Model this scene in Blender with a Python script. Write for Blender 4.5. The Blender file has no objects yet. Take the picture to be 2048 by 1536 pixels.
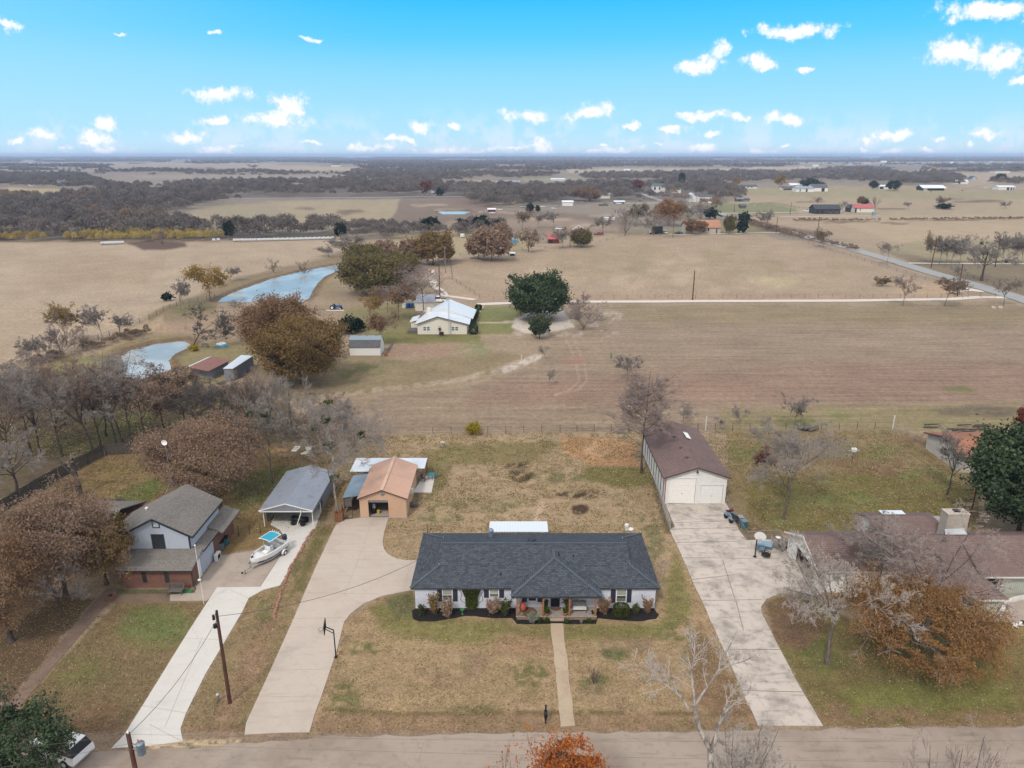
import bpy,math,random
import numpy as np
from mathutils import Vector
sc=bpy.context.scene
COL=sc.collection
R=math.radians
# ------------------------------------------------------------------ camera
FPX,CAMH=1420.0,42.0
PITCH=math.atan(457/FPX)
CP,SP=math.cos(PITCH),math.sin(PITCH)
cd=bpy.data.cameras.new("Camera");cam=bpy.data.objects.new("Camera",cd);COL.objects.link(cam)
cd.sensor_width=36;cd.lens=36*FPX/2048;cd.clip_start=0.5;cd.clip_end=150000
cam.location=(0,0,CAMH);cam.rotation_euler=(R(90)-PITCH,0,0)
sc.camera=cam
sc.view_settings.view_transform='Standard';sc.view_settings.look='None'
sc.view_settings.gamma=1;sc.view_settings.exposure=0.50
sc.cycles.max_bounces=6;sc.cycles.diffuse_bounces=3;sc.cycles.glossy_bounces=3
sc.cycles.transmission_bounces=3;sc.cycles.volume_bounces=0;sc.cycles.transparent_max_bounces=8
def SR(r,g,b):
 return tuple(((c/255)/12.92 if c/255<=.04045 else((c/255+.055)/1.055)**2.4)for c in(r,g,b))
KA=0.56
def AL(r,g,b,k=1.0):
 return tuple(min(.86,c*KA*k)for c in SR(r,g,b))
 # ------------------------------------------------------------------ sun and sky
SUN_EL,SUN_AZ=R(48),R(205)
ld=bpy.data.lights.new("sun",'SUN');lo=bpy.data.objects.new("sun",ld);COL.objects.link(lo)
ld.energy=1.95;ld.angle=R(8);ld.color=(1,.93,.83)
sd=Vector((math.sin(SUN_AZ)*math.cos(SUN_EL),math.cos(SUN_AZ)*math.cos(SUN_EL),math.sin(SUN_EL)))
lo.rotation_euler=(-sd).to_track_quat('-Z','Y').to_euler();lo.location=(-20,-40,90)
class NT:
 def __init__(s,tree):s.t=tree;s.L=tree.links
 def n(s,typ,ins=None,**kw):
  nd=s.t.nodes.new(typ)
  for k,v in kw.items():setattr(nd,k,v)
  for k,v in(ins or{}).items():
   if isinstance(v,bpy.types.NodeSocket):s.L.new(v,nd.inputs[k])
   else:nd.inputs[k].default_value=v
  return nd
 def math(s,op,a,b=0.0,clamp=False):
  return s.n('ShaderNodeMath',{0:a,1:b},operation=op,use_clamp=clamp).outputs[0]
 def vm(s,op,a,b=(0,0,0)):
  nd=s.n('ShaderNodeVectorMath',{0:a,1:b},operation=op)
  return nd.outputs['Value']if op in('LENGTH','DOT_PRODUCT')else nd.outputs[0]
 def mix(s,f,a,b,mode='MIX'):
  nd=s.n('ShaderNodeMix',data_type='RGBA',blend_type=mode)
  for i,v in((0,f),(6,a),(7,b)):
   if isinstance(v,bpy.types.NodeSocket):s.L.new(v,nd.inputs[i])
   else:nd.inputs[i].default_value=(tuple(v)+(1,))[:4]if i>0 else v
  return nd.outputs[2]
 def noise(s,vec,scale,detail=3,rough=.55,dim='3D'):
  ins={'Scale':scale,'Detail':detail,'Roughness':rough}
  if vec is not None:ins['Vector']=vec
  return s.n('ShaderNodeTexNoise',ins,noise_dimensions=dim).outputs['Fac']
 def ss(s,v,a,b,c=0.0,d=1.0):
  return s.n('ShaderNodeMapRange',{'Value':v,'From Min':a,'From Max':b,'To Min':c,'To Max':d},interpolation_type='SMOOTHSTEP').outputs[0]
 def lin(s,v,a,b,c=0.0,d=1.0):
  return s.n('ShaderNodeMapRange',{'Value':v,'From Min':a,'From Max':b,'To Min':c,'To Max':d}).outputs[0]
W=bpy.data.worlds.new("World");sc.world=W;W.use_nodes=True
wt=W.node_tree;wt.nodes.clear();q=NT(wt)
geo=q.n('ShaderNodeTexCoord').outputs['Generated']
sep=q.n('ShaderNodeSeparateXYZ',{0:geo})
dx,dy,dz=sep.outputs
sky=q.n('ShaderNodeTexSky',sky_type='NISHITA',sun_disc=False,sun_elevation=SUN_EL,sun_rotation=SUN_AZ,altitude=100,air_density=1.0,dust_density=0.4,ozone_density=2.0)
# tint that deepens the blue with height, as in the photograph
skyc=q.mix(1.0,sky.outputs[0],(0.62,1.02,1.08),'MULTIPLY')
# direction coordinates of the sky north of the camera: u = x/y, v = z/y
yy=q.math('MAXIMUM',dy,0.02)
u=q.math('DIVIDE',dx,yy);v=q.math('DIVIDE',dz,yy)
uv=q.n('ShaderNodeCombineXYZ',{0:u,1:v,2:0.0}).outputs[0]
front=q.ss(dy,0.05,0.25)
n1=q.n('ShaderNodeTexNoise',{'Vector':uv,'Scale':16.0,'Detail':7.0,'Roughness':.62},noise_dimensions='2D')
n2=q.n('ShaderNodeTexNoise',{'Vector':uv,'Scale':60.0,'Detail':7.0,'Roughness':.66},noise_dimensions='2D')
wob=q.vm('MULTIPLY',q.vm('SUBTRACT',n1.outputs['Color'],(.5,.5,.5)),(.05,.035,0))
wuv=q.vm('ADD',uv,wob)
def du(px,py):
 a=(px-1024)/FPX;b=-(py-768)/FPX
 return a/(CP+b*SP),(-SP+b*CP)/(CP+b*SP)
CL=[(20,50,26,10),(438,190,48,16),(437,240,42,11),(572,206,30,22),(555,238,62,17),(588,222,22,30),(200,250,20,20),(190,275,40,16),(90,266,30,13),(32,286,22,9),(375,277,55,13),(435,298,44,9),(626,77,20,6),(836,251,34,15),(914,258,13,8),(1058,230,50,15),(1180,228,46,15),(1080,296,28,20),(1262,252,17,6),(1340,259,32,10),(1395,230,58,10),(1480,233,36,8),(1415,262,22,7),(1568,236,40,15),(1405,128,44,17),(1443,96,26,20),(1515,125,38,16),(1590,60,78,13),(1618,136,15,5),(1975,22,100,20),(1912,100,58,28),(1990,118,74,26),(2042,158,18,9),(1790,264,38,13),(1743,277,22,8),(1967,268,48,11),(1873,276,14,6),(1780,299,36,9),(1850,300,30,7),(1408,292,28,12),(1525,301,40,11),(900,299,130,9),(620,282,18,5),(740,300,60,8),(1240,298,40,9),(240,68,12,4),(432,62,14,4)]
rc=random.Random(8)
CL+=[(rc.uniform(0,2048),rc.uniform(281,306),rc.uniform(7,22),rc.uniform(3.5,7))for _ in range(26)]
acc=None
for(cx,cy,a,b)in CL:
 u0,v0=du(cx,cy);u1,v1=du(cx+a*1.25,cy-b*1.3)
 u1=u0+(u1-u0)*.9;v1=v0+(v1-v0)*.9;sc_=(1/max(u1-u0,1e-3),1/max(v1-v0,1e-3),0)
 d=q.vm('LENGTH',q.n('ShaderNodeVectorMath',{0:wuv,1:sc_,2:(-u0*sc_[0],-v0*sc_[1],0)},operation='MULTIPLY_ADD').outputs[0])
 acc=d if acc is None else q.math('MINIMUM',acc,d)
dens=q.math('SUBTRACT',1.18,acc)
dens=q.math('ADD',dens,q.math('MULTIPLY',q.math('SUBTRACT',n2.outputs['Fac'],.5),1.9))
cmask=q.ss(dens,0.04,0.80)
# thin bank of small clouds low over the horizon
low=q.math('MULTIPLY',q.ss(v,0.07,0.0),q.ss(q.math('ADD',n1.outputs['Fac'],q.math('MULTIPLY',n2.outputs['Fac'],.35)),.64,.80))
cmask=q.math('MULTIPLY',q.math('MAXIMUM',cmask,q.math('MULTIPLY',low,.8)),front)
shade=q.ss(q.math('ADD',dens,q.math('MULTIPLY',n2.outputs['Fac'],.8)),.5,1.7)
ccol=q.mix(shade,(5.7,6.6,7.6),(8.3,8.3,8.4))
# grading with height and the high cloud veil overhead that softens the daylight
grad=q.n('ShaderNodeValToRGB',{0:dz})
cr=grad.color_ramp;cr.elements[0].position=0.0;cr.elements[0].color=(4.9,6.3,7.4,1)
cr.elements[1].position=0.33;cr.elements[1].color=(0.1,3.4,7.6,1)
for pos,c in((.03,(3.3,5.8,7.3)),(.10,(1.9,5.1,7.5)),(.14,(0.75,4.5,7.6)),(.185,(0.2,3.9,7.7))):
 e=cr.elements.new(pos);e.color=c+(1,)
base=q.mix(0.94,skyc,grad.outputs[0])
base=q.mix(q.math('MULTIPLY',q.ss(u,-.1,-.75),.30),base,(3.4,6.0,7.6))
base=q.mix(cmask,base,ccol)
over=q.math('MAXIMUM',q.ss(dz,.36,.55),q.ss(dy,.25,-.1))
veil=q.mix(q.noise(geo,3.0,4),(8.0,8.1,8.4),(11.8,11.4,11.0))
base=q.mix(over,base,veil)
bg=q.n('ShaderNodeBackground',{'Color':base,'Strength':0.1})
q.n('ShaderNodeOutputWorld',{'Surface':bg.outputs[0]})
# ------------------------------------------------------------------ survey: points of the ground and above it
def ray(px,py):
 a=(px-1024)/FPX;b=-(py-768)/FPX
 return a,CP+b*SP,-SP+b*CP
def G(px,py,z=0.0):
 x,y,d=ray(px,py);t=(z-CAMH)/d
 return(x*t,y*t,z)
def A(px,py,Y):
 x,y,d=ray(px,py);t=Y/y
 return(x*t,Y,CAMH+d*t)
def HT(px,py,ptop):
 Y=G(px,py)[1];return A(px,ptop,Y)[2]
def MPP(py):
 Y=G(1024,py)[1];return(Y*CP+CAMH*SP)/FPX
 # ------------------------------------------------------------------ materials
MATS={}
def newmat(name):
 m=bpy.data.materials.new(name);m.use_nodes=True;m.node_tree.nodes.clear();MATS[name]=m
 return m,NT(m.node_tree)
def fin(m,t,col,rough=.8,bump=None,bstr=.3,bdist=.02,metal=0.0,spec=.3,emit=None):
 ins={'Base Color':col if isinstance(col,bpy.types.NodeSocket)else tuple(col)+(1,),'Roughness':rough,'Metallic':metal,'Specular IOR Level':spec}
 if bump is not None:
  ins['Normal']=t.n('ShaderNodeBump',{'Height':bump,'Strength':bstr,'Distance':bdist}).outputs[0]
 b=t.n('ShaderNodeBsdfPrincipled',ins)
 t.n('ShaderNodeOutputMaterial',{'Surface':b.outputs[0]})
 return m
def plain(name,col,rough=.7,var=.12,scale=3.0,metal=0.0,spec=.3,fine=0.0):
 m,t=newmat(name)
 o=t.n('ShaderNodeTexCoord').outputs['Object']
 n=t.noise(o,scale,5)
 c2=tuple(min(1,c*(1+var))for c in col);c1=tuple(c*(1-var)for c in col)
 c=t.mix(t.ss(n,.3,.7),c1,c2)
 if fine:c=t.mix(t.math('MULTIPLY',t.noise(o,scale*14,3),fine),c,tuple(x*.45 for x in col))
 return fin(m,t,c,rough,n,.15,.02,metal,spec)
def planar(t):
 o=t.n('ShaderNodeTexCoord').outputs['Object']
 s_=t.n('ShaderNodeSeparateXYZ',{0:o});g=t.n('ShaderNodeNewGeometry')
 ns=t.n('ShaderNodeSeparateXYZ',{0:t.vm('ABSOLUTE',g.outputs['Normal'])})
 side=t.math('GREATER_THAN',ns.outputs[0],ns.outputs[1])
 steep=t.math('GREATER_THAN',.4,ns.outputs[2])
 uu=t.n('ShaderNodeMix',{0:side,2:s_.outputs[0],3:s_.outputs[1]},data_type='FLOAT').outputs[0]
 hv=t.n('ShaderNodeMix',{0:side,2:s_.outputs[1],3:s_.outputs[0]},data_type='FLOAT').outputs[0]
 vv=t.n('ShaderNodeMix',{0:steep,2:hv,3:s_.outputs[2]},data_type='FLOAT').outputs[0]
 return o,uu,vv,t.n('ShaderNodeCombineXYZ',{0:uu,1:vv,2:0.0}).outputs[0]
def shingle(name,c1,c2,blot=.2,cm=None,tab=.35):
 m,t=newmat(name);o,uu,vv,p=planar(t)
 br=t.n('ShaderNodeTexBrick',{'Vector':p,'Color1':tuple(c1)+(1,),'Color2':tuple(c2)+(1,),'Mortar':tuple(cm or[c*.62 for c in c1])+(1,),'Scale':1.0,'Mortar Size':.022,'Mortar Smooth':.3,'Brick Width':tab,'Row Height':.2,'Bias':-.1},offset=.37,offset_frequency=2)
 n=t.noise(o,.45,5);f=t.noise(o,11,4,.7)
 c=t.mix(t.math('MULTIPLY',t.ss(n,.3,.7),blot),br.outputs['Color'],tuple(min(1,x*1.8)for x in c1))
 c=t.mix(t.math('MULTIPLY',t.ss(f,.45,.75),.5),c,tuple(min(1,x*2.0)for x in c2))
 return fin(m,t,c,.93,br.outputs['Fac'],.5,-.012,spec=.15)
def brick(name,c1,c2,mortar,w=.24,h=.085,ms=.012,spec=.2):
 m,t=newmat(name);o,uu,vv,p=planar(t)
 br=t.n('ShaderNodeTexBrick',{'Vector':p,'Color1':tuple(c1)+(1,),'Color2':tuple(c2)+(1,),'Mortar':tuple(mortar)+(1,),'Scale':1.0,'Mortar Size':ms,'Mortar Smooth':.2,'Brick Width':w,'Row Height':h},offset=.5)
 n=t.noise(o,1.1,5)
 c=t.mix(t.math('MULTIPLY',t.ss(n,.35,.75),.35),br.outputs['Color'],tuple(x*.6 for x in c1))
 return fin(m,t,c,.88,br.outputs['Fac'],.6,-.01,spec=spec)
def ribbed(name,col,pitch=.3,rough=.5,metal=0.0,stain=(.1,.06,.04),st=.3,axis='u',depth=.6,tone=.72):
 m,t=newmat(name);o,uu,vv,p=planar(t)
 w=t.math('FRACT',t.math('DIVIDE',uu if axis=='u' else vv,pitch))
 rib=t.ss(t.math('ABSOLUTE',t.math('SUBTRACT',w,.5)),.34,.44)
 n=t.noise(o,.8,6,.6);f=t.noise(t.vm('MULTIPLY',o,(4,.5,.5)),1.2,4)
 c=t.mix(rib,col,tuple(x*tone for x in col))
 c=t.mix(t.math('MULTIPLY',t.ss(n,.5,.78),st),c,stain)
 c=t.mix(t.math('MULTIPLY',t.ss(f,.5,.8),st*.6),c,stain)
 return fin(m,t,c,rough,rib,depth,.02,metal,.4)
def leafmat(name,cols,trans=.0,rough=.75):
 m,t=newmat(name)
 a=t.n('ShaderNodeAttribute',attribute_name='tv').outputs['Fac']
 r=t.n('ShaderNodeValToRGB',{0:a});e=r.color_ramp.elements
 e[0].color=tuple(cols[0])+(1,);e[1].color=tuple(cols[-1])+(1,)
 for i,c in enumerate(cols[1:-1]):x=e.new((i+1)/(len(cols)-1));x.color=tuple(c)+(1,)
 d=t.n('ShaderNodeBsdfDiffuse',{'Color':r.outputs[0],'Roughness':.5})
 out=d.outputs[0]
 if trans:
  tr=t.n('ShaderNodeBsdfTranslucent',{'Color':r.outputs[0]})
  out=t.n('ShaderNodeMixShader',{0:trans,1:out,2:tr.outputs[0]}).outputs[0]
 t.n('ShaderNodeOutputMaterial',{'Surface':out})
 return m
def barkmat(name,c1,c2):
 m,t=newmat(name);o=t.n('ShaderNodeTexCoord').outputs['Object']
 n=t.noise(t.vm('MULTIPLY',o,(1,1,.3)),5,5,.65)
 return fin(m,t,t.mix(t.ss(n,.35,.65),c1,c2),.95,n,.6,.03,spec=.1)
def concrete(name,col,stain,st=.5,joints=None,crack=.5,scale=.35):
 m,t=newmat(name);o=t.n('ShaderNodeTexCoord').outputs['Object']
 big=t.noise(o,scale,6,.62);mid=t.noise(o,1.6,5,.6);fine=t.noise(o,22,3,.7)
 c=t.mix(t.math('MULTIPLY',t.ss(big,.42,.72),st),col,stain)
 c=t.mix(t.math('MULTIPLY',t.ss(mid,.5,.8),st*.55),c,tuple(x*.8 for x in stain))
 c=t.mix(t.math('MULTIPLY',fine,.3),c,tuple(x*.62 for x in col))
 str_=t.noise(t.vm('MULTIPLY',o,(.35,2.6,1)),.8,4)
 c=t.mix(t.math('MULTIPLY',t.ss(str_,.52,.74),st*.5),c,tuple(x*.7 for x in stain))
 if crack:
  vo=t.n('ShaderNodeTexVoronoi',{'Vector':t.vm('ADD',o,t.vm('MULTIPLY',t.n('ShaderNodeTexNoise',{'Vector':o,'Scale':1.5,'Detail':4.0}).outputs['Color'],(1.2,1.2,0))),'Scale':.16},feature='DISTANCE_TO_EDGE',voronoi_dimensions='2D')
  c=t.mix(t.math('MULTIPLY',t.ss(vo.outputs['Distance'],.006,.002),crack),c,tuple(x*.5 for x in stain))
 return fin(m,t,c,.92,fine,.25,.01,spec=.15)
def glassmat(name,col=(.02,.024,.03),rough=.08):
 m,t=newmat(name);return fin(m,t,col,rough,spec=.8)
shingle('roof_charcoal',AL(64,69,78),AL(94,99,108),.12,AL(52,56,64),tab=.4)
shingle('roof_grey',AL(124,119,116),AL(142,137,133),.2)
shingle('roof_brown',AL(122,102,100),AL(136,116,112),.2)
shingle('roof_tan',AL(176,132,108),AL(196,152,126),.2)
shingle('roof_russet',AL(168,118,96),AL(150,100,84),.3)
shingle('roof_slate',AL(96,98,104),AL(112,113,118),.2)
brick('brick_white',AL(216,222,236,1.35),AL(228,232,244,1.35),AL(192,198,214),spec=.3)
brick('brick_red',AL(128,84,72,1.3),AL(108,70,62,1.3),AL(150,128,116))
brick('brick_chimney',AL(212,204,194,1.2),AL(190,180,168,1.2),AL(140,134,128),.3,.12,.02)
brick('flagstone',AL(196,180,162),AL(172,150,132),AL(120,110,100),.55,.3,.03)
brick('block_wall',AL(206,200,190,1.2),AL(196,188,178,1.2),AL(160,152,144),.4,.2,.01)
ribbed('siding_pale',AL(182,192,208,1.2),.25,.6,st=.12,axis='u',depth=.1,tone=.9)
ribbed('siding_white',AL(224,224,222,1.35),.22,.6,st=.12,stain=AL(170,160,140),depth=.15,tone=.88)
ribbed('siding_cream',AL(226,222,212,1.3),.22,.6,st=.1,stain=AL(170,160,140),axis='v',depth=.3)
ribbed('siding_orange',AL(212,176,148,1.15),.3,.6,st=.25,stain=AL(168,122,96),depth=.1,tone=.9)
ribbed('siding_grey',AL(150,156,168),.25,.5,st=.35,stain=AL(90,86,88))
ribbed('siding_green',AL(182,188,178,1.25),.2,.6,st=.15,depth=.4)
ribbed('siding_dark',AL(62,66,74),.25,.6,st=.1)
ribbed('metal_orange',AL(226,180,154),.9,.6,st=.4,stain=AL(186,142,120),depth=.05,tone=.96)
plain('cap_orange',AL(232,196,172),.6,.06)
ribbed('metal_grey',AL(166,172,186),.28,.45,.2,st=.5,stain=AL(96,90,92))
ribbed('metal_blue',AL(154,172,188),.3,.4,.2,st=.3,stain=AL(110,112,116))
ribbed('metal_white',AL(232,238,246,1.15),.3,.4,.1,st=.08,stain=AL(190,196,204),depth=.15,tone=.9)
ribbed('metal_red',AL(188,92,92),.4,.5,st=.4,stain=AL(214,160,160))
ribbed('metal_rust',AL(206,190,186),.5,.7,st=.95,stain=AL(138,88,76))
ribbed('metal_rusty',AL(156,108,96),.5,.7,st=.8,stain=AL(120,72,62))
ribbed('metal_dark',AL(74,76,82),.3,.5,st=.2)
ribbed('metal_green',AL(72,108,106),.5,.5,st=.1)
plain('trim_white',AL(232,232,230,1.3),.5,.04)
plain('trim_dark',AL(52,56,64),.5,.1)
plain('trim_charcoal',AL(46,50,60),.45,.1)
plain('trim_brown',AL(104,84,78),.6,.1)
plain('paint_cream',AL(236,234,230,1.35),.5,.03)
plain('shutter',AL(58,62,78,1.1),.5,.06)
plain('door_dark',AL(34,38,50),.4,.05)
plain('wood_post',AL(178,116,70),.7,.15,8)
plain('wood_old',AL(122,116,112),.9,.2,5,fine=.4)
plain('wood_fence',AL(98,92,86),.95,.25,3,fine=.5)
plain('pole_wood',AL(98,66,54),.9,.25,2,fine=.3)
plain('pole_grey',AL(150,142,136),.9,.2,2)
plain('wood_red',AL(160,110,84),.9,.2,5,fine=.4)
plain('galv',AL(176,180,184),.4,.1,metal=.6)
plain('galv_light',AL(206,210,214),.45,.05,metal=.2)
plain('steel_blue',AL(140,160,178),.35,.1,metal=.3)
plain('black',AL(28,28,30),.6,.1)
plain('black_iron',AL(44,42,44),.6,.2)
plain('rust',AL(110,66,54),.9,.3,4)
plain('rubber',AL(34,34,36),.9,.1)
plain('white_gloss',AL(244,244,246,1.2),.15,.02,spec=.5)
plain('white_plastic',AL(232,232,232,1.15),.4,.03)
plain('silver_paint',AL(190,196,204),.2,.03,metal=.3,spec=.5)
plain('red_paint',AL(168,52,48),.3,.1,spec=.5)
plain('maroon_paint',AL(120,44,44),.3,.1,spec=.5)
plain('navy',AL(42,56,88),.25,.05,spec=.5)
plain('tractor_blue',AL(40,92,158),.3,.1,spec=.5)
plain('teal',AL(52,172,206),.6,.04)
plain('teal_bin',AL(64,128,136),.5,.05)
plain('grey_bin',AL(120,138,152),.5,.05)
plain('blue_tarp',AL(92,160,200),.5,.12)
plain('patio_blue',AL(142,176,196),.4,.05)
plain('terracotta',AL(176,84,66,1.3),.6,.1)
plain('clay',AL(190,118,84),.8,.1)
plain('yellow',AL(226,196,60),.5,.05)
plain('orange',AL(220,120,40),.5,.05)
plain('green_paint',AL(62,132,74),.6,.1)
plain('rug_brown',AL(122,92,76),1,.25,6)
plain('deck_stone',AL(172,162,154),.85,.12,3)
plain('stone',AL(206,194,180),.9,.15,4,fine=.2)
plain('stone_white',AL(238,236,232),.8,.05)
plain('brick_edging',AL(176,132,110),.95,.3,3,fine=.4)
plain('mulch',AL(38,34,36),1,.35,7,fine=.5)
plain('dirt_red',AL(196,150,108),1,.15,2,fine=.3)
plain('sheet_white',AL(226,228,232),.6,.06)
plain('bale_white',AL(210,212,214),.55,.1,2)
plain('horse_dark',AL(58,44,40),.8,.1)
plain('cow_black',AL(44,40,40),.8,.1)
plain('goat_white',AL(226,216,200),.9,.05)
plain('dog_white',AL(236,234,230),.9,.04)
plain('lamp_glass',AL(240,240,238),.3,.02)
plain('garage_inside',AL(88,74,66),.9,.2)
plain('concrete_block',AL(190,186,180),.9,.1,3)
plain('wire',AL(96,92,90),.6,.0)
plain('wire_light',AL(196,196,196),.5,.0)
glassmat('glass');glassmat('glass_blue',(.10,.13,.16),.1);plain('blind',AL(176,176,168),.7,.05)
concrete('concrete_white',AL(232,228,223),AL(206,198,190),.3,crack=.25)
concrete('concrete_old',AL(196,182,170),AL(160,140,130),.5,crack=.3)
concrete('concrete_drive',AL(214,200,188),AL(188,170,158),.5,crack=.2,scale=.22)
concrete('concrete_worn',AL(222,210,200),AL(150,142,137),.85,crack=.35,scale=.4)
concrete('path_tan',AL(202,182,158),AL(172,148,126),.5,crack=.3)
concrete('path_brown',AL(146,124,110),AL(112,92,80),.7,crack=.2)
concrete('asphalt',AL(184,168,155),AL(146,130,118),.85,crack=.25,scale=.12)
concrete('asphalt_grey',AL(178,178,178),AL(160,158,156),.4,crack=0,scale=.1)
concrete('gravel_white',AL(238,228,218),AL(216,202,186),.4,crack=0,scale=.4)
# foliage, twigs and bark
leafmat('leaf_rust',[AL(138,116,100),AL(172,144,124),AL(194,168,146)],.15)
leafmat('leaf_brown',[AL(122,98,78),AL(158,126,98),AL(182,152,124)],.15)
leafmat('leaf_bronze',[AL(116,98,66),AL(152,126,84),AL(178,150,106)],.15)
leafmat('leaf_olive',[AL(84,82,54),AL(130,120,80),AL(160,146,102)],.15)
leafmat('leaf_evergreen',[AL(44,56,42),AL(80,98,72),AL(122,138,104)],.1)
leafmat('leaf_cedar',[AL(22,34,28),AL(40,58,44),AL(70,88,60)],.1)
leafmat('leaf_orange',[AL(140,78,40),AL(200,116,60),AL(226,150,88)],.25)
leafmat('leaf_cinnamon',[AL(126,96,64),AL(166,126,84),AL(186,148,106)],.15)
leafmat('leaf_red',[AL(84,36,26),AL(138,62,44),AL(164,84,60)],.15)
leafmat('leaf_yellow',[AL(128,96,40),AL(180,146,70),AL(206,178,98)],.25)
leafmat('leaf_gold',[AL(120,110,20),AL(190,168,30),AL(220,200,60)],.25)
leafmat('leaf_cane',[AL(164,144,90),AL(214,190,116),AL(236,220,150)],.2)
leafmat('leaf_mistletoe',[AL(40,56,26),AL(74,94,44),AL(96,116,56)],.1)
leafmat('leaf_box',[AL(44,50,26),AL(76,86,40),AL(112,118,62)],.1)
leafmat('leaf_dusty',[AL(96,102,88),AL(150,156,140),AL(186,190,176)],.1)
leafmat('leaf_fern',[AL(30,48,20),AL(62,88,40),AL(104,128,60)],.2)
leafmat('leaf_magnolia',[AL(46,56,30),AL(82,88,52),AL(120,124,86)],.1)
leafmat('grass_dry',[AL(138,120,90),AL(176,154,120),AL(218,198,160)],.2)
leafmat('grass_green',[AL(96,102,58),AL(130,134,80),AL(160,162,104)],.2)
leafmat('twig_grey',[AL(134,126,122),AL(164,156,151),AL(190,182,177)],0)
leafmat('twig_silver',[AL(152,142,136),AL(184,175,168),AL(208,200,193)],0)
leafmat('twig_brown',[AL(120,102,92),AL(152,132,120),AL(178,158,146)],0)
leafmat('twig_mauve',[AL(142,126,122),AL(170,154,148),AL(194,178,172)],0)
leafmat('twig_dark',[AL(90,84,82),AL(114,108,106),AL(138,132,128)],0)
leafmat('wood_far',[AL(104,97,94),AL(136,127,122),AL(162,152,146)],0)
leafmat('wood_far_brown',[AL(126,106,92),AL(158,136,118),AL(184,160,140)],0)
barkmat('bark',AL(104,94,88),AL(142,130,122))
barkmat('bark_pale',AL(120,110,103),AL(196,187,178))
barkmat('bark_dark',AL(74,66,64),AL(110,100,94))
# ------------------------------------------------------------------ mesh helpers
def tag(o,label=None,cat=None,group=None,kind=None):
 if label:o['label']=label
 if cat:o['category']=cat
 if group:o['group']=group
 if kind:o['kind']=kind
 return o
def thing(name,label,cat,loc=(0,0,0),rot=0.0,group=None):
 o=bpy.data.objects.new(name,None);COL.objects.link(o);o.empty_display_size=.5
 o.location=loc;o.rotation_euler=(0,0,rot)
 return tag(o,label,cat,group)
def rawmesh(name,V,F,mats,fm=None,tv=None,smooth=False):
 me=bpy.data.meshes.new(name)
 if isinstance(F,np.ndarray):
  n,k=F.shape
  me.vertices.add(len(V));me.vertices.foreach_set('co',np.asarray(V,np.float32).ravel())
  me.loops.add(n*k);me.loops.foreach_set('vertex_index',F.astype(np.int32).ravel())
  me.polygons.add(n);me.polygons.foreach_set('loop_start',np.arange(0,n*k,k,dtype=np.int32))
  if fm is not None:me.polygons.foreach_set('material_index',np.asarray(fm,np.int32))
  me.update(calc_edges=True)
  me.polygons.foreach_set('use_smooth',np.full(n,smooth))
 else:
  me.from_pydata([tuple(v)for v in V],[],F)
  if fm is not None:me.polygons.foreach_set('material_index',fm)
  if smooth:me.polygons.foreach_set('use_smooth',[True]*len(F))
  me.update()
 if tv is not None:
  at=me.attributes.new('tv','FLOAT','FACE');at.data.foreach_set('value',np.asarray(tv,np.float32))
 for m in(mats if isinstance(mats,(list,tuple))else[mats]):me.materials.append(MATS[m])
 return me
def rootof(p):
 while p.parent:p=p.parent
 return p
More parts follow.
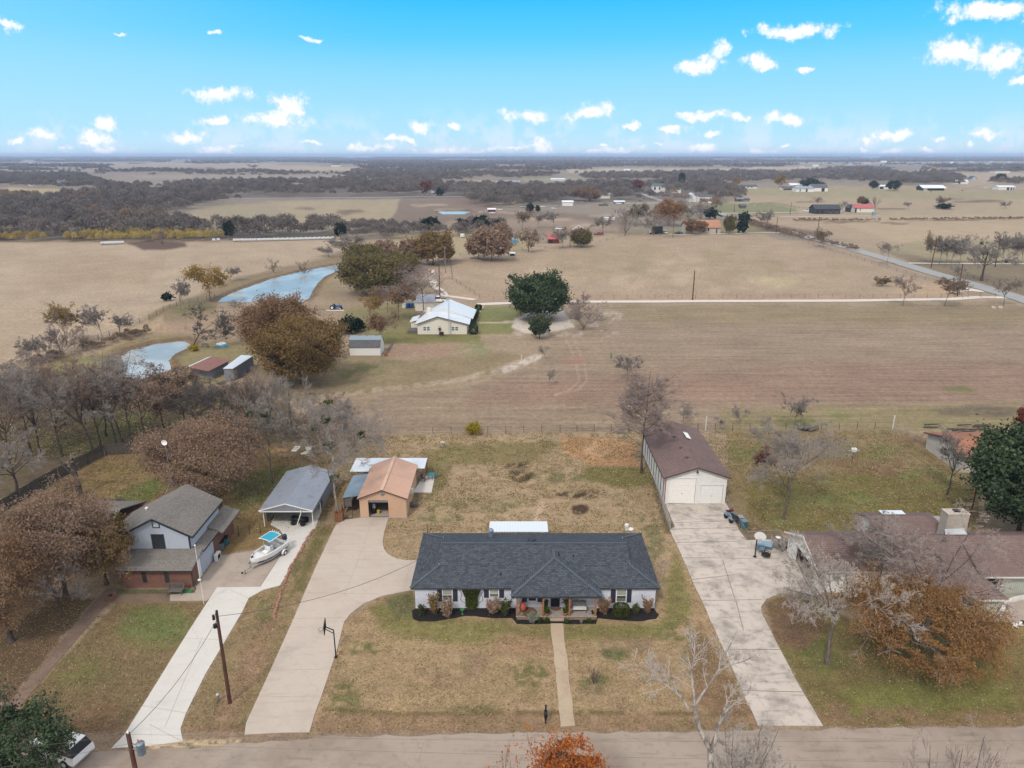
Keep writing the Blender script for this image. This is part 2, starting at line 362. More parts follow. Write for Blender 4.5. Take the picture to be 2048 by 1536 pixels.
class MB:
 def __init__(s,yaw=0.0,org=(0,0,0)):s.V=[];s.F=[];s.M=[];s.yaw=yaw;s.org=org;s.m=0
 def mi(s,k):s.m=k;return s
 def add(s,vs,fs):
  b=len(s.V);s.V+=[tuple(v)for v in vs];s.F+=[tuple(b+i for i in f)for f in fs];s.M+=[s.m]*len(fs);return s
 def box(s,x0,x1,y0,y1,z0,z1):
  return s.add([(x0,y0,z0),(x1,y0,z0),(x1,y1,z0),(x0,y1,z0),(x0,y0,z1),(x1,y0,z1),(x1,y1,z1),(x0,y1,z1)],[(0,3,2,1),(4,5,6,7),(0,1,5,4),(1,2,6,5),(2,3,7,6),(3,0,4,7)])
 def bbox(s,x0,x1,y0,y1,z0,z1,b):
  P=[]
  for z,i in((z0,0),(z1-b,0),(z1,b)):
   for(x,y,sx,sy)in((x0,y0,1,1),(x1,y0,-1,1),(x1,y1,-1,-1),(x0,y1,1,-1)):
    P.append([(x+sx*(i+b),y+sy*i,z),(x+sx*i,y+sy*(i+b),z)])
  rings=[]
  for k in range(3):
   r=[]
   c=P[4*k:4*k+4]
   r=[c[0][1],c[0][0],c[1][0],c[1][1],c[2][1],c[2][0],c[3][0],c[3][1]]
   rings.append(r)
  vs=rings[0]+rings[1]+rings[2]
  fs=[tuple(range(7,-1,-1)),tuple(range(16,24))]
  for k in range(2):
   for i in range(8):fs.append((8*k+i,8*k+(i+1)%8,8*k+8+(i+1)%8,8*k+8+i))
  return s.add(vs,fs)
 def poly(s,pts):return s.add(pts,[tuple(range(len(pts)))])
 def slab(s,pts,th):
  n=len(pts);lo=[(p[0],p[1],p[2]-th)for p in pts]
  fs=[tuple(range(n)),tuple(range(2*n-1,n-1,-1))]+[(i,n+i,n+(i+1)%n,(i+1)%n)for i in range(n)]
  return s.add(list(pts)+lo,fs)
 def prism(s,pts,z0,z1):
  n=len(pts)
  return s.add([(p[0],p[1],z0)for p in pts]+[(p[0],p[1],z1)for p in pts],[tuple(range(n-1,-1,-1)),tuple(range(n,2*n))]+[(i,(i+1)%n,n+(i+1)%n,n+i)for i in range(n)])
 def tube(s,p0,p1,r0,r1=None,n=6,caps=True):
  r1=r0 if r1 is None else r1
  a=Vector(p0);b=Vector(p1);d=(b-a).normalized()
  e=d.cross(Vector((0,0,1))if abs(d.z)<.9 else Vector((1,0,0))).normalized();f=d.cross(e)
  vs=[a+(e*math.cos(2*math.pi*i/n)+f*math.sin(2*math.pi*i/n))*r0 for i in range(n)]+[b+(e*math.cos(2*math.pi*i/n)+f*math.sin(2*math.pi*i/n))*r1 for i in range(n)]
  fs=[(i,n+i,n+(i+1)%n,(i+1)%n)for i in range(n)]
  if caps:fs+=[tuple(range(n)),tuple(range(2*n-1,n-1,-1))]
  return s.add(vs,fs)
 def path(s,pts,r,n=6):
  for a,b in zip(pts[:-1],pts[1:]):s.tube(a,b,r,r,n)
  return s
 def bar(s,p0,p1,w,h):
  a=Vector(p0);b=Vector(p1);d=(b-a).normalized()
  up=Vector((0,0,1))if abs(d.z)<.95 else Vector((0,1,0))
  e=d.cross(up).normalized()*w/2;f=e.cross(d).normalized()*h/2
  vs=[a-e-f,a+e-f,a+e+f,a-e+f,b-e-f,b+e-f,b+e+f,b-e+f]
  return s.add(vs,[(0,3,2,1),(4,5,6,7),(0,1,5,4),(1,2,6,5),(2,3,7,6),(3,0,4,7)])
 def lathe(s,prof,c=(0,0),n=12):
  vs=[];fs=[]
  for r,z in prof:
   for i in range(n):vs.append((c[0]+r*math.cos(2*math.pi*i/n),c[1]+r*math.sin(2*math.pi*i/n),z))
  for k in range(len(prof)-1):
   for i in range(n):fs.append((k*n+i,k*n+(i+1)%n,(k+1)*n+(i+1)%n,(k+1)*n+i))
  fs.append(tuple(range(n-1,-1,-1)));m=(len(prof)-1)*n;fs.append(tuple(range(m,m+n)))
  return s.add(vs,fs)
 def blob(s,c,r,rx=None,n=8,m=6,jit=0.0,seed=0):
  rn=random.Random(seed);r=(r,r,r)if not hasattr(r,'__len__')else r
  vs=[(c[0],c[1],c[2]-r[2])]
  for k in range(1,m):
   th=-math.pi/2+math.pi*k/m
   for i in range(n):
    j=1+jit*(rn.random()-.5);a=2*math.pi*i/n
    vs.append((c[0]+r[0]*j*math.cos(th)*math.cos(a),c[1]+r[1]*j*math.cos(th)*math.sin(a),c[2]+r[2]*j*math.sin(th)))
  vs.append((c[0],c[1],c[2]+r[2]));fs=[]
  for i in range(n):fs.append((0,1+(i+1)%n,1+i))
  for k in range(m-2):
   for i in range(n):fs.append((1+k*n+i,1+k*n+(i+1)%n,1+(k+1)*n+(i+1)%n,1+(k+1)*n+i))
  e=len(vs)-1
  for i in range(n):fs.append((e,1+(m-2)*n+i,1+(m-2)*n+(i+1)%n))
  return s.add(vs,fs)
 def rod_wheel(s,c,r,w,n=14,axis='x'):
  d=Vector((w/2,0,0))if axis=='x' else Vector((0,w/2,0));c=Vector(c)
  return s.tube(c-d,c+d,r,r,n)
 def build(s,name,mat,parent=None,smooth=False,local=False):
  V=s.V
  if s.yaw or s.org!=(0,0,0):
   c,n=math.cos(s.yaw),math.sin(s.yaw)
   V=[(x*c-y*n+s.org[0],x*n+y*c+s.org[1],z+s.org[2])for x,y,z in V]
  if parent is not None:
   if not local:
    o=rootof(parent).location;V=[(x-o.x,y-o.y,z-o.z)for x,y,z in V]
   loc=(0,0,0)
  else:
   a=np.array([tuple(v)for v in V]);c0=((a[:,0].min()+a[:,0].max())/2,(a[:,1].min()+a[:,1].max())/2,a[:,2].min())
   V=[(x-c0[0],y-c0[1],z-c0[2])for x,y,z in V];loc=c0
  me=rawmesh(name,V,s.F,mat,s.M if isinstance(mat,(list,tuple))else None,None,smooth)
  o=bpy.data.objects.new(name,me);COL.objects.link(o);o.location=loc
  if parent is not None:o.parent=parent
  return o
def single(mb,name,mat,label,cat,group=None,smooth=False):
 return tag(mb.build(name,mat,None,smooth),label,cat,group)
def copy_tree(o,loc=None,rot=None,scale=None,label=None,group=None):
 r=o.copy();COL.objects.link(r)
 for ch in o.children:
  c=ch.copy();COL.objects.link(c);c.parent=r;c.matrix_parent_inverse=ch.matrix_parent_inverse.copy()
  for g in ch.children:
   d=g.copy();COL.objects.link(d);d.parent=c
 if loc is not None:r.location=loc
 if rot is not None:r.rotation_euler=(0,0,rot)
 if scale is not None:r.scale=scale if hasattr(scale,'__len__')else(scale,)*3
 if label:r['label']=label
 if group:r['group']=group
 return r
 # ------------------------------------------------------------------ numeric noise
def vnoise(x,y,seed=0):
 xi=np.floor(x).astype(np.int64);yi=np.floor(y).astype(np.int64);xf=x-xi;yf=y-yi
 xf=xf*xf*(3-2*xf);yf=yf*yf*(3-2*yf)
 def h(a,b):
  n=(a*374761393+b*668265263+seed*1442695041)&0xffffffff
  n=((n^(n>>13))*1274126177)&0xffffffff
  return((n^(n>>16))&0xffff)/65535.0
 return(h(xi,yi)*(1-xf)+h(xi+1,yi)*xf)*(1-yf)+(h(xi,yi+1)*(1-xf)+h(xi+1,yi+1)*xf)*yf
def fbm(x,y,seed=0,o=4):
 s=0;a=.5;t=0
 for i in range(o):s=s+a*vnoise(x*2**i,y*2**i,seed+i);t+=a;a*=.5
 return s/t
def inpoly(X,Y,P):
 r=np.zeros(X.shape,bool);n=len(P)
 for i in range(n):
  x0,y0=P[i][:2];x1,y1=P[(i+1)%n][:2]
  if y0==y1:continue
  c=((y0>Y)!=(y1>Y))&(X<(x1-x0)*(Y-y0)/(y1-y0)+x0)
  r^=c
 return r
def edist(X,Y,P,closed=True):
 d=np.full(X.shape,1e9);n=len(P)
 for i in range(n if closed else n-1):
  x0,y0=P[i][:2];x1,y1=P[(i+1)%n][:2]
  dx_,dy_=x1-x0,y1-y0;L=dx_*dx_+dy_*dy_+1e-9
  t=np.clip(((X-x0)*dx_+(Y-y0)*dy_)/L,0,1)
  d=np.minimum(d,np.hypot(X-x0-t*dx_,Y-y0-t*dy_))
 return d
 # ------------------------------------------------------------------ ground: one sheet, finer near the houses
rows=[24.0]
while rows[-1]<90000:rows.append(rows[-1]+2.7*(rows[-1]**2+CAMH**2)/(FPX*CAMH)*(1 if rows[-1]<900 else 1.0))
rows=np.array(rows)
us=np.concatenate([np.linspace(-1.5,-.8,30)[:-1],np.linspace(-.8,.8,760),np.linspace(.8,1.5,30)[1:]])
GX=us[None,:]*(rows[:,None]*CP+12.9);GY=np.repeat(rows[:,None],len(us),1)
nr,nc=GX.shape
gx,gy=GX.ravel(),GY.ravel()
zc=gy*CP+CAMH*SP
gm=zc/FPX
spx=gx/gm+1024;spy=768-((-CAMH)*CP+gy*SP)/gm
nz1=fbm(gx/9,gy/9,1);nz2=fbm(gx/2.3,gy/2.3,7);nz3=fbm(spx/60,spy/12,3);nz4=fbm(spx/14,spy/7,11)
col=np.tile(np.array(AL(166,146,121)),(len(gx),1));streak=np.zeros(len(gx));rough=np.full(len(gx),.5)
def paint(poly,c,soft=8,wob=14,amt=1.0,st=None,ro=None,k=1.0,thr=None,seed=0):
 x0=min(p[0]for p in poly)-soft-wob;x1=max(p[0]for p in poly)+soft+wob
 y0=min(p[1]for p in poly)-soft-wob;y1=max(p[1]for p in poly)+soft+wob
 i=np.where((spx>x0)&(spx<x1)&(spy>y0)&(spy<y1))[0]
 if not len(i):return
 X=spx[i]+(fbm(spx[i]/30,spy[i]/14,21+seed)-.5)*wob*2;Yv=spy[i]+(fbm(spx[i]/30,spy[i]/14,31+seed)-.5)*wob
 ins=inpoly(X,Yv,poly);d=edist(X,Yv,poly)
 w=np.clip(.5+np.where(ins,d,-d)/(2*soft+1e-6),0,1);w=w*w*(3-2*w)*amt
 if thr is not None:
  nn=fbm(spx[i]/thr[1],spy[i]/(thr[1]*.5),41+seed);w=w*np.clip((nn-thr[0])*7+.5,0,1)
 col[i]=col[i]*(1-w[:,None])+np.array(AL(*c))*k*w[:,None]
 if st is not None:streak[i]=streak[i]*(1-w)+st*w
 if ro is not None:rough[i]=rough[i]*(1-w)+ro*w
def ell(cx,cy,a,b,n=14):return[(cx+a*math.cos(2*math.pi*i/n),cy+b*math.sin(2*math.pi*i/n))for i in range(n)]
def line(pts,w,c,amt=1.0,soft=None,thr=None,wob=3):
 soft=soft or w*.5
 x0=min(p[0]for p in pts)-w-soft-9;x1=max(p[0]for p in pts)+w+soft+9
 y0=min(p[1]for p in pts)-w-soft-9;y1=max(p[1]for p in pts)+w+soft+9
 i=np.where((spx>x0)&(spx<x1)&(spy>y0)&(spy<y1))[0]
 X=spx[i]+(fbm(spx[i]/20,spy[i]/10,5)-.5)*wob;Yv=spy[i]+(fbm(spx[i]/20,spy[i]/10,6)-.5)*wob
 ww=np.clip(1-(edist(X,Yv,pts,False)-w/2)/soft,0,1)*amt
 if thr is not None:ww=ww*np.clip((fbm(spx[i]/thr[1],spy[i]/(thr[1]*.5),77)-thr[0])*7+.5,0,1)
 col[i]=col[i]*(1-ww[:,None])+np.array(AL(*c))*ww[:,None]
XL,XR=-900,2950
# far country, from the horizon forward
paint([(XL,300),(XR,300),(XR,480),(XL,480)],(146,134,118),3,2)
paint([(XL,398),(330,392),(430,400),(330,425),(290,446),(450,462),(690,466),(690,478),(XL,484)],(112,104,98),3,4)
paint([(330,372),(1000,366),(1480,366),(1440,400),(1100,408),(940,398),(330,396)],(122,112,104),2,4)
for i,(x0,x1,y0,y1,c)in enumerate([(-400,300,320,323,(176,166,150)),(420,700,318,320,(186,172,150)),(700,960,322,324,(170,160,142)),(170,560,325,335,(168,152,132)),(-300,190,327,331,(160,146,128)),(150,430,333,345,(152,138,126)),(420,640,331,337,(172,156,132)),(530,720,333,341,(176,158,132)),(190,450,345,353,(148,134,122)),(260,700,349,357,(158,146,132)),(200,380,357,372,(146,134,124)),(-200,150,376,396,(176,158,118)),(920,1100,326,329,(178,170,140)),(990,1160,321,324,(170,160,136)),(1130,1560,337,346,(184,166,138)),(1500,1780,333,338,(186,170,140)),(1560,1640,342,348,(180,166,140)),(1580,2400,325,328,(170,158,132)),(1900,2500,333,341,(158,148,136)),(1700,1830,322,324,(186,172,140)),(1900,2400,345,362,(176,158,132)),(1880,2400,352,372,(172,154,128)),(1040,1180,355,362,(150,148,120)),(930,1010,361,369,(180,160,122)),(1180,1420,341,347,(182,166,140)),(1640,1760,336,340,(186,172,146))]):
 paint([(x0,y0+1),(x0+60,y0),(x1-50,y0),(x1,y0+1.5),(x1-20,y1),(x0+10,y1)],c,.8,3,seed=i)
paint([(330,441),(420,415),(560,402),(800,396),(812,430),(720,452),(600,458),(430,446)],(166,150,120),2,6)
paint(ell(470,425,90,12),(156,146,118),6,10,.7)
for i,e in enumerate([(540,435,30,4),(700,425,30,4),(610,418,18,2),(735,442,22,3),(450,440,16,2),(650,447,26,3)]):paint(ell(*e),(118,98,82),2,8,.8,seed=i)
paint([(800,398),(960,398),(1000,420),(1140,425),(1260,440),(1250,470),(1000,468),(860,446),(780,448)],(134,116,102),3,8)
paint([(900,442),(1100,432),(1240,452),(1240,472),(1000,466),(860,462)],(156,136,114),3,8,.8)
for i,e in enumerate([(860,410,40,2),(900,418,30,2),(1000,425,40,2),(1180,450,40,3),(1100,440,50,2),(1230,432,50,2)]):paint(ell(*e),(182,160,136),2,8,.8,seed=i)
# right hand pastures
paint([(1430,380),(1560,372),(XR,372),(XR,470),(1900,470),(1700,470),(1480,425)],(170,152,122),2,4)
paint([(1440,372),(1700,378),(1900,382),(XR,386),(XR,404),(1900,398),(1640,396),(1500,390)],(158,148,110),3,6,.9)
paint([(1420,408),(1540,405),(1590,418),(1600,428),(1500,430),(1430,425)],(130,133,90),2,4,.9)
paint([(1440,428),(1800,432),(XR,452),(XR,478),(1850,500),(1640,470),(1500,440)],(172,150,122),3,6)
paint([(1620,430),(XR,430),(XR,484),(1800,484)],(178,158,126),4,6,.8)
for i,e in enumerate([(1700,443,60,2),(1790,446,30,2),(1900,440,60,1.3),(1780,418,30,1.5),(1960,403,60,2.5),(1900,398,30,1.5),(1480,432,40,2),(1620,404,30,1),(2000,438,40,1.2)]):paint(ell(*e),(112,90,78),1.2,6,.8,seed=i)
paint([(1860,480),(XR,480),(XR,540),(1900,530),(1790,512),(1760,492)],(156,144,110),3,6)
paint([(1760,500),(1900,520),(XR,545),(XR,610),(2048,592),(1870,545)],(136,122,96),4,6)
paint([(1450,446),(1560,468),(1660,490),(1640,466),(1500,440)],(120,96,82),3,6,.8)
# pasture in front of the white drive
paint([(900,600),(880,560),(890,520),(1000,500),(1060,490),(1200,468),(1350,464),(1520,468),(1640,500),(1850,560),(1990,602)],(172,150,123),3,6,ro=.6)
paint([(1000,560),(1100,520),(1350,505),(1600,530),(1600,580),(1200,585)],(186,162,134),20,40,.8,thr=(.52,40))
paint([(960,520),(1200,490),(1500,480),(1700,530),(1700,560),(1400,560),(1100,545)],(158,142,108),20,40,.6,thr=(.5,60),seed=3)
paint(ell(1560,563,40,10),(196,182,136),8,10,.6)
paint([(1780,560),(1900,570),(1960,598),(1800,590)],(190,158,122),8,10,.6)
paint([(900,590),(2000,592),(2000,600),(900,600)],(182,152,124),1.5,2,.8)
paint([(1060,485),(1180,478),(1260,462),(1400,455),(1440,440),(1500,448),(1540,466),(1240,468)],(134,128,88),3,6,.8)
paint([(780,470),(930,462),(1060,470),(1060,500),(900,512),(800,500)],(172,156,116),4,8,.9)
# left hay field and banks
paint([(XL,482),(240,486),(480,486),(690,474),(700,510),(600,530),(470,556),(400,600),(300,640),(180,690),(60,735),(XL,760)],(178,158,131),3,6,ro=.35)
paint([(XL,520),(300,505),(600,500),(500,540),(300,570),(XL,620)],(166,144,116),25,60,.7,thr=(.48,90))
paint([(250,486),(300,480),(370,484),(375,492),(330,499),(290,502)],(96,76,68),2,6,.9)
paint([(300,640),(380,595),(470,556),(600,528),(700,505),(700,528),(560,552),(440,598),(430,640),(300,670)],(142,124,94),5,8,.95)
paint([(330,625),(410,605),(430,625),(360,640)],(124,118,78),6,10,.8)
paint([(310,650),(470,640),(480,700),(380,690),(300,676)],(166,142,116),6,10,.9)
paint([(60,765),(120,712),(240,680),(310,668),(390,672),(360,684),(240,700),(140,745),(80,790)],(150,132,96),4,8,1)
paint([(80,745),(180,715),(240,706),(200,740),(120,780)],(140,136,84),6,10,.7)
paint([(150,690),(280,655),(330,640),(330,655),(260,680),(170,720)],(182,160,128),3,6,.7)
paint([(620,530),(700,532),(760,600),(700,640),(520,660),(600,600)],(160,140,112),6,10,.95)
paint(ell(650,560,30,25),(152,134,96),10,14,.7)
paint([(340,690),(500,680),(520,740),(420,770),(330,755)],(150,138,96),6,10,.9)
paint([(280,760),(345,720),(365,735),(330,760)],(174,142,116),5,8,.8)
# orchard side of the cream house
paint([(690,620),(830,600),(840,690),(700,690)],(140,132,86),6,12,.9)
paint([(770,664),(960,668),(960,686),(790,690),(700,690)],(126,124,72),3,6,.9)
paint([(950,612),(1040,612),(1040,640),(1024,668),(950,668)],(134,136,84),1.5,2,1,ro=.2)
line([(1030,644),(950,646)],2.6,(196,178,150),1,1)
line([(968,612),(948,634),(950,650),(940,668)],2,(200,180,154),.8,1)
paint([(1030,638),(1060,622),(1120,616),(1140,634),(1150,655),(1110,662),(1050,666),(1024,655)],(214,202,188),2,4,1,ro=.8)
paint(ell(1080,638,36,13),(150,138,122),8,8,.8)  # shade beneath the live oak, painted into the ground colour
paint([(780,690),(800,686),(920,690),(930,700),(870,714),(776,718)],(166,138,116),2,6,.95,ro=.9)
paint([(640,716),(760,700),(780,725),(940,705),(1000,700),(1060,718),(960,760),(700,795),(560,800),(540,740)],(148,132,100),6,14,.9)
paint([(660,740),(730,720),(820,726),(760,750),(690,770)],(120,121,79),6,14,.8,thr=(.45,30))
paint(ell(950,700,30,18),(138,139,96),8,14,.8,thr=(.42,20))
paint([(560,830),(760,860),(840,900),(830,1060),(660,1070),(600,960),(560,880)],(150,132,104),12,24,1,ro=.8)
# mown field behind the houses
MF=[(560,830),(700,800),(960,770),(1090,720),(1110,680),(1160,660),(1190,612),(XR,609),(XR,856),(860,866),(640,890),(540,860)]
paint(MF,(156,137,115),3,8,1,st=.85,ro=.5)
paint([(1200,610),(XR,610),(XR,640),(1600,650),(1200,640)],(148,132,98),12,20,.7,st=1.0)
paint([(1000,760),(1800,720),(XR,740),(XR,800),(1300,810),(900,810)],(152,126,108),15,30,.8)
paint([(1440,820),(1700,812),(XR,800),(XR,860),(1440,862)],(148,136,100),10,16,.9)
for i,e in enumerate([(1590,845,40,10),(1690,832,30,6),(1930,780,50,8),(1860,848,26,5),(640,870,30,12)]):paint(ell(*e),(118,122,76),6,14,.7,thr=(.42,26),seed=i)
paint(ell(1960,822,90,11),(112,100,86),8,14,.8)
paint([(1140,618),(1240,620),(1240,680),(1140,672)],(186,172,158),8,14,.7,thr=(.58,14))
paint(ell(1100,668,70,6),(200,190,178),5,12,.8,thr=(.55,14))
line([(590,830),(640,796),(720,783),(830,772),(920,760),(1000,738),(1040,722),(1075,714)],6,(188,170,150),.6,4,thr=(.42,16))
line([(1010,740),(1050,724),(1078,712)],8,(208,198,186),.75,4,thr=(.42,12))
for dx_ in(0,16):line([(1128+dx_,668),(1150+dx_,720),(1158+dx_,760),(1140+dx_,780),(1110,790)],2.4,(176,150,128),.7,1.6)
paint(ell(1150,720,26,9),(168,128,108),6,10,.7)
# plots: back gardens
paint([(760,868),(1290,868),(1345,1070),(1370,1120),(760,1120),(770,1040),(840,1000),(830,930),(760,910)],(172,150,118),3,6,1,st=.15,ro=.6)
paint([(840,905),(900,885),(1130,885),(1060,925),(900,930),(850,940)],(132,122,80),6,14,.85)
paint([(840,930),(900,935),(890,980),(850,1000)],(124,118,74),6,12,.85)
paint([(1120,872),(1270,880),(1275,934),(1190,932),(1130,905)],(192,148,108),5,12,1,ro=.9)
paint(ell(1192,898,28,14),(204,164,130),7,10,.8)
paint([(1180,934),(1290,936),(1310,968),(1240,975),(1170,960)],(120,118,68),5,10,.95)
for i,e in enumerate([(1150,991,60,8),(1030,930,30,6),(1040,953,26,12),(1160,1020,20,12)]):paint(ell(*e),(84,68,54),4,12,1.0,thr=(.38,12),seed=i)
for i,e in enumerate([(880,1040,50,12),(1300,1050,26,30),(960,1010,80,12),(1310,1090,20,24),(1120,955,60,10),(860,1010,20,14)]):paint(ell(*e),(118,119,79),6,14,.8,thr=(.45,16),seed=i+5)
line([(1083,1010),(1072,1048)],8,(200,172,148),.8,4)
# right hand plots
paint([(1452,862),(1800,862),(1960,900),(1960,1075),(1590,1075),(1480,1060),(1455,1010)],(146,128,94),3,8,1,st=.1,ro=.8)
paint([(1490,960),(1640,950),(1780,940),(1940,980),(1950,1070),(1600,1075),(1500,1040)],(124,116,68),10,20,.9)
for i,e in enumerate([(1490,905,46,16),(1600,1000,70,16),(1740,900,60,20),(1860,960,60,24),(1700,1000,70,14),(1560,1040,40,12)]):paint(ell(*e),(122,127,77),8,18,.75,thr=(.47,22),seed=i+9)
for i,e in enumerate([(1760,935,60,18),(1840,880,40,14),(1700,930,30,14),(1630,880,50,8)]):paint(ell(*e),(136,106,84),8,18,.8,thr=(.46,18),seed=i+19)
paint([(1290,880),(1330,1000),(1350,1070),(1330,1064),(1284,905)],(110,98,74),3,4,.9)
paint([(1480,1040),(1497,1085),(1560,1092),(1580,1110),(1592,1095),(1556,1066)],(122,104,84),3,5,.7)
# lawn before the main house
FL=[(690,1240),(760,1196),(822,1182),(1325,1180),(1340,1110),(1372,1120),(1420,1230),(1516,1452),(1160,1466),(622,1466),(640,1398),(672,1310)]
paint(FL,(170,146,112),3,5,1,st=.35,ro=.7)
paint([(735,1215),(826,1182),(835,1235),(1000,1240),(1030,1250),(1320,1245),(1345,1100),(1370,1150),(1380,1230),(1330,1275),(1130,1285),(900,1290),(760,1262)],(132,126,78),10,14,.95,ro=.6)
paint([(770,1196),(826,1184),(835,1225),(790,1240)],(106,108,76),6,8,.8)
paint(ell(1040,1290,70,20),(168,134,108),14,16,.7)
for i,e in enumerate([(690,1400,26,40),(730,1300,30,14),(1060,1350,30,30),(1390,1310,26,40),(1230,1310,26,13),(940,1420,60,8),(1190,1365,28,18),(1350,1260,30,30)]):paint(ell(*e),(112,113,71),8,16,.8,thr=(.45,16),seed=i+29)
paint(ell(1228,1308,22,11),(92,108,62),5,8,.8)
for i,e in enumerate([(1250,1290,60,20),(1330,1330,50,30),(1200,1400,60,30),(950,1330,70,26),(850,1350,70,20)]):paint(ell(*e),(150,128,104),10,20,.6,thr=(.47,20),seed=i+39)
paint([(640,1425),(1515,1425),(1530,1470),(620,1475)],(152,126,98),8,10,.85)
line([(650,1420),(800,1428),(1100,1425),(1480,1428)],4,(112,96,66),.7,5,thr=(.42,30))
# strips between the drives
paint([(560,1172),(580,1140),(632,1055),(668,1052),(629,1140),(585,1240),(490,1468),(372,1490),(360,1455),(450,1282),(498,1196),(527,1180)],(148,128,96),3,5,1,ro=.8)
paint([(640,1050),(666,1050),(600,1180),(575,1200)],(116,110,70),6,8,.9)
for i,e in enumerate([(530,1240,20,40),(480,1380,22,20),(460,1440,40,20),(600,1150,12,40)]):paint(ell(*e),(108,109,71),6,14,.7,thr=(.45,14),seed=i+49)
paint([(520,1250),(560,1230),(530,1330),(470,1440),(420,1450)],(160,128,104),8,10,.6)
paint([(365,1455),(500,1450),(500,1490),(365,1500)],(146,116,90),6,8,.8)
# neighbour's lawn on the left
paint([(236,1202),(420,1202),(232,1490),(-60,1560),(-100,1450),(20,1430)],(134,116,84),4,5,1,ro=.9)
paint(ell(310,1252,70,40),(112,124,72),22,20,.95)
paint(ell(150,1340,90,30),(120,121,72),22,24,.7,thr=(.42,30))
paint([(60,1440),(240,1400),(240,1490),(60,1520)],(140,112,86),14,14,.8)
paint([(XL,1190),(190,1195),(20,1405),(XL,1420)],(114,94,72),6,8,1,ro=1)
paint([(230,1178),(400,1178),(420,1188),(230,1190)],(104,108,73),3,4,.9)
# leaf strewn yard behind the left house
paint([(60,1010),(140,945),(215,908),(280,900),(450,900),(640,880),(700,900),(690,1000),(560,1090),(430,1110),(380,1040),(180,1080),(60,1070)],(144,122,84),4,8,1,ro=1)
paint([(230,990),(320,950),(345,965),(300,1000),(230,1040)],(108,117,64),8,10,.95)
paint([(460,960),(560,930),(640,930),(560,990),(470,1030)],(104,109,68),8,14,.9)
paint([(540,890),(660,880),(680,930),(560,925)],(128,110,84),6,10,.9)
paint(ell(564,903,22,8),(190,150,118),4,8,.8,thr=(.42,10))
# ground under the winter wood on the left
paint([(XL,760),(60,760),(120,780),(280,760),(330,762),(560,800),(640,860),(620,888),(270,898),(210,905),(60,1000),(XL,1010)],(112,100,80),8,12,1,ro=1)
for i,e in enumerate([(240,850,60,30),(130,890,70,20),(360,860,50,20),(300,830,20,14)]):paint(ell(*e),(104,109,66),12,20,.7,seed=i)
# right front lawn
paint([(1534,1200),(1606,1186),(1700,1240),(2000,1240),(XR,1280),(XR,1452),(1650,1452),(1552,1284)],(126,116,74),4,6,1,st=.2,ro=.7)
paint([(1700,1380),(2000,1340),(2040,1410),(1900,1430),(1700,1430)],(130,131,73),16,20,.9)
paint([(1960,1250),(XR,1270),(XR,1330),(1990,1330)],(146,128,86),10,14,.9)
paint([(1580,1290),(1640,1270),(1700,1330),(1640,1350)],(108,112,66),10,14,.8)
paint([(1525,1205),(1600,1190),(1660,1250),(1600,1300),(1552,1284)],(128,102,82),8,10,.9)
paint([(1600,1395),(1700,1410),(2000,1425),(XR,1430),(XR,1456),(1650,1456)],(146,120,92),8,12,.8,thr=(.4,30))
paint([(1400,1240),(1430,1290),(1500,1425),(1460,1440),(1380,1400),(1380,1290)],(134,106,82),10,16,.8)
# road verge
paint([(XL,1466),(1100,1460),(XR,1450),(XR,2400),(XL,2400)],(150,130,108),5,6,1,ro=1)
paint([(300,1484),(480,1478),(480,1492),(300,1500)],(206,186,150),5,8,.9,thr=(.4,12))
# ponds: bottoms pressed into the sheet
gz=np.zeros(len(gx))
POND1=[(428,604),(445,592),(480,577),(540,556),(610,539),(660,530),(700,524),(780,498),(800,496),(800,514),(770,522),(700,530),(680,536),(652,550),(634,565),(624,580),(620,592),(606,602),(560,606),(520,603),(470,606)]
POND2=[(228,716),(262,697),(310,684),(362,679),(384,684),(376,694),(352,704),(338,718),(341,736),(318,747),(278,758),(240,745)]
POND3=[(873,424),(890,421),(935,421),(943,423),(930,427),(885,427)]
for P in(POND1,POND2,POND3):
 Pw=[G(*p)[:2]for p in P]
 i=np.where((spx>min(p[0]for p in P)-40)&(spx<max(p[0]for p in P)+40)&(spy>min(p[1]for p in P)-30)&(spy<max(p[1]for p in P)+30))[0]
 X=gx[i]+(nz2[i]-.5)*1.6;Yv=gy[i]+(nz2[i]-.5)*1.6
 ins=inpoly(X,Yv,Pw);d=edist(X,Yv,Pw);sdist=np.where(ins,d,-d)
 gz[i]=np.minimum(gz[i],-np.clip((sdist+.6)*.7,0,1.6))
 w=np.clip(1-np.abs(sdist+1.0)/(2.2 if P is not POND3 else 4),0,1)[:,None]*.85
 col[i]=col[i]*(1-w)+np.array(AL(112,92,70))*w
 # low rises: pond banks, the mound of the dam, soft swells in the hay field
gz+=np.where(gz<0,0,(fbm(gx/38,gy/38,15)-.5)*.5*np.clip((gy-150)/120,0,1))
for(px_,py_,r,h)in((360,628,14,1.6),(120,735,10,.9),(300,668,9,.7),(600,530,10,.6)):
 c=G(px_,py_);gz+=np.where(gz<0,0,h*np.exp(-(((gx-c[0])/(r*1.8))**2+((gy-c[1])/r)**2)))
far=np.clip((gy-4000)/16000,0,1)
gz+=far*(fbm(gx/5200,gy/3600,33)-.42)*60
mod=1+(nz1-.5)*.16+(nz3-.5)*.14
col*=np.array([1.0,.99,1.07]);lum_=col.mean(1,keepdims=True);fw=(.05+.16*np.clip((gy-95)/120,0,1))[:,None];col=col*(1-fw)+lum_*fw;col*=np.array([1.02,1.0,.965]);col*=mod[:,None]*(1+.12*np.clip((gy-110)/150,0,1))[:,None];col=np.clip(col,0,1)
idx=np.arange(nr*nc).reshape(nr,nc)
Fq=np.stack([idx[:-1,:-1],idx[:-1,1:],idx[1:,1:],idx[1:,:-1]],-1).reshape(-1,4)
m,t=newmat('ground')
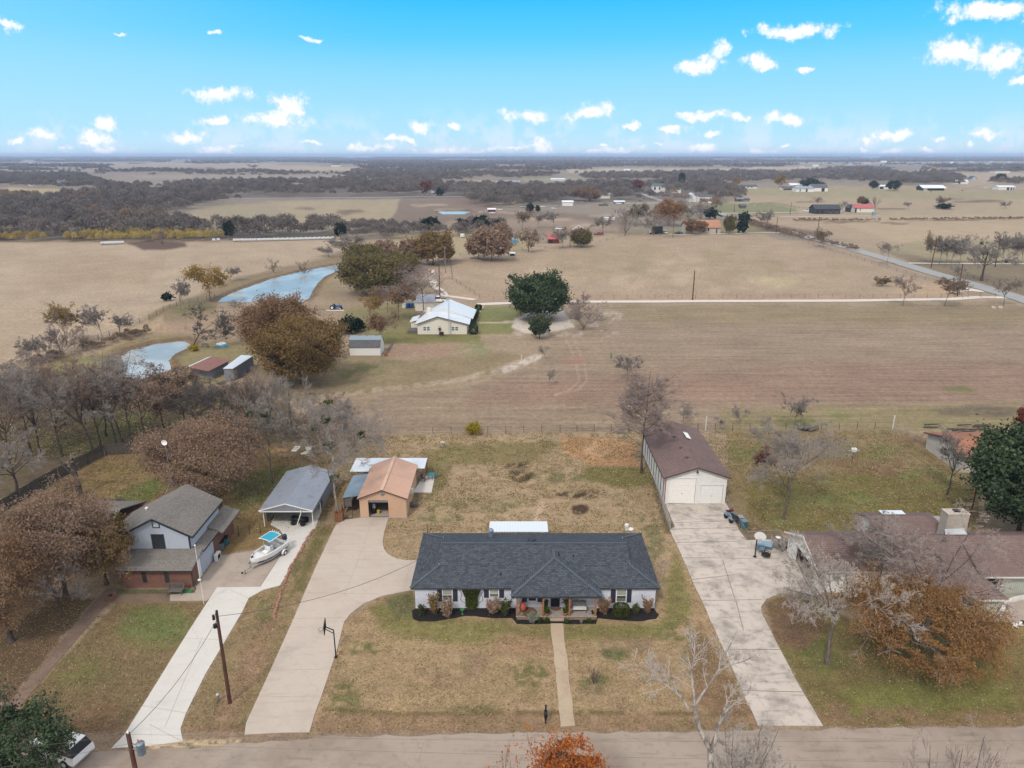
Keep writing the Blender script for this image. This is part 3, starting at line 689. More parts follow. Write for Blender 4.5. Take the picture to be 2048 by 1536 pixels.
o=t.n('ShaderNodeTexCoord').outputs['Object']
gc=t.n('ShaderNodeAttribute',attribute_name='gc').outputs['Color']
gs=t.n('ShaderNodeAttribute',attribute_name='gs').outputs['Fac']
gr=t.n('ShaderNodeAttribute',attribute_name='gr').outputs['Fac']
f1=t.noise(o,5.5,6,.72);f2=t.noise(o,.9,5,.6);f3=t.noise(t.vm('MULTIPLY',o,(.045,.75,1)),1.0,5,.62);f4=t.noise(o,.12,4)
def around(x,lo,hi):return t.lin(x,.3,.7,lo,hi)
f5=t.noise(o,1.9,4,.8);k1=t.math('MULTIPLY',around(f1,.62,1.38),around(f5,.80,1.20));k2=around(f2,.82,1.18);k3=t.math('ADD',1.0,t.math('MULTIPLY',gs,t.math('SUBTRACT',around(f3,.78,1.24),1.0)))
k4=around(f4,.93,1.07)
k=t.math('MULTIPLY',t.math('MULTIPLY',k1,k2),t.math('MULTIPLY',k3,k4))
c=t.mix(1.0,gc,t.n('ShaderNodeCombineColor',{0:k,1:k,2:k}).outputs[0],'MULTIPLY')
hue=t.ss(t.noise(o,.42,6,.7),.46,.64);c=t.mix(t.math('MULTIPLY',t.math('MULTIPLY',hue,gr),.55),c,t.mix(1.0,c,(.80,.92,.72),'MULTIPLY'))
# tufts: browner and greener spots
sp_=t.ss(t.noise(o,2.6,6,.75),.56,.68);c=t.mix(t.math('MULTIPLY',t.math('MULTIPLY',sp_,gr),.75),c,t.mix(1.0,c,(.56,.60,.50),'MULTIPLY'))
lv=t.ss(t.noise(o,7.5,4,.8),.62,.72);c=t.mix(t.math('MULTIPLY',t.math('MULTIPLY',lv,gr),.8),c,t.mix(1.0,c,(1.55,1.35,1.05),'MULTIPLY'))
fin(m,t,c,.98,f1,.5,.05,spec=.05)
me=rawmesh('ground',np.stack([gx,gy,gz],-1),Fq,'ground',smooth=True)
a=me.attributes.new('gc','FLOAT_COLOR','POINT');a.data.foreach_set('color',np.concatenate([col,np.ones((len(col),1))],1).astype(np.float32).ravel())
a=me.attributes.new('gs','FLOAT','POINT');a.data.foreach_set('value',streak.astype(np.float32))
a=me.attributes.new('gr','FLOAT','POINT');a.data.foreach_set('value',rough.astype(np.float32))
ground=bpy.data.objects.new('ground',me);COL.objects.link(ground);tag(ground,kind='structure')
GZ=gz.reshape(nr,nc)
def gh(x,y):
 j=int(np.clip(np.searchsorted(rows,y),1,nr-1));uu=x/(y*CP+12.9)
 i=int(np.clip(np.searchsorted(us,uu),1,nc-1));return float(GZ[j,i])
 # ------------------------------------------------------------------ water
m,t=newmat('water');o=t.n('ShaderNodeTexCoord').outputs['Object']
n=t.noise(t.vm('MULTIPLY',o,(1,1.6,1)),1.1,4,.6)
fin(m,t,t.mix(t.ss(t.noise(o,.06,4),.4,.6),AL(168,176,180),AL(196,202,204)),.12,n,.08,.03,spec=.09)
for P,zz in((POND1,-.45),(POND2,-.45),(POND3,-.5)):
 pts=[G(*p)for p in P];cx=sum(p[0]for p in pts)/len(pts);cy=sum(p[1]for p in pts)/len(pts)
 s_=1.06
 tag(MB().add([(cx+(p[0]-cx)*s_,cy+(p[1]-cy)*s_,zz)for p in pts],[tuple(range(len(pts)))]).build('water','water'),kind='structure')
 # ------------------------------------------------------------------ roads, drives, paths (sheets a few millimetres apart, near ones with a real edge)
def sheet(name,px,mat,z=.05,kind='structure',edge=None,wob=0.0,th=.08,label=None,cat=None):
 P=[G(*p)[:2]for p in px];Q=[]
 for i,p in enumerate(P):
  b=P[(i+1)%len(P)];n_=max(1,int(math.hypot(b[0]-p[0],b[1]-p[1])/(edge or 1e9)))
  for k_ in range(n_):
   x=p[0]+(b[0]-p[0])*k_/n_;y=p[1]+(b[1]-p[1])*k_/n_
   if k_ and wob:x+=(vnoise(np.float64(x*1.3),np.float64(y*1.3),5)-.5)*wob;y+=(vnoise(np.float64(x*1.3+40),np.float64(y*1.3),6)-.5)*wob
   Q.append((float(x),float(y)))
 n=len(Q);V=[(x,y,z)for x,y in Q]+[(x,y,z-th)for x,y in Q]
 mb=MB().add(V,[tuple(range(n))]+[(i,n+i,n+(i+1)%n,(i+1)%n)for i in range(n)])
 ob=mb.build(name,mat);tag(ob,label,cat,None,kind)
 return ob
sheet('road',[(XL-900,1500),(-100,1505),(215,1502),(300,1500),(490,1486),(640,1474),(900,1470),(1100,1466),(1500,1462),(1780,1456),(2048,1452),(XR+400,1446),(XR+400,1590),(XL-900,1640)],'asphalt',.012,edge=.9,wob=.5)
WD=[(223,1497),(248,1471),(300,1388),(346,1313),(381,1257),(434,1175),(521,1174),(558,1117),(578,1090),(560,1060),(541,1050),(575,960),(668,950),(632,1053),(580,1140),(560,1171),(527,1180),(498,1196),(484,1225),(451,1281),(410,1350),(372,1427),(361,1458),(366,1483),(300,1492)]
sheet('driveway',WD,'concrete_white',.045)
sheet('driveway',[(392,1174.4),(402,1160),(434,1113),(440,1112),(577,1091),(557.5,1116.5),(520.5,1173.6),(434,1174.4),(420,1196),(414,1202),(340,1202),(340,1190),(390,1186)],'concrete_old',.040)
sheet('path',[(232,1190),(339.5,1188),(339.5,1202),(236,1204),(217,1206),(110,1330),(32,1424),(-60,1500),(-110,1500),(22,1402),(110,1298),(199,1192),(214,1178),(236,1180)],'path_brown',.035)
MD=[(489,1470),(492,1447),(540,1343),(588,1236),(629,1140),(671,1051),(690,1040),(719,1036),(777,1036.5),(775,1043),(768,1066),(765,1085),(768,1098),(776,1109),(793,1118),(815,1121),(845,1121),(836,1180),(821,1181),(765,1192),(727,1208),(700,1229),(688,1245),(673,1304),(641,1398),(629,1430),(619,1465),(560,1466)]
sheet('driveway',MD,'concrete_drive',.05)
sheet('path',[(1101,1247),(1126,1247),(1150,1452),(1121,1454)],'path_tan',.045,edge=.5,wob=.14)
RD=[(1331,1008),(1350,1055),(1339,1059),(1365,1116),(1384,1160),(1403,1201),(1485,1382),(1516,1452),(1646,1452),(1602,1378),(1552,1284),(1523,1228),(1522,1214),(1533,1199),(1558,1188),(1606,1184),(1680,1186),(1690,1150),(1620,1118),(1580,1108),(1563,1100),(1547,1080),(1517,1080),(1492,1081),(1477,1058),(1452,1006)]
sheet('driveway',RD,'concrete_worn',.05,edge=.8,wob=.12)
# expansion joints of the drives: narrow dark grooves
def joints(name,segs,w=.05,z=.056,mat='black_iron'):
 mb=MB()
 for a,b in segs:
  a=G(*a);b=G(*b);mb.bar((a[0],a[1],z),(b[0],b[1],z),w,.006)
 o_=mb.build(name,mat);return tag(o_,kind='structure')
plain('joint_dark',AL(150,134,122),1,.2);plain('joint_light',AL(190,176,162),1,.1)
joints('driveway_joint',[((588,1238),(690,1236)),((541,1341),(660,1339)),((515,1395),(640,1393)),((808,1181),(822,1121)),((612,1186),(760,1189)),((648,1101),(770,1104)),((745,1040),(720,1110)),((720,1110),(690,1190))],.04,.056,'joint_light')
joints('driveway_joint',[((1340,1059),(1474,1056)),((1366,1116),(1560,1118)),((1404,1202),(1523,1200)),((1354,1086),(1480,1083)),((1385,1160),(1470,1150)),((1486,1382),(1604,1385)),((1472,1203),(1487,1262)),((1350,1046),(1470,1042)),((1445,1120),(1470,1200)),((1455,1300),(1560,1300))],.07,.056,'joint_dark')
joints('driveway_joint',[((497,1197),(460,1180)),((451,1281),(368,1277)),((372,1427),(284,1412)),((405,1275),(330,1455)),((365,1484),(300,1450))],.03,.051,'joint_light')
# far roads
def strip(name,pts,wm,mat,z):
 P=[G(*p)for p in pts];L=[];Rr=[]
 for i,p in enumerate(P):
  a=P[max(0,i-1)];b=P[min(len(P)-1,i+1)];d=math.hypot(b[0]-a[0],b[1]-a[1]);nx,ny=-(b[1]-a[1])/d,(b[0]-a[0])/d
  w=wm[i]if hasattr(wm,'__len__')else wm
  L.append((p[0]+nx*w/2,p[1]+ny*w/2,z));Rr.append((p[0]-nx*w/2,p[1]-ny*w/2,z))
 n=len(P);mb=MB()
 # each side of the strip follows the ground
 V=[(x,y,gh(x,y)+z)for x,y,_ in L]+[(x,y,gh(x,y)+z)for x,y,_ in Rr]
 mb.add(V,[(i,i+1,n+i+1,n+i)for i in range(n-1)])
 return tag(mb.build(name,mat),kind='structure')
def dens(pts,k=8):
 out=[]
 for a,b in zip(pts[:-1],pts[1:]):
  for i in range(k):out.append((a[0]+(b[0]-a[0])*i/k,a[1]+(b[1]-a[1])*i/k))
 return out+[pts[-1]]
strip('road',dens([(2130,630),(2048,600),(1990,583),(1900,556),(1810,530),(1700,497),(1600,470),(1520,448),(1470,434),(1440,428)],14),7.0,'asphalt_grey',.16)
strip('road',dens([(1440,428),(1380,416),(1330,404),(1300,394),(1288,388)],8),7.0,'asphalt_grey',.2)
strip('gravel_drive',dens([(955,609),(1000,607),(1150,604),(1400,603),(1700,602),(1900,599),(1960,595),(2010,596)],20),[3.4]*140+[12],'gravel_white',.10)
strip('gravel_drive',dens([(1912,584),(1930,579),(1968,585)],4),[1,3,5,6,8,6,5,3,1],'gravel_white',.14)
strip('gravel_drive',dens([(1790,527),(1850,527),(2060,528)],8),2.6,'gravel_white',.14)
strip('gravel_drive',dens([(1380,428),(1560,425.5),(1640,424),(1690,423)],8),4,'gravel_white',.2)
strip('gravel_drive',dens([(1560,435),(1640,433),(1760,432)],8),3,'gravel_white',.2)
strip('gravel_drive',dens([(1340,470.5),(1420,469),(1500,467),(1560,466)],8),2.6,'gravel_white',.2)
strip('gravel_drive',dens([(1220,406),(1290,406.5),(1330,406)],4),5,'gravel_white',.2)
strip('gravel_drive',dens([(1880,371),(1990,377),(2100,383)],4),8,'asphalt_grey',.3)
strip('highway',dens([(100,402),(330,399),(480,397),(700,396),(960,393)],12),10,'asphalt_grey',.3)
strip('path',dens([(862,540),(868,572),(884,583),(890,592),(950,600)],6),2.5,'gravel_white',.12)
# ------------------------------------------------------------------ trees
def ngrow(rng,P,Rd,n,lf,ang,t0,t1,k,wob,up,rf,outw=0.0):
 N,kp=P.shape[0],P.shape[1]-1
 t=(rng.uniform(0,1,(N,n))*.6+(np.arange(n)[None,:]+.5)/n*.4*1.0)
 t=np.clip(t,0,1)*(t1-t0)+t0;t=t*kp
 i=np.minimum(t.astype(int),kp-1);f=(t-i)[...,None];r=np.arange(N)[:,None]
 p0=P[r,i]*(1-f)+P[r,i+1]*f
 tg=P[r,i+1]-P[r,i];tg/=np.linalg.norm(tg,axis=-1,keepdims=True)+1e-9
 rb=(Rd[r,i]*(1-f[...,0])+Rd[r,i+1]*f[...,0])*rf
 L=np.linalg.norm(np.diff(P,axis=1),axis=-1).sum(1)[:,None]*lf*rng.uniform(.65,1.25,(N,n))*(1-.4*t/kp)
 p0=p0.reshape(-1,3);tg=tg.reshape(-1,3);rb=rb.ravel();L=L.ravel();M=len(L)
 ax=np.cross(tg,rng.normal(size=(M,3)));ax/=np.linalg.norm(ax,axis=-1,keepdims=True)+1e-9
 a=np.radians(ang)*rng.uniform(.65,1.3,M)[:,None]
 d=tg*np.cos(a)+ax*np.sin(a)
 out=np.empty((M,k+1,3));out[:,0]=p0;Rr=np.empty((M,k+1));Rr[:,0]=rb
 for s in range(k):
  d=d+rng.normal(size=(M,3))*wob;d[:,2]+=up
  if outw:d[:,:2]+=outw*p0[:,:2]/(np.linalg.norm(p0[:,:2],axis=-1,keepdims=True)+.05)
  d/=np.linalg.norm(d,axis=-1,keepdims=True)
  out[:,s+1]=out[:,s]+d*(L/k)[:,None];Rr[:,s+1]=rb*(1-.72*(s+1)/k)
 return out,Rr
def tubes(P,Rd,n):
 M,k1=P.shape[:2]
 d=P[:,-1]-P[:,0];d/=np.linalg.norm(d,axis=-1,keepdims=True)+1e-9
 h=np.where(np.abs(d[:,2:3])<.9,np.array([[0,0,1.0]]),np.array([[1.0,0,0]]))
 e=np.cross(d,h);e/=np.linalg.norm(e,axis=-1,keepdims=True);f=np.cross(d,e)
 an=np.arange(n)*2*np.pi/n
 ring=e[:,None,None]*np.cos(an)[None,None,:,None]+f[:,None,None]*np.sin(an)[None,None,:,None]
 V=(P[:,:,None]+ring*Rd[:,:,None,None]).reshape(-1,3)
 b=(np.arange(M)[:,None,None]*k1+np.arange(k1-1)[None,:,None])*n
 i=np.arange(n)[None,None,:];j=(i+1)%n
 F=np.stack([b+i,b+j,b+n+j,b+n+i],-1).reshape(-1,4)
 return V,F
def leaves(rng,C,size,tv):
 M=len(C);a=rng.normal(size=(M,3));a/=np.linalg.norm(a,axis=-1,keepdims=True);b=np.cross(a,rng.normal(size=(M,3)));b/=np.linalg.norm(b,axis=-1,keepdims=True)
 s=size*rng.uniform(.55,1.35,(M,1));a*=s;b*=s*rng.uniform(.45,.8,(M,1))
 V=np.stack([C-a-b*.3,C-b,C+a+b*.3,C+b],1).reshape(-1,3)
 return V,np.arange(M*4).reshape(-1,4),tv
KINDS={# lv: list of (n, length, angle, t0, t1, steps, wobble, up, radius), lead: trunk height share
'bare':dict(lead=.58,tr=.015,lv=[(10,.80,46,.30,1,6,.11,.06,.6),(8,.50,46,.12,1,4,.13,.03,.55),(6,.55,40,.1,1,3,.13,.02,.6),(5,.55,42,.1,1,2,.14,.02,.7),(4,.55,40,.1,1,1,.1,.02,.7)],tw='twig_grey',bk='bark',tmin=.010),'vase':dict(lead=.32,tr=.016,lv=[(9,1.6,38,.5,1,6,.08,.09,.6),(9,.42,46,.10,1,4,.10,.04,.5),(6,.5,38,.1,1,3,.12,.03,.6),(5,.5,42,.1,1,2,.14,.02,.7),(4,.55,40,.1,1,1,.1,.02,.7)],tw='twig_grey',bk='bark',tmin=.010),'spread':dict(lead=.30,tr=.026,lv=[(9,1.5,54,.5,1,6,.15,.07,.6),(8,.55,44,.12,1,5,.17,.04,.55),(6,.5,44,.1,1,3,.16,.03,.6),(5,.5,44,.15,1,2,.16,.02,.7),(4,.55,40,.1,1,1,.1,.02,.7)],tw='twig_grey',bk='bark_dark',tmin=.011),'cone':dict(lead=.97,tr=.012,lv=[(64,.30,58,.20,.98,5,.06,.08,.38),(9,.40,44,.03,1,3,.10,.04,.55),(6,.45,40,.05,1,2,.12,.03,.65),(4,.6,38,.1,1,1,.1,.03,.7)],tw='twig_mauve',bk='bark_dark',tmin=.009),'shrub':dict(lead=.10,tr=.02,lv=[(15,7.0,34,.2,1,5,.10,.06,.55),(6,.45,30,.25,1,3,.11,.04,.6),(5,.45,34,.2,1,2,.12,.02,.7),(4,.6,34,.1,1,1,.1,.03,.7)],tw='twig_brown',bk='bark',tmin=.010),'weep':dict(lead=.45,tr=.020,lv=[(9,1.0,42,.5,1,6,.1,.08,.6),(7,.6,50,.25,1,5,.12,-.08,.5),(6,.5,40,.2,1,3,.12,-.12,.6)],tw='twig_brown',bk='bark',tmin=.010),'oak':dict(lead=.28,tr=.026,lv=[(9,1.75,54,.5,1,6,.14,.07,.55),(7,.5,44,.25,1,4,.15,.03,.55),(6,.45,44,.2,1,3,.15,.02,.6)],tw='twig_brown',bk='bark_dark',tmin=.012),}
PC={}
def make_tree(name,label,cat,x,y,H,Wd,kind,seed=1,leaf=None,nleaf=0,ls=.16,sig=.03,tw=None,bk=None,group=None,dens_=1.25,zmin=0.0,mist=0,lean=(0,0),twn=None,thick=1.0,flat=None,z0=None):
 K=KINDS[kind];rng=np.random.default_rng(seed)
 k=8;P=np.zeros((1,k+1,3));P[0,:,2]=np.linspace(0,K['lead'],k+1)
 P[0,1:,:2]+=np.cumsum(rng.normal(size=(k,2))*.0035,0);P[0,:,0]+=np.linspace(0,1,k+1)**1.5*lean[0];P[0,:,1]+=np.linspace(0,1,k+1)**1.5*lean[1]
 tr=K['tr']*thick;Rd=(tr*(1-.55*np.linspace(0,1,k+1)*(1 if K['lead']<.7 else 1.55)))[None,:].copy();Rd[0,0]*=1.5;Rd[0,1]*=1.08
 lv=[(P,Rd)]
 for i,(n,lf,ang,t0,t1,ks,wob,up,rf)in enumerate(K['lv']):
  nn=max(2,int(round(n*(dens_ if i>=len(K['lv'])-2 else 1))))
  q_=ngrow(rng,lv[-1][0],lv[-1][1],nn,lf,ang,t0,t1,ks,wob,up,rf)
  lv.append(q_)
 allp=lv[-1][0].reshape(-1,3);lo=np.percentile(allp,1.5,0);hi=np.percentile(allp,98.5,0)
 sx=Wd/max(hi[0]-lo[0],1e-3);sy=Wd/max(hi[1]-lo[1],1e-3);sz=H/hi[2];s=np.array([sx,(sx+sy)/2,sz])*(np.array([.84,.84,.95])if kind=='oak' else 1.0);rs=H*.72
 tm=K['tmin']*(.95+max(0,y-60)/180)
 T=[];Fs=[];off=0
 for i,n in((0,8),(1,6)):
  V,F=tubes(lv[i][0]*s,np.maximum(lv[i][1]*rs,tm*1.5),n);T.append(V);Fs.append(F+off);off+=len(V)
 root=thing(name,label,cat,(x,y,gh(x,y)if z0 is None else z0),0,group)
 def put(nm,V,F,mats,fm=None,tv=None,sm=False):
  o_=bpy.data.objects.new(nm,rawmesh(nm,V,F,mats,fm,tv,sm));COL.objects.link(o_);o_.parent=root;return o_
 put('trunk',np.concatenate(T),np.concatenate(Fs),bk or K['bk'],sm=True)
 Vs=[];Fs=[];Ms=[];Ts=[];off=0
 for i in range(2,len(lv)):
  if leaf and nleaf>8000 and i>3:break
  V,F=tubes(lv[i][0]*s,np.maximum(lv[i][1]*rs,tm),4 if i==2 else 3);Vs.append(V);Fs.append(F+off);off+=len(V);Ms.append(np.zeros(len(F)))
  b_=np.repeat(rng.uniform(0,1,len(lv[i][0])),len(F)//len(lv[i][0]));Ts.append(np.clip(b_*.6+rng.uniform(0,.4,len(F)),0,1))
 mats=[tw or K['tw']]
 if leaf:
  L=lv[-1][0];a=rng.integers(0,len(L),nleaf);f=rng.uniform(.15,1.1,nleaf)[:,None]*(L.shape[1]-1);i=np.minimum(f.astype(int),L.shape[1]-2)
  fr=f-i;C=(L[a,i[:,0]]*(1-fr)+L[a,i[:,0]+1]*fr)*s+rng.normal(size=(nleaf,3))*sig*(H+Wd)/2
  if kind=='oak':
   nd=int(nleaf*.74);nc_=max(30,int(nleaf/90));dc=rng.normal(size=(nc_,3));dc/=np.linalg.norm(dc,axis=1,keepdims=True)
   rr=rng.uniform(.5,1.0,(nc_,1))**.6*(1+.16*(fbm(dc[:,:1]*2+9,dc[:,1:2]*2+dc[:,2:]*2+9,seed)-.5))
   cc=dc*rr*np.array([Wd*.45,Wd*.45,H*.40])+np.array([0,0,H*.57]);cc=cc[cc[:,2]>H*.22]
   ia=rng.integers(0,len(cc),nd);Cd=cc[ia]+rng.normal(size=(nd,3))*np.array([1,1,.75])*Wd*.052
   C=np.concatenate([C[:nleaf-nd],Cd]);a=np.concatenate([a[:nleaf-nd],(ia*7919)%len(L)])
  if flat is not None:C[:,2]=np.maximum(C[:,2],flat*H+rng.normal(size=nleaf)*.03*H)
  if zmin:keep=C[:,2]>zmin*H*(1+.15*np.sin(C[:,0]*1.1+seed));C=C[keep];a=a[keep]
  # gaps through the crown
  g=fbm(C[:,0]/(Wd*.12)+C[:,2]/(Wd*.15)+50,C[:,1]/(Wd*.12)+C[:,2]/(Wd*.1)+50,seed,3);keep=g>.44-.1*rng.uniform(size=len(g));C=C[keep];a=a[keep]
  cl=rng.uniform(0,1,len(L))[a];big=rng.uniform(0,1,max(1,len(lv[-2][0])))[np.minimum(a//max(1,len(L)//len(lv[-2][0])),len(lv[-2][0])-1)]
  tvl=np.clip(.2*cl+.5*big+rng.uniform(0,.3,len(C)),0,1)
  V,F,tvl=leaves(rng,C,ls,tvl);Vs.append(V);Fs.append(F+off);Ms.append(np.ones(len(F)));Ts.append(tvl);off+=len(V);mats.append(leaf)
 put('crown',np.concatenate(Vs),np.concatenate(Fs),mats,np.concatenate(Ms),np.concatenate(Ts))
 for q_ in range(mist):
  L=lv[2][0];c=L[rng.integers(0,len(L)),2]*s;C=c+np.clip(rng.normal(size=(260,3)),-1.6,1.6)*np.array([1,1,.8])*H*.020
  V,F,tvl=leaves(rng,C,.11,rng.uniform(0,1,260));put('mistletoe',V,F,'leaf_mistletoe',None,tvl)
 root['_h']=H;root['_w']=Wd
 return root
def tree(name,label,cat,px,py,ptop,wpx,kind,seed=1,proto=None,group=None,rot=None,**kw):
 x,y,_=G(px,py);H=max(.6,HT(px,py,ptop)*1.0);Wm=wpx*MPP(py)*(1-.5*H*SP/(y*CP+CAMH*SP))
 if proto:
  key=proto
  if key not in PC:kw.setdefault('dens_',.8)
  if key in PC:
   o_,h0,w0=PC[key]
   c=copy_tree(o_,(x,y,gh(x,y)),(seed*2.399)%6.283,(Wm/w0,Wm/w0,H/h0),label,group);c.name=name;c['category']=cat
   return c
  o_=make_tree(name,label,cat,x,y,H,Wm,kind,seed,group=group,**kw);PC[key]=(o_,H,Wm);return o_
 return make_tree(name,label,cat,x,y,H,Wm,kind,seed,group=group,**kw)
 # ------------------------------------------------------------------ buildings near the camera
def window(par,x0,x1,z0,z1,y,fmat='trim_white',gmat='glass',split='h',fw=.07,axis='y',sgn=-1,name='window',blind=False):
 """frame proud of the wall with panes set in it; axis y: wall faces the camera, axis x: wall faces sideways"""
 def B(mb,a0,a1,d0,d1,b0,b1):
  lo,hi=(y+sgn*max(d0,d1),y+sgn*min(d0,d1))if sgn<0 else(y+d0,y+d1)
  if lo>hi:lo,hi=hi,lo
  if axis=='y':mb.box(a0,a1,lo,hi,b0,b1)
  else:mb.box(lo,hi,a0,a1,b0,b1)
 f=MB();d=.05
 B(f,x0,x1,.004,d,z1-fw,z1);B(f,x0,x1,.004,d,z0,z0+fw);B(f,x0,x0+fw,.004,d,z0+fw,z1-fw);B(f,x1-fw,x1,.004,d,z0+fw,z1-fw)
 zm=(z0+z1)/2;xm=(x0+x1)/2
 if split in('h','hv'):B(f,x0+fw,x1-fw,.004,d*.8,zm-fw*.35,zm+fw*.35)
 if split=='v':B(f,xm-fw*.4,xm+fw*.4,.004,d*.8,z0+fw,z1-fw)
 if split=='hv':
  B(f,xm-fw*.4,xm+fw*.4,.004,d*.8,z0+fw,zm-fw*.35);B(f,xm-fw*.4,xm+fw*.4,.004,d*.8,zm+fw*.35,z1-fw)
 w=f.build(name,fmat,par)
 g=MB();B(g,x0+fw,x1-fw,.001,.018,z0+fw,z1-fw);g.build('pane',gmat,w)
 if blind:
  g=MB();B(g,x0+fw,x1-fw,.019,.026,zm+.02,z1-fw);g.build('blind','blind',w)
  g=MB()
  for i in range(3):B(g,x0+fw,x1-fw,.019,.026,z0+fw+.08+i*.13,z0+fw+.13+i*.13)
  g.build('blind','blind',w)
 return w
def shutter(par,x0,x1,z0,z1,y):
 s=MB().box(x0,x1,y-.045,y-.003,z0,z1);n=int((z1-z0)/.09)
 for i in range(n):s.box(x0+.05,x1-.05,y-.06,y-.045,z0+.05+i*(z1-z0-.1)/n,z0+.05+(i+.55)*(z1-z0-.1)/n)
 return s.build('shutter','shutter',par)
def gable_roof(mb,x0,x1,y0,y1,ze,zr,th=.14,axis='y',xr=None):
 """ridge along axis"""
 if axis=='y':
  c=(x0+x1)/2 if xr is None else xr
  mb.slab([(x0,y0,ze),(c,y0,zr),(c,y1,zr),(x0,y1,ze)],th);mb.slab([(c,y0,zr),(x1,y0,ze),(x1,y1,ze),(c,y1,zr)],th)
 else:
  c=(y0+y1)/2 if xr is None else xr
  mb.slab([(x0,y0,ze),(x1,y0,ze),(x1,c,zr),(x0,c,zr)],th);mb.slab([(x0,c,zr),(x1,c,zr),(x1,y1,ze),(x0,y1,ze)],th)
 return mb
def gable_walls(mb,x0,x1,y0,y1,z0,ze,zr,axis='y',xr=None,open_front=None,fdoor=()):
 c=((x0+x1)/2 if axis=='y' else(y0+y1)/2)if xr is None else xr
 if axis=='y':
  mb.poly([(x1,y1,z0),(x0,y1,z0),(x0,y1,ze),(c,y1,zr),(x1,y1,ze)])
  mb.poly([(x0,y1,z0),(x0,y0,z0),(x0,y0,ze),(x0,y1,ze)]);mb.poly([(x1,y0,z0),(x1,y1,z0),(x1,y1,ze),(x1,y0,ze)])
  # front wall cut round its doors (x0, x1, ztop)
  ds=sorted(fdoor);zt=max([d[2]for d in ds],default=z0);xs=[x0]
  if ds:
   prev=x0
   for d in ds:
    if d[0]>prev:mb.poly([(prev,y0,z0),(d[0],y0,z0),(d[0],y0,zt),(prev,y0,zt)])
    if d[2]<zt:mb.poly([(d[0],y0,d[2]),(d[1],y0,d[2]),(d[1],y0,zt),(d[0],y0,zt)])
    mb.poly([(d[0],y0,z0),(d[0],y0+.2,z0),(d[0],y0+.2,d[2]),(d[0],y0,d[2])]);mb.poly([(d[1],y0,z0),(d[1],y0+.2,z0),(d[1],y0+.2,d[2]),(d[1],y0,d[2])])
    mb.poly([(d[0],y0,d[2]),(d[1],y0,d[2]),(d[1],y0+.2,d[2]),(d[0],y0+.2,d[2])])
    prev=d[1]
   mb.poly([(prev,y0,z0),(x1,y0,z0),(x1,y0,zt),(prev,y0,zt)])
  mb.poly([(x0,y0,zt if ds else z0),(x1,y0,zt if ds else z0),(x1,y0,ze),(c,y0,zr),(x0,y0,ze)])
 else:
  mb.poly([(x0,y0,z0),(x1,y0,z0),(x1,y0,ze),(x0,y0,ze)]);mb.poly([(x1,y1,z0),(x0,y1,z0),(x0,y1,ze),(x1,y1,ze)])
  mb.poly([(x0,y1,z0),(x0,y0,z0),(x0,y0,ze),(x0,c,zr),(x0,y1,ze)]);mb.poly([(x1,y0,z0),(x1,y1,z0),(x1,y1,ze),(x1,c,zr),(x1,y0,ze)])
 return mb
 # ---- the main house: white painted brick, charcoal hip roof with a gablet at each end
HX0,HX1,HY0,HY1,ZE,ZR=-9.76,14.2,58.86,69.27,2.5,4.32
mh=thing('brick_house','long white painted brick ranch house with a charcoal shingle roof and front porch','house',(2.2,64,0))
WY=59.14
mb=MB().box(-9.38,13.88,WY,68.9,0,2.36);mb.build('wall','brick_white',mh)
t=.49;sk=t*5.205;zs=ZE+t*(ZR-ZE)
yr=(HY0+HY1)/2;gxl,gxr=HX0+sk,HX1-sk
rf=MB();th=.16
rf.slab([(HX0,HY0,ZE),(HX1,HY0,ZE),(gxr,HY0+sk,zs),(gxl,HY0+sk,zs)],th)
rf.slab([(gxl-.12,HY0+sk,zs+.02),(gxr+.12,HY0+sk,zs+.02),(gxr+.12,yr,ZR),(gxl-.12,yr,ZR)],th)
rf.slab([(gxl-.12,yr,ZR),(gxr+.12,yr,ZR),(gxr+.12,HY1-sk,zs+.02),(gxl-.12,HY1-sk,zs+.02)],th)
rf.slab([(gxl,HY1-sk,zs),(gxr,HY1-sk,zs),(HX1,HY1,ZE),(HX0,HY1,ZE)],th)
rf.slab([(HX0,HY1,ZE),(HX0,HY0,ZE),(gxl,HY0+sk,zs),(gxl,HY1-sk,zs)],th)
rf.slab([(HX1,HY0,ZE),(HX1,HY1,ZE),(gxr,HY1-sk,zs),(gxr,HY0+sk,zs)],th)
roof=rf.build('roof','roof_charcoal',mh)
g=MB()
for gx_,s_ in((gxl,-1),(gxr,1)):MB().prism([(0,0)]*0 or[(gx_+s_*.02,HY0+sk+.1),(gx_+s_*.05,HY0+sk+.1),(gx_+s_*.05,HY1-sk-.1),(gx_+s_*.02,HY1-sk-.1)],zs-.12,zs+.1).add([(gx_+s_*.03,HY0+sk+.1,zs+.1),(gx_+s_*.03,HY1-sk-.1,zs+.1),(gx_+s_*.03,yr,ZR-.18)],[(0,1,2)]).build('gablet','trim_white',roof)
# porch roof
PX0,PX1,PY=-.08,8.47,57.47;pc=(PX0+PX1)/2;za=ZE+(PX1-PX0)/2*.35;ya=PY+(PX1-PX0)/2
def mainz(y):return ZE+(y-HY0)*(ZR-ZE)/(yr-HY0)
yb=HY0+(za-ZE)/((ZR-ZE)/(yr-HY0))
pr=MB();e=.03
pr.slab([(PX0,PY,ZE+e),(PX1,PY,ZE+e),(pc,ya,za+e)],th)
pr.slab([(PX0,HY0+.05,ZE+e),(PX0,PY,ZE+e),(pc,ya,za+e),(pc,yb,za+e)],th)
pr.slab([(PX1,PY,ZE+e),(PX1,HY0+.05,ZE+e),(pc,yb,za+e),(pc,ya,za+e)],th)
pr.build('porch_roof','roof_charcoal',mh)
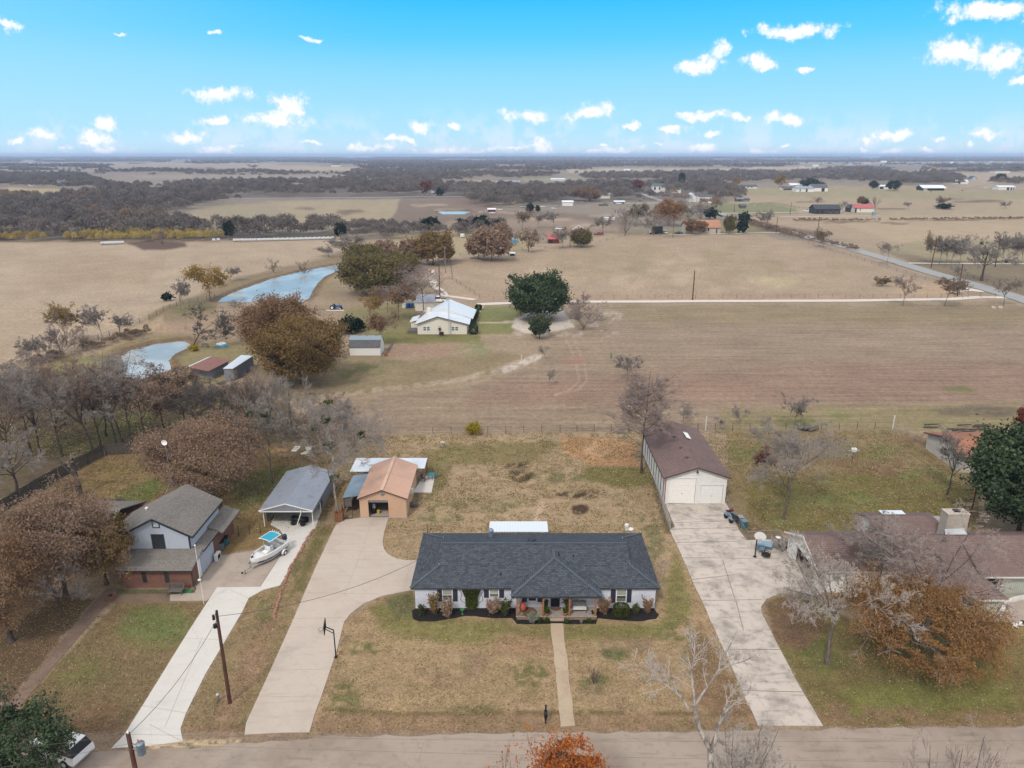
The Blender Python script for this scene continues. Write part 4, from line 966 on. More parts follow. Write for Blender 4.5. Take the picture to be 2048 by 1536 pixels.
# ridge and hip caps (lighter line of shingles)
cp=MB()
for a,b in(((gxl,yr,ZR+.02),(gxr,yr,ZR+.02)),((HX0,HY0,ZE+.02),(gxl,HY0+sk,zs+.03)),((HX1,HY0,ZE+.02),(gxr,HY0+sk,zs+.03)),((PX0,PY,ZE+.05),(pc,ya,za+.05)),((PX1,PY,ZE+.05),(pc,ya,za+.05)),((pc,ya,za+.05),(pc,yb,za+.05)),((HX0,HY1,ZE+.02),(gxl,HY1-sk,zs+.03)),((HX1,HY1,ZE+.02),(gxr,HY1-sk,zs+.03))):cp.bar(a,b,.3,.03)
shingle('ridge_cap',AL(82,92,104),AL(94,104,116),.2);cp.build('ridge_cap','ridge_cap',mh)
fa=MB();zf=ZE-.17
fa.box(HX0+.01,HX1-.01,HY0+.01,HY0+.05,zf-.03,ZE-.015);fa.box(HX0+.01,HX0+.05,HY0+.05,HY1-.05,zf-.03,ZE-.015);fa.box(HX1-.05,HX1-.01,HY0+.05,HY1-.05,zf-.03,ZE-.015);fa.box(HX0+.01,HX1-.01,HY1-.05,HY1-.01,zf-.03,ZE-.015)
fa.box(PX0+.01,PX1-.01,PY+.01,PY+.05,zf-.04,ZE);fa.box(PX0+.01,PX0+.05,PY+.05,HY0,zf-.04,ZE);fa.box(PX1-.05,PX1-.01,PY+.05,HY0,zf-.04,ZE)
fa.build('fascia','trim_charcoal',mh)
so=MB().box(HX0+.05,HX1-.05,HY0+.05,WY,2.37,2.40).box(PX0+.05,PX1-.05,PY+.05,HY0-.01,2.372,2.40);so.build('soffit','trim_white',mh)
PW=lambda px:A(px,1200,WY)[0]
for(a,b,c_,d_,z0)in((885.5,905.5,875,915.5,.86),(978.9,998,968,1008,1.28)):
 window(mh,PW(a-.5),PW(b),z0,2.2,WY,blind=True);shutter(mh,PW(c_),PW(a-1.2),z0-.04,2.22,WY);shutter(mh,PW(b+.8),PW(d_),z0-.04,2.22,WY)
window(mh,PW(1055.5),PW(1073.5),.82,2.2,WY);shutter(mh,PW(1043.7),PW(1054),.75,2.22,WY);shutter(mh,PW(1075),PW(1085.5),.75,2.22,WY)
window(mh,PW(1231.8),PW(1252.5),.74,2.2,WY,blind=True);shutter(mh,PW(1221),PW(1230.5),.7,2.22,WY);shutter(mh,PW(1253.3),PW(1262.3),.7,2.22,WY)
dr=MB().box(PW(1101.5),PW(1119.5),WY-.05,WY-.003,.22,2.26)
for i in range(2):
 for j in range(2):dr.box(PW(1103.5+i*8),PW(1109.5+i*8),WY-.065,WY-.05,.4+j*.95,1.2+j*.95)
dr=dr.build('door','door_dark',mh);MB().tube((PW(1117.5),WY-.12,1.15),(PW(1117.5),WY-.05,1.15),.035,.035,8).build('handle','galv',dr)
DK=(A(1032.5,1236,57.6)[0],A(1193,1236,57.6)[0])
dk=MB().box(DK[0],DK[1],57.66,WY-.004,0,.15);dk.build('porch_floor','flagstone',mh)
dk=MB().box(DK[0]-.02,DK[1]+.02,57.5,WY-.006,.151,.21);dk.build('porch_paving','deck_stone',mh)
for px in(1034.5,1086,1138.3,1190.3):
 x=A(px,1233,57.72)[0];p=MB().box(x-.075,x+.075,57.62,57.77,.212,2.36);p.build('porch_post','wood_post',mh)
st=MB();xs0,xs1=A(1099.5,1240,57.4)[0],A(1127.5,1240,57.4)[0];st.box(xs0,xs1,57.08,57.49,0,.13);st.build('porch_step','path_tan',mh)
vt=MB();zz=57.5
x,y,z=A(982,1079,67.1);vt.tube((x,y,z-.9),(x,y,z+1.05),.24,.22,10).lathe([(.30,z+.98),(.30,z+1.12),(.2,z+1.28),(.1,z+1.3)],(x,y),10).box(x-.42,x+.42,y-.38,y+.34,z-.7,z-.42)
vt.build('chimney_flue','steel_blue',roof)
x,y,z=A(1063,1082,65.2);z=mainz(HY0+HY1-y);MB().lathe([(.16,z-.05),(.18,z+.12),(.42,z+.16),(.36,z+.28),(.1,z+.33)],(x,y),12).build('roof_vent','trim_dark',roof)
for(px,py)in((1001.5,1163),(1146.7,1121.5),(1117,1133.5)):
 Y=60.3 if py>1150 else 62.4;x,y,z=A(px,py,Y);z=mainz(y)+(.25 if py==1133.5 else 0);MB().tube((x,y,z-.1),(x,y,z+.3),.05,.05,7).build('vent_pipe','trim_charcoal',roof)
x,y,z=A(837,1124,63.6);z=ZE+(x-HX0)*.35;MB().tube((x,y,z-.1),(x,y,z+.55),.03,.03,6).tube((x,y,z+.5),(x-.3,y-.3,z+.4),.02,.02,5).build('service_mast','galv',roof)
# patio cover behind
pcv=thing('patio_cover','white corrugated patio cover behind the charcoal roof','patio cover',(.7,70.8,0))
MB().slab([(-2.52,69.35,2.62),(3.98,69.35,2.62),(3.98,72.0,2.44),(-2.52,72.0,2.44)],.05).build('roof','metal_white',pcv)
for x in(-2.4,.7,3.85):MB().box(x-.05,x+.05,71.8,71.9,0,2.38).build('post','trim_white',pcv)
# ---- orange garage
og=thing('garage','orange metal garage with a half-open door and an apricot roof','garage',(-15.6,82,0))
oY0,oY1=77.35,86.7;oX0,oX1=-18.45,-12.8
w=MB();gable_walls(w,oX0,oX1,oY0,oY1,0,2.62,3.72,fdoor=[(-17.42,-14.98,2.34)]);w.build('wall','siding_orange',og)
r_=MB();gable_roof(r_,oX0-.22,oX1+.22,oY0-.25,oY1+.25,2.68,3.86,.1);rf_=r_.build('roof','metal_orange',og)
MB().bar((-15.625,oY0-.25,3.88),(-15.625,oY1+.25,3.88),.4,.04).build('ridge_cap','cap_orange',rf_)
MB().box(oX0-.2,oX1+.2,oY0-.27,oY0-.25,2.5,2.56).add([],[])
tr=MB()
for a,b in(((oX0-.22,oY0-.27,2.6),(-15.625,oY0-.27,3.78)),((oX1+.22,oY0-.27,2.6),(-15.625,oY0-.27,3.78))):tr.bar(a,b,.03,.12)
tr.build('rake_trim','trim_brown',og)
d=MB().box(-17.4,-15.0,oY0+.12,oY0+.2,2.0,2.33)
for i in range(4):d.box(-17.4,-15.0,oY0+.09,oY0+.12,2.02+i*.08,2.05+i*.08)
d.build('roller_door','galv',og)
MB().box(oX0+.05,oX1-.05,oY0+.25,oY1-.05,.06,.07).build('floor','concrete_old',og)
MB().box(-15.78,-15.48,oY0-.05,oY0-.004,2.95,3.3).build('gable_vent','galv',og)
MB().tube((-15.6,oY0-.3,3.4),(-15.6,oY0-.004,3.46),.08,.05,7).tube((-15.85,oY0-.2,3.4),(-15.35,oY0-.2,3.4),.06,.06,7).build('floodlight','galv',og)
x=oX1;MB().box(x+.004,x+.35,80.6,81.3,1.6,2.1).build('air_conditioner','white_plastic',og)
MB().box(oX0-.01,oX1+.06,oY0-.06,oY0-.004,0,.1).build('plinth','concrete_block',og)
# lean-to left of it and white canopy behind
lt=thing('lean_to','blue-grey metal lean-to along the left side of the orange garage','lean-to',(-20,80,0))
a_=A(684.7,989,78.6);b_=A(718,981,78.6)
MB().slab([(-20.75,78.3,2.2),(-18.75,78.3,2.5),(-18.75,84.6,2.5),(-20.75,84.6,2.2)],.05).build('roof','metal_blue',lt)
for(x,y)in((-20.65,78.4),(-20.65,84.4),(-20.65,81.4)):MB().box(x-.05,x+.05,y-.05,y+.05,0,2.14).build('post','wood_red',lt)
MB().box(-20.6,-19.7,78.5,78.54,.9,2.1).build('screen','wood_old',lt)
MB().box(-20.68,-20.66,78.6,84.3,.3,1.9).build('side_panel','wood_red',lt)
cn=thing('canopy','bright white metal canopy behind the orange garage','canopy',(-16,88.5,0))
MB().slab([(-21.5,86.0,2.15),(-19.0,86.0,2.15),(-19.0,90.3,2.2),(-21.5,90.3,2.2)],.05).slab([(-18.999,87.0,2.15),(-11.7,87.0,2.15),(-11.7,90.3,2.2),(-18.999,90.3,2.2)],.05).build('roof','metal_white',cn)
for(x,y)in((-11.8,87.1),(-11.8,90.2),(-21.4,90.2),(-16,90.2)):MB().box(x-.06,x+.06,y-.06,y+.06,0,2.1).build('post','wood_red',cn)
# ---- carport
cpt=thing('carport','grey steel carport with a ribbed gable roof over the white driveway','carport',(-26.5,80,0))
cx0,cx1,cy0,cy1,ce,crz=-29.75,-23.35,74.7,85.7,2.32,3.22
r_=MB();gable_roof(r_,cx0,cx1,cy0,cy1,ce,crz,.07,xr=-26.55);r_.build('roof','metal_grey',cpt)
MB().poly([(cx0+.15,cy0+.05,ce-.05),(cx1-.15,cy0+.05,ce-.05),(-26.55,cy0+.05,crz-.08)]).build('gable_panel','siding_grey',cpt)
rk=MB()
for a,b in(((cx0,cy0-.02,ce-.02),(-26.55,cy0-.02,crz)),((-26.55,cy0-.02,crz),(cx1,cy0-.02,ce-.02)),((cx0+.1,cy0,ce-.1),(cx1-.1,cy0,ce-.1))):rk.bar(a,b,.05,.1)
rk.build('rake_trim','trim_white',cpt)
for x in(-29.4,-23.62):
 for y in(75.2,78.7,82.2,85.4):MB().box(x-.04,x+.04,y-.04,y+.04,0,ce-.08).build('post','trim_white',cpt)
MB().box(-29.43,-29.40,76.0,85.5,.1,2.2).build('side_wall','siding_grey',cpt)
MB().box(-23.60,-23.57,79.6,85.5,.1,2.2).box(-23.60,-23.57,76.4,79.5,1.5,2.2).build('side_wall','siding_grey',cpt)
MB().box(-29.3,-23.7,85.44,85.47,.1,2.25).build('back_wall','siding_grey',cpt)
dp=MB().path([(-24.75,74.55,2.5),(-24.7,74.5,2.2),(-25.35,74.6,.5)],.05,7);dp.build('downspout','trim_white',cpt)
# ---- blue-grey house on the left
lh=thing('two_storey_house','two-storey house with pale blue siding above red brick and a grey shingle roof','house',(-36,68,0))
MB().box(-39.55,-32.55,62.62,64.15,0,2.2).build('wall','brick_red',lh)
MB().box(-39.9,-32.6,64.152,68.4,0,2.6).build('garage_wall','siding_pale',lh)
MB().box(-50.0,-39.95,66.5,76.5,0,2.5).build('wing_wall','brick_red',lh)
uz0,uze,uzr,ux0,ux1,uy0=2.9,4.72,6.66,-40.05,-33.42,65.12
w=MB();gable_walls(w,ux0,ux1,uy0,72.6,uz0,uze+.05,uzr-.1,xr=-36.8);w.build('upper_wall','siding_pale',lh)
r_=MB();r_.slab([(-36.8,uy0-.35,uzr),(-32.95,uy0-.35,4.62),(-32.95,73.0,4.62),(-36.8,73.0,uzr)],.13)
sl=(uzr-4.62)/(36.8-32.95)*-1
r_.slab([(-40.65,uy0-.35,4.62),(-36.8,uy0-.35,uzr),(-36.8,73.0,uzr),(-40.65,73.0,4.62)],.13)
r_.slab([(-43.9,66.6,4.62-3.25*.53),(-40.652,66.6,4.615),(-40.652,73.0,4.615),(-43.9,73.0,4.62-3.25*.53)],.13)
r_.slab([(-50.4,66.1,2.5),(-43.9,66.1,2.5),(-43.9,71.5,4.3),(-48.5,71.5,4.3)],.13).slab([(-48.5,71.5,4.3),(-43.9,71.5,4.3),(-43.9,76.9,2.5),(-50.4,76.9,2.5)],.13)
upr=r_.build('roof','roof_grey',lh)
r_=MB();r_.slab([(-39.75,62.1,2.32),(-32.2,62.1,2.32),(-32.2,65.13,3.05),(-39.75,65.13,3.05)],.12)
r_.slab([(-33.415,65.131,3.05),(-32.2,65.131,2.75),(-32.2,69.2,2.75),(-33.415,69.2,3.05)],.1)
r_.slab([(-33.415,69.2,3.3),(-31.75,69.2,2.6),(-31.75,74.3,2.6),(-33.415,74.3,3.3)],.12).build('lower_roof','roof_grey',lh)
MB().box(-39.9,-32.55,68.401,73.9,0,2.6).build('side_wall','brick_red',lh)
tr=MB()
for a,b in(((-40.65,uy0-.37,4.56),(-36.8,uy0-.37,6.6)),((-36.8,uy0-.37,6.6),(-32.95,uy0-.37,4.56)),((-32.93,uy0-.3,4.52),(-32.93,72.9,4.52))):tr.bar(a,b,.05,.2)
tr.box(ux1-.13,ux1+.02,uy0-.02,uy0+.08,uz0,4.6);tr.box(-39.75,-32.2,62.07,62.1,2.18,2.3);tr.box(-32.2,-32.17,65.2,69.2,2.6,2.76)
tr.build('trim','trim_dark',lh)
def fw_(zx,zy,Y):return A(180+zx/5.69,940+zy/5.69,Y)
a_=fw_(690,730,uy0);b_=fw_(865,895,uy0)
window(lh,a_[0],b_[0],b_[2],a_[2],uy0,'trim_dark','glass','v',.1)
a_=fw_(700,578,uy0);b_=fw_(797,658,uy0);window(lh,a_[0],b_[0],b_[2],a_[2],uy0,'trim_dark','siding_pale',None,.08,name='gable_vent')
for za_,zb_ in((585,655),(840,910)):
 a_=fw_(za_,1170,62.62);b_=fw_(zb_,1280,62.62);window(lh,a_[0],b_[0],b_[2],2.1,62.62,'trim_brown','glass',None,.03)
window(lh,72.6,73.6,3.5,4.3,ux1,'trim_dark','glass',None,.06,axis='x',sgn=1)
window(lh,67.9,68.6,2.1,2.75,-32.6,'trim_dark','siding_pale',None,.07,axis='x',sgn=1)
gd=MB().box(-32.597,-32.55,65.0,68.0,.05,2.15)
for i in range(4):gd.box(-32.55,-32.54,65.05,67.95,.08+i*.52,.52+i*.52)
gd.build('garage_door','siding_pale',lh)
MB().box(-32.597,-32.53,64.25,64.85,.05,2.05).build('door','trim_white',lh)
MB().tube((-32.5,62.7,2.2),(-32.45,62.65,.25),.04,.04,6).tube((-32.45,62.65,.25),(-32.1,62.2,.08),.04,.04,6).build('downspout','trim_dark',lh)
MB().tube((-32.5,67.1,2.55),(-32.2,67.1,2.5),.05,.12,8).build('wall_lamp','white_plastic',lh)
x,y,z=A(293.3,1017,70);MB().lathe([(.1,z-.3),(.12,z),(.2,z+.02),(.15,z+.14)],(x,y),8).build('roof_vent','white_plastic',upr)
# side gable far left seen through the oak
a_=A(194,1062,69);g=MB().poly([(a_[0]-.1,69,3.4),(a_[0]+2.2,69,3.4),(a_[0]+1.6,69,5.1),(a_[0]-.1,69,5.1)]).box(a_[0]-.2,a_[0]-.1,68.95,69.1,3.3,5.1).box(a_[0]+1.0,a_[0]+1.1,68.95,68.99,3.3,5.1)
g.build('dormer','siding_pale',lh)
# dish mast on the roof
dm=thing('antenna_mast','thin guyed mast with a small white dish on the grey roof ridge','mast',A(343,1000,74))
b0=A(346,985,73.5);t0=A(328,884,73.5)
MB().tube((b0[0],73.5,b0[2]-.8),(b0[0],73.5,t0[2]),.03,.025,6).build('pole','galv',dm)
MB().tube((b0[0],73.5,b0[2]+1.5),(b0[0]+1.6,73.4,b0[2]-.9),.012,.012,4).tube((b0[0],73.5,b0[2]+1.5),(b0[0]-.8,72.2,b0[2]-.6),.012,.012,4).build('guy_wire','galv',dm)
c=(b0[0],73.42,t0[2]);MB().lathe([(.02,0),(.2,.03),(.33,.09),(.34,.11)],n=16).V
dsh=MB();vs=[];
for r0,dz_ in((.02,0),(.2,.03),(.33,.10)):
 for i in range(16):vs.append((c[0]+r0*math.cos(i*.3927),c[1]-dz_,c[2]+r0*math.sin(i*.3927)))
dsh.add(vs,[(k*16+i,k*16+(i+1)%16,k*16+16+(i+1)%16,k*16+16+i)for k in range(2)for i in range(16)]+[tuple(range(16))]);dsh.build('dish','white_gloss',dm)
# ---- white garage with brown roof
wg=thing('garage','tall white garage with a brown shingle roof and two roll-up doors','garage',(23.1,88,0))
gx0,gx1,gy0,gy1=19.36,26.95,81.0,96.8
w=MB();gable_walls(w,gx0,gx1,gy0,gy1,0,3.72,5.0,fdoor=[(19.72,23.12,3.52),(23.72,26.6,2.62)]);w.build('wall','siding_white',wg)
r_=MB();gable_roof(r_,gx0-.45,gx1+.4,gy0-.35,gy1+.2,3.78,5.2,.14);rfo=r_.build('roof','roof_brown',wg)
tr=MB()
for a,b in(((gx0-.45,gy0-.38,3.66),(23.13,gy0-.38,5.08)),((gx1+.4,gy0-.38,3.66),(23.13,gy0-.38,5.08)),((gx0-.47,gy0-.3,3.66),(gx0-.47,gy1+.2,3.66))):tr.bar(a,b,.05,.16)
tr.build('fascia','maroon_paint' if False else 'trim_brown',wg)
for(a,b,zt,nm)in((19.72,23.12,3.52,'tall'),(23.72,26.6,2.62,'low')):
 d=MB().box(a+.03,b-.03,gy0+.1,gy0+.16,.02,zt-.02);n=int(zt/.33)
 for i in range(n):d.box(a+.06,b-.06,gy0+.075,gy0+.1,.05+i*zt/n,.05+(i+.88)*zt/n)
 d=d.build('garage_door','paint_cream' if nm=='tall' else 'trim_white',wg)
 MB().box((a+b)/2-.05,(a+b)/2+.05,gy0+.05,gy0+.075,zt*.38,zt*.42).build('handle','galv',d)
 f=MB().box(a-.14,a,gy0-.03,gy0-.002,0,zt+.14).box(b,b+.14,gy0-.03,gy0-.002,0,zt+.14).box(a,b,gy0-.03,gy0-.002,zt,zt+.14);f.build('door_frame','trim_white',wg)
MB().tube((gx0-.1,gy0-.05,3.7),(gx0-.08,gy0-.05,.1),.05,.05,6).build('downspout','terracotta',wg)
MB().tube((23.1,gy0-.35,4.55),(23.1,gy0-.004,4.6),.06,.05,7).tube((22.95,gy0-.3,4.45),(23.25,gy0-.3,4.45),.07,.07,7).build('floodlight','black_iron',wg)
for(zx,zy)in((588,211),(637,297),(688,375)):
 px,py=1200+zx/3.938,820+zy/3.938
 z=4.6
 for _ in range(8):
  p=G(px,py,z);z=5.2-abs(p[0]-23.13)*1.42/4.2
 MB().box(p[0]-.2,p[0]+.2,p[1]-.2,p[1]+.2,p[2],p[2]+.12).build('roof_vent','trim_brown',rfo)
p=G(1373.5,872,4.9);MB().slab([(p[0]-.3,p[1]-1.1,5.13),(p[0]+.35,p[1]-1.1,4.93),(p[0]+.35,p[1]+1.1,4.93),(p[0]-.3,p[1]+1.1,5.13)],.04).build('skylight','trim_white',rfo)
wb=MB()
for i in range(9):wb.box(gx0-.03,gx0-.003,82.2+i*1.6,82.45+i*1.6,.2,3.6)
wb.build('wall_batten','trim_charcoal',wg)
# ---- brown roofed house on the right
rh=thing('ranch_house','long ranch house with a wide brown shingle roof, green-grey siding and an open garage end','house',(44,65,0))
R0,RE,RRZ,ry=30.2,2.55,4.45,65.35
fy,by=60.9,69.5
# main roof: gable end on the left, cross wing with a hip running to the front
r_=MB()
r_.slab([(R0+.35,61.9,RE-.1),(41.6,61.9,RE-.1),(41.6,ry,RRZ),(R0,ry,RRZ)],.15)if False else None
r_.slab([(30.55,61.7,2.5),(46.3,61.7,2.5),(46.3,ry,RRZ),(30.2,ry,RRZ)],.15)
r_.slab([(30.2,ry,RRZ),(62,ry,RRZ),(62,by,2.6),(30.0,by,2.6)],.15)
r_.slab([(46.301,60.75,2.5),(62,60.75,2.5),(62,ry,RRZ-.005),(46.301,ry,RRZ-.005)],.15)
# projecting hip wing
r_.slab([(39.6,56.9,2.53),(46.4,56.9,2.53),(43.0,60.6,3.9),(42.2,61.6,3.9)],.15)
r_.slab([(46.4,56.9,2.55),(46.45,60.8,2.55),(42.0,65.0,4.47),(41.8,64.6,4.47),(42.6,60.9,3.95)],.15)
r_.slab([(39.6,61.7,2.56),(39.6,56.9,2.56),(42.4,60.8,3.93),(41.8,65.0,4.47)],.15)
rr=r_.build('roof','roof_brown',rh)
# rear wing roof
x0_,_,_=A(1730,1062,74);r_=MB();r_.slab([(39.2,67.4,3.15),(47.9,67.4,3.15),(45.5,70.1,4.12),(39.2,70.1,4.12)],.14).slab([(39.2,70.1,4.12),(45.5,70.1,4.12),(47.9,72.9,3.1),(39.2,72.9,3.1)],.14).slab([(45.5,70.1,4.12),(47.9,67.4,3.15),(47.9,72.9,3.1)],.14)
r_.build('rear_roof','roof_brown',rh);w=MB();gable_walls(w,39.6,47.4,68.6,72.4,0,2.9,3.95,'x');w.build('rear_wall','siding_white',rh)
MB().slab([(41.3,70.9,3.95),(43.9,70.9,3.95),(43.9,71.8,3.95),(41.3,71.8,3.95)],.05).build('awning','metal_white',rh)
MB().box(46.9,62,61.45,69.0,0,2.4).build('wall','siding_green',rh)
MB().box(40.0,45.9,57.4,61.4,0,2.35).build('wing_wall','siding_green',rh)
# garage end: white pier, open doorway in the gable end wall, sloping gable board
g=MB().box(30.45,30.75,67.4,69.2,0,2.5).box(30.75,46.8,68.9,69.15,0,2.5).box(30.45,30.7,61.8,62.4,0,2.4)
g.poly([(30.5,69.2,2.3),(30.5,61.8,2.3),(30.5,61.8,2.4),(30.5,ry,4.28),(30.5,69.2,2.5)]);g.box(31.0,40.0,61.95,62.1,0,2.35);g.build('garage_wall','siding_white',rh)
MB().box(30.8,39.9,62.2,68.8,.052,.06).build('garage_floor','concrete_old',rh)
tr=MB();tr.bar((30.15,ry,4.36),(30.0,by,2.5),.05,.2);tr.bar((30.2,ry,4.36),(30.5,61.7,2.42),.05,.2);tr.bar((46.3,60.72,2.42),(62,60.72,2.42),.04,.16);tr.bar((30.5,61.68,2.4),(39.6,61.68,2.4),.04,.16);tr.bar((39.6,56.87,2.45),(46.4,56.87,2.45),.04,.16);tr.build('fascia','stone_white',rh)
ch=MB().box(49.2,52.0,66.4,68.2,2.5,6.15);c_=A(1878,1057,67)
cw0,cw1=45.3,47.55
ch=MB().box(cw0,cw1,66.0,67.2,2.5,6.5).build('chimney','brick_chimney',rh)
MB().box(cw0-.05,cw1+.05,65.95,67.25,6.501,6.58).build('chimney_cap','stone',ch);MB().box(cw0+.9,cw0+1.5,66.4,66.9,6.581,6.72).build('flue','black',ch)
MB().slab([(cw0-.25,65.5,4.5),(cw1-.2,65.5,4.5),(cw1-.2,65.98,4.95),(cw0-.1,65.98,4.85)],.05).build('flashing','galv_light',ch)
dz_=MB().box(47.4,48.5,61.38,61.44,.05,2.2).build('doorway','black_iron',rh);MB().box(48.55,49.05,61.37,61.448,.05,2.25).build('door_trim','stone_white',rh);MB().box(48.65,48.95,61.34,61.369,1.2,2.1).build('side_light','glass',rh)
MB().box(46.75,47.15,61.38,61.44,.9,2.2).build('window','trim_brown',rh)
MB().lathe([(.05,1.95),(.2,2.0),(.2,2.05)],(51.2,61.36),10).build('wreath','black_iron',rh)
MB().box(45.5,62,57.0,61.37,0,.06).build('patio','concrete_old',rh)
for px,py in((1896,1080),(1682,1072),(1970,1069)):
 p=G(px,py,4.4);MB().box(p[0]-.18,p[0]+.18,ry-.5,ry-.2,4.2,4.36).build('roof_vent','trim_brown',rr)
p=G(1889,1081,4.2);MB().box(p[0]-.3,p[0]+.15,p[1]-.12,p[1]+.12,4.0,4.25).build('roof_vent','trim_brown',rr)
# ---- white block house with russet roof on the right
bh=thing('block_house','small white block house with a russet shingle roof below the live oak','house',(50,97,0))
bx,by0,by1=G(1850.5,897)[0],G(1900,940)[1],G(1850,897)[1]
b0=G(1850.5,897);b1=G(1897,931)
w=MB();gable_walls(w,b0[0],b0[0]+16,b1[1]-2.4,b0[1],0,2.5,3.6,'x');w.build('wall','block_wall',bh)
r_=MB();gable_roof(r_,b0[0]-.35,b0[0]+16.4,b1[1]-2.9,b0[1]+.5,2.45,3.75,.15,'x');r_.build('roof','roof_russet',bh)
MB().bar((b0[0]-.37,b0[1]+.5,2.38),(b0[0]-.37,(b0[1]+b1[1])/2-1.2,3.62),.05,.2).build('fascia','trim_brown',bh)
window(bh,(b0[1]+b1[1])/2-1.9,(b0[1]+b1[1])/2-.8,1.0,2.0,b0[0],'trim_dark','glass','h',.06,axis='x',sgn=-1)
# ---- cream house with white metal roof
chh=thing('farmhouse','cream house with a bright white metal roof and a lattice tower at its gable','house',G(888,668))
c0,c1=G(835.5,668.5),G(934,668.5);Yc=c0[1];zt=A(835,650,Yc)[2]
ce=A(835,637.5,Yc)[2];cr_=A(879,632-2,Yc)[2]
ce=2.7;cr_=4.6
w=MB();gable_walls(w,c0[0],c1[0],Yc,Yc+15,0,ce,cr_-.15,xr=c0[0]+5.0);w.build('wall','siding_cream',chh)
r_=MB();xr_=c0[0]+5.0
r_.slab([(c0[0]-.6,Yc-.5,ce-.12),(xr_,Yc-.5,cr_),(xr_,Yc+6,cr_),(c0[0]-.6,Yc+6,ce-.12)],.12).slab([(xr_,Yc-.5,cr_),(c1[0]+.7,Yc-.5,ce-.12),(c1[0]+.7,Yc+6,ce-.12),(xr_,Yc+6,cr_)],.12)
r_.slab([(c0[0]-.2,Yc+6,2.6),(xr_+1.2,Yc+6,5.3),(xr_+1.6,Yc+17,5.5),(c0[0]+1,Yc+17,2.6)],.12).slab([(xr_+1.2,Yc+6,5.3),(c1[0]+1.2,Yc+6,2.6),(c1[0]+1.6,Yc+17,2.6),(xr_+1.6,Yc+17,5.5)],.12)
r_.slab([(c0[0]-2.4,Yc+3.5,2.3),(c0[0]-.5,Yc+3.5,2.75),(c0[0]-.5,Yc+9.5,2.75),(c0[0]-2.4,Yc+9.5,2.3)],.1)
r_.build('roof','metal_white',chh)
MB().poly([(c0[0]+.3,Yc+6.02,2.5),(c1[0]+.9,Yc+6.02,2.5),(xr_+1.2,Yc+6.02,5.2)]).build('rear_gable','metal_white',chh)
MB().box(c0[0]-.3,c1[0]+1.0,Yc+15.01,Yc+16.5,0,2.5).box(c0[0]-2.1,c0[0]-.01,Yc+3.8,Yc+9.2,0,2.25).build('rear_wall','siding_cream',chh)
tr=MB()
for a,b in(((c0[0]-.6,Yc-.53,ce-.2),(xr_,Yc-.53,cr_-.08)),((c1[0]+.7,Yc-.53,ce-.2),(xr_,Yc-.53,cr_-.08))):tr.bar(a,b,.04,.14)
tr.build('rake_trim','trim_brown',chh)
for pa,pb in((846,860),(902.5,917)):
 xa,xb=A(pa,655,Yc)[0],A(pb,655,Yc)[0];window(chh,xa,(xa+xb)/2-.02,.85,2.0,Yc,gmat='glass_blue',split='h',fw=.09);window(chh,(xa+xb)/2+.02,xb,.85,2.0,Yc,gmat='glass_blue',split='h',fw=.09)
x,y,z=A(857.5,610,Yc+10);MB().box(x-.5,x+.5,Yc+9.5,Yc+10.4,2,4.6).build('chimney','siding_cream',chh)
MB().box(c0[0]-2.6,c0[0]-.02,Yc+.6,Yc+3.6,0,.8).build('deck','wood_old',chh)
tw_=thing('lattice_tower','slim steel lattice antenna tower standing at the cream gable','tower',(A(899,650,Yc-.6)[0],Yc-.6,0))
tx,ty=A(899,668,Yc-.6)[0],Yc-.6;tzt=A(899,592,ty)[2]
L=MB()
for k in range(3):a=k*2.094;L.tube((tx+.22*math.cos(a),ty+.22*math.sin(a),0),(tx+.22*math.cos(a),ty+.22*math.sin(a),tzt),.03,.03,5)
L.build('leg','galv',tw_)
L=MB();n=int(tzt/.45)
for i in range(n):
 for k in range(3):
  a=k*2.094;b=a+2.094;L.tube((tx+.22*math.cos(a),ty+.22*math.sin(a),i*.45),(tx+.22*math.cos(b),ty+.22*math.sin(b),i*.45+.45),.015,.015,4)
L.build('lacing','galv',tw_)
# ---- garden sheds by the cream house
gs=thing('gambrel_shed','grey-roofed white gambrel shed beside the bronze oak','shed',G(732,710))
s0,s1=G(699,711),G(762,711);Yg=s0[1];L_=s1[0]-s0[0]
w=MB().box(s0[0]+.1,s1[0]-.1,Yg,Yg+4.6,0,2.0)
w.poly([(s1[0]-.1,Yg,2.0),(s1[0]-.1,Yg+4.6,2.0),(s1[0]-.1,Yg+3.6,3.2),(s1[0]-.1,Yg+2.3,3.9),(s1[0]-.1,Yg+1.0,3.2)]).poly([(s0[0]+.1,Yg,2.0),(s0[0]+.1,Yg+4.6,2.0),(s0[0]+.1,Yg+3.6,3.2),(s0[0]+.1,Yg+2.3,3.9),(s0[0]+.1,Yg+1.0,3.2)])
w.build('wall','siding_white',gs)
MB().slab([(s0[0],Yg-.2,1.95),(s1[0],Yg-.2,1.95),(s1[0],Yg+1.0,3.3),(s0[0],Yg+1.0,3.3)],.08).slab([(s0[0],Yg+3.6,3.3),(s1[0],Yg+3.6,3.3),(s1[0],Yg+4.8,1.95),(s0[0],Yg+4.8,1.95)],.08).build('lower_roof','roof_slate',gs)
MB().slab([(s0[0],Yg+1.0,3.31),(s1[0],Yg+1.0,3.31),(s1[0],Yg+2.3,4.0),(s0[0],Yg+2.3,4.0)],.08).slab([(s0[0],Yg+2.3,4.0),(s1[0],Yg+2.3,4.0),(s1[0],Yg+3.6,3.31),(s0[0],Yg+3.6,3.31)],.08).build('upper_roof','metal_blue',gs)
for f_ in(.3,.54,.82):MB().box(s0[0]+L_*f_-.12,s0[0]+L_*f_+.12,Yg+2.2,Yg+2.45,4.0,4.25).build('roof_vent','galv',gs)
gs2=thing('garden_shed','small cream shed with a grey gambrel roof behind the cream house','shed',G(850,622))
s0,s1=G(831,622),G(869,622);Yg=s0[1]
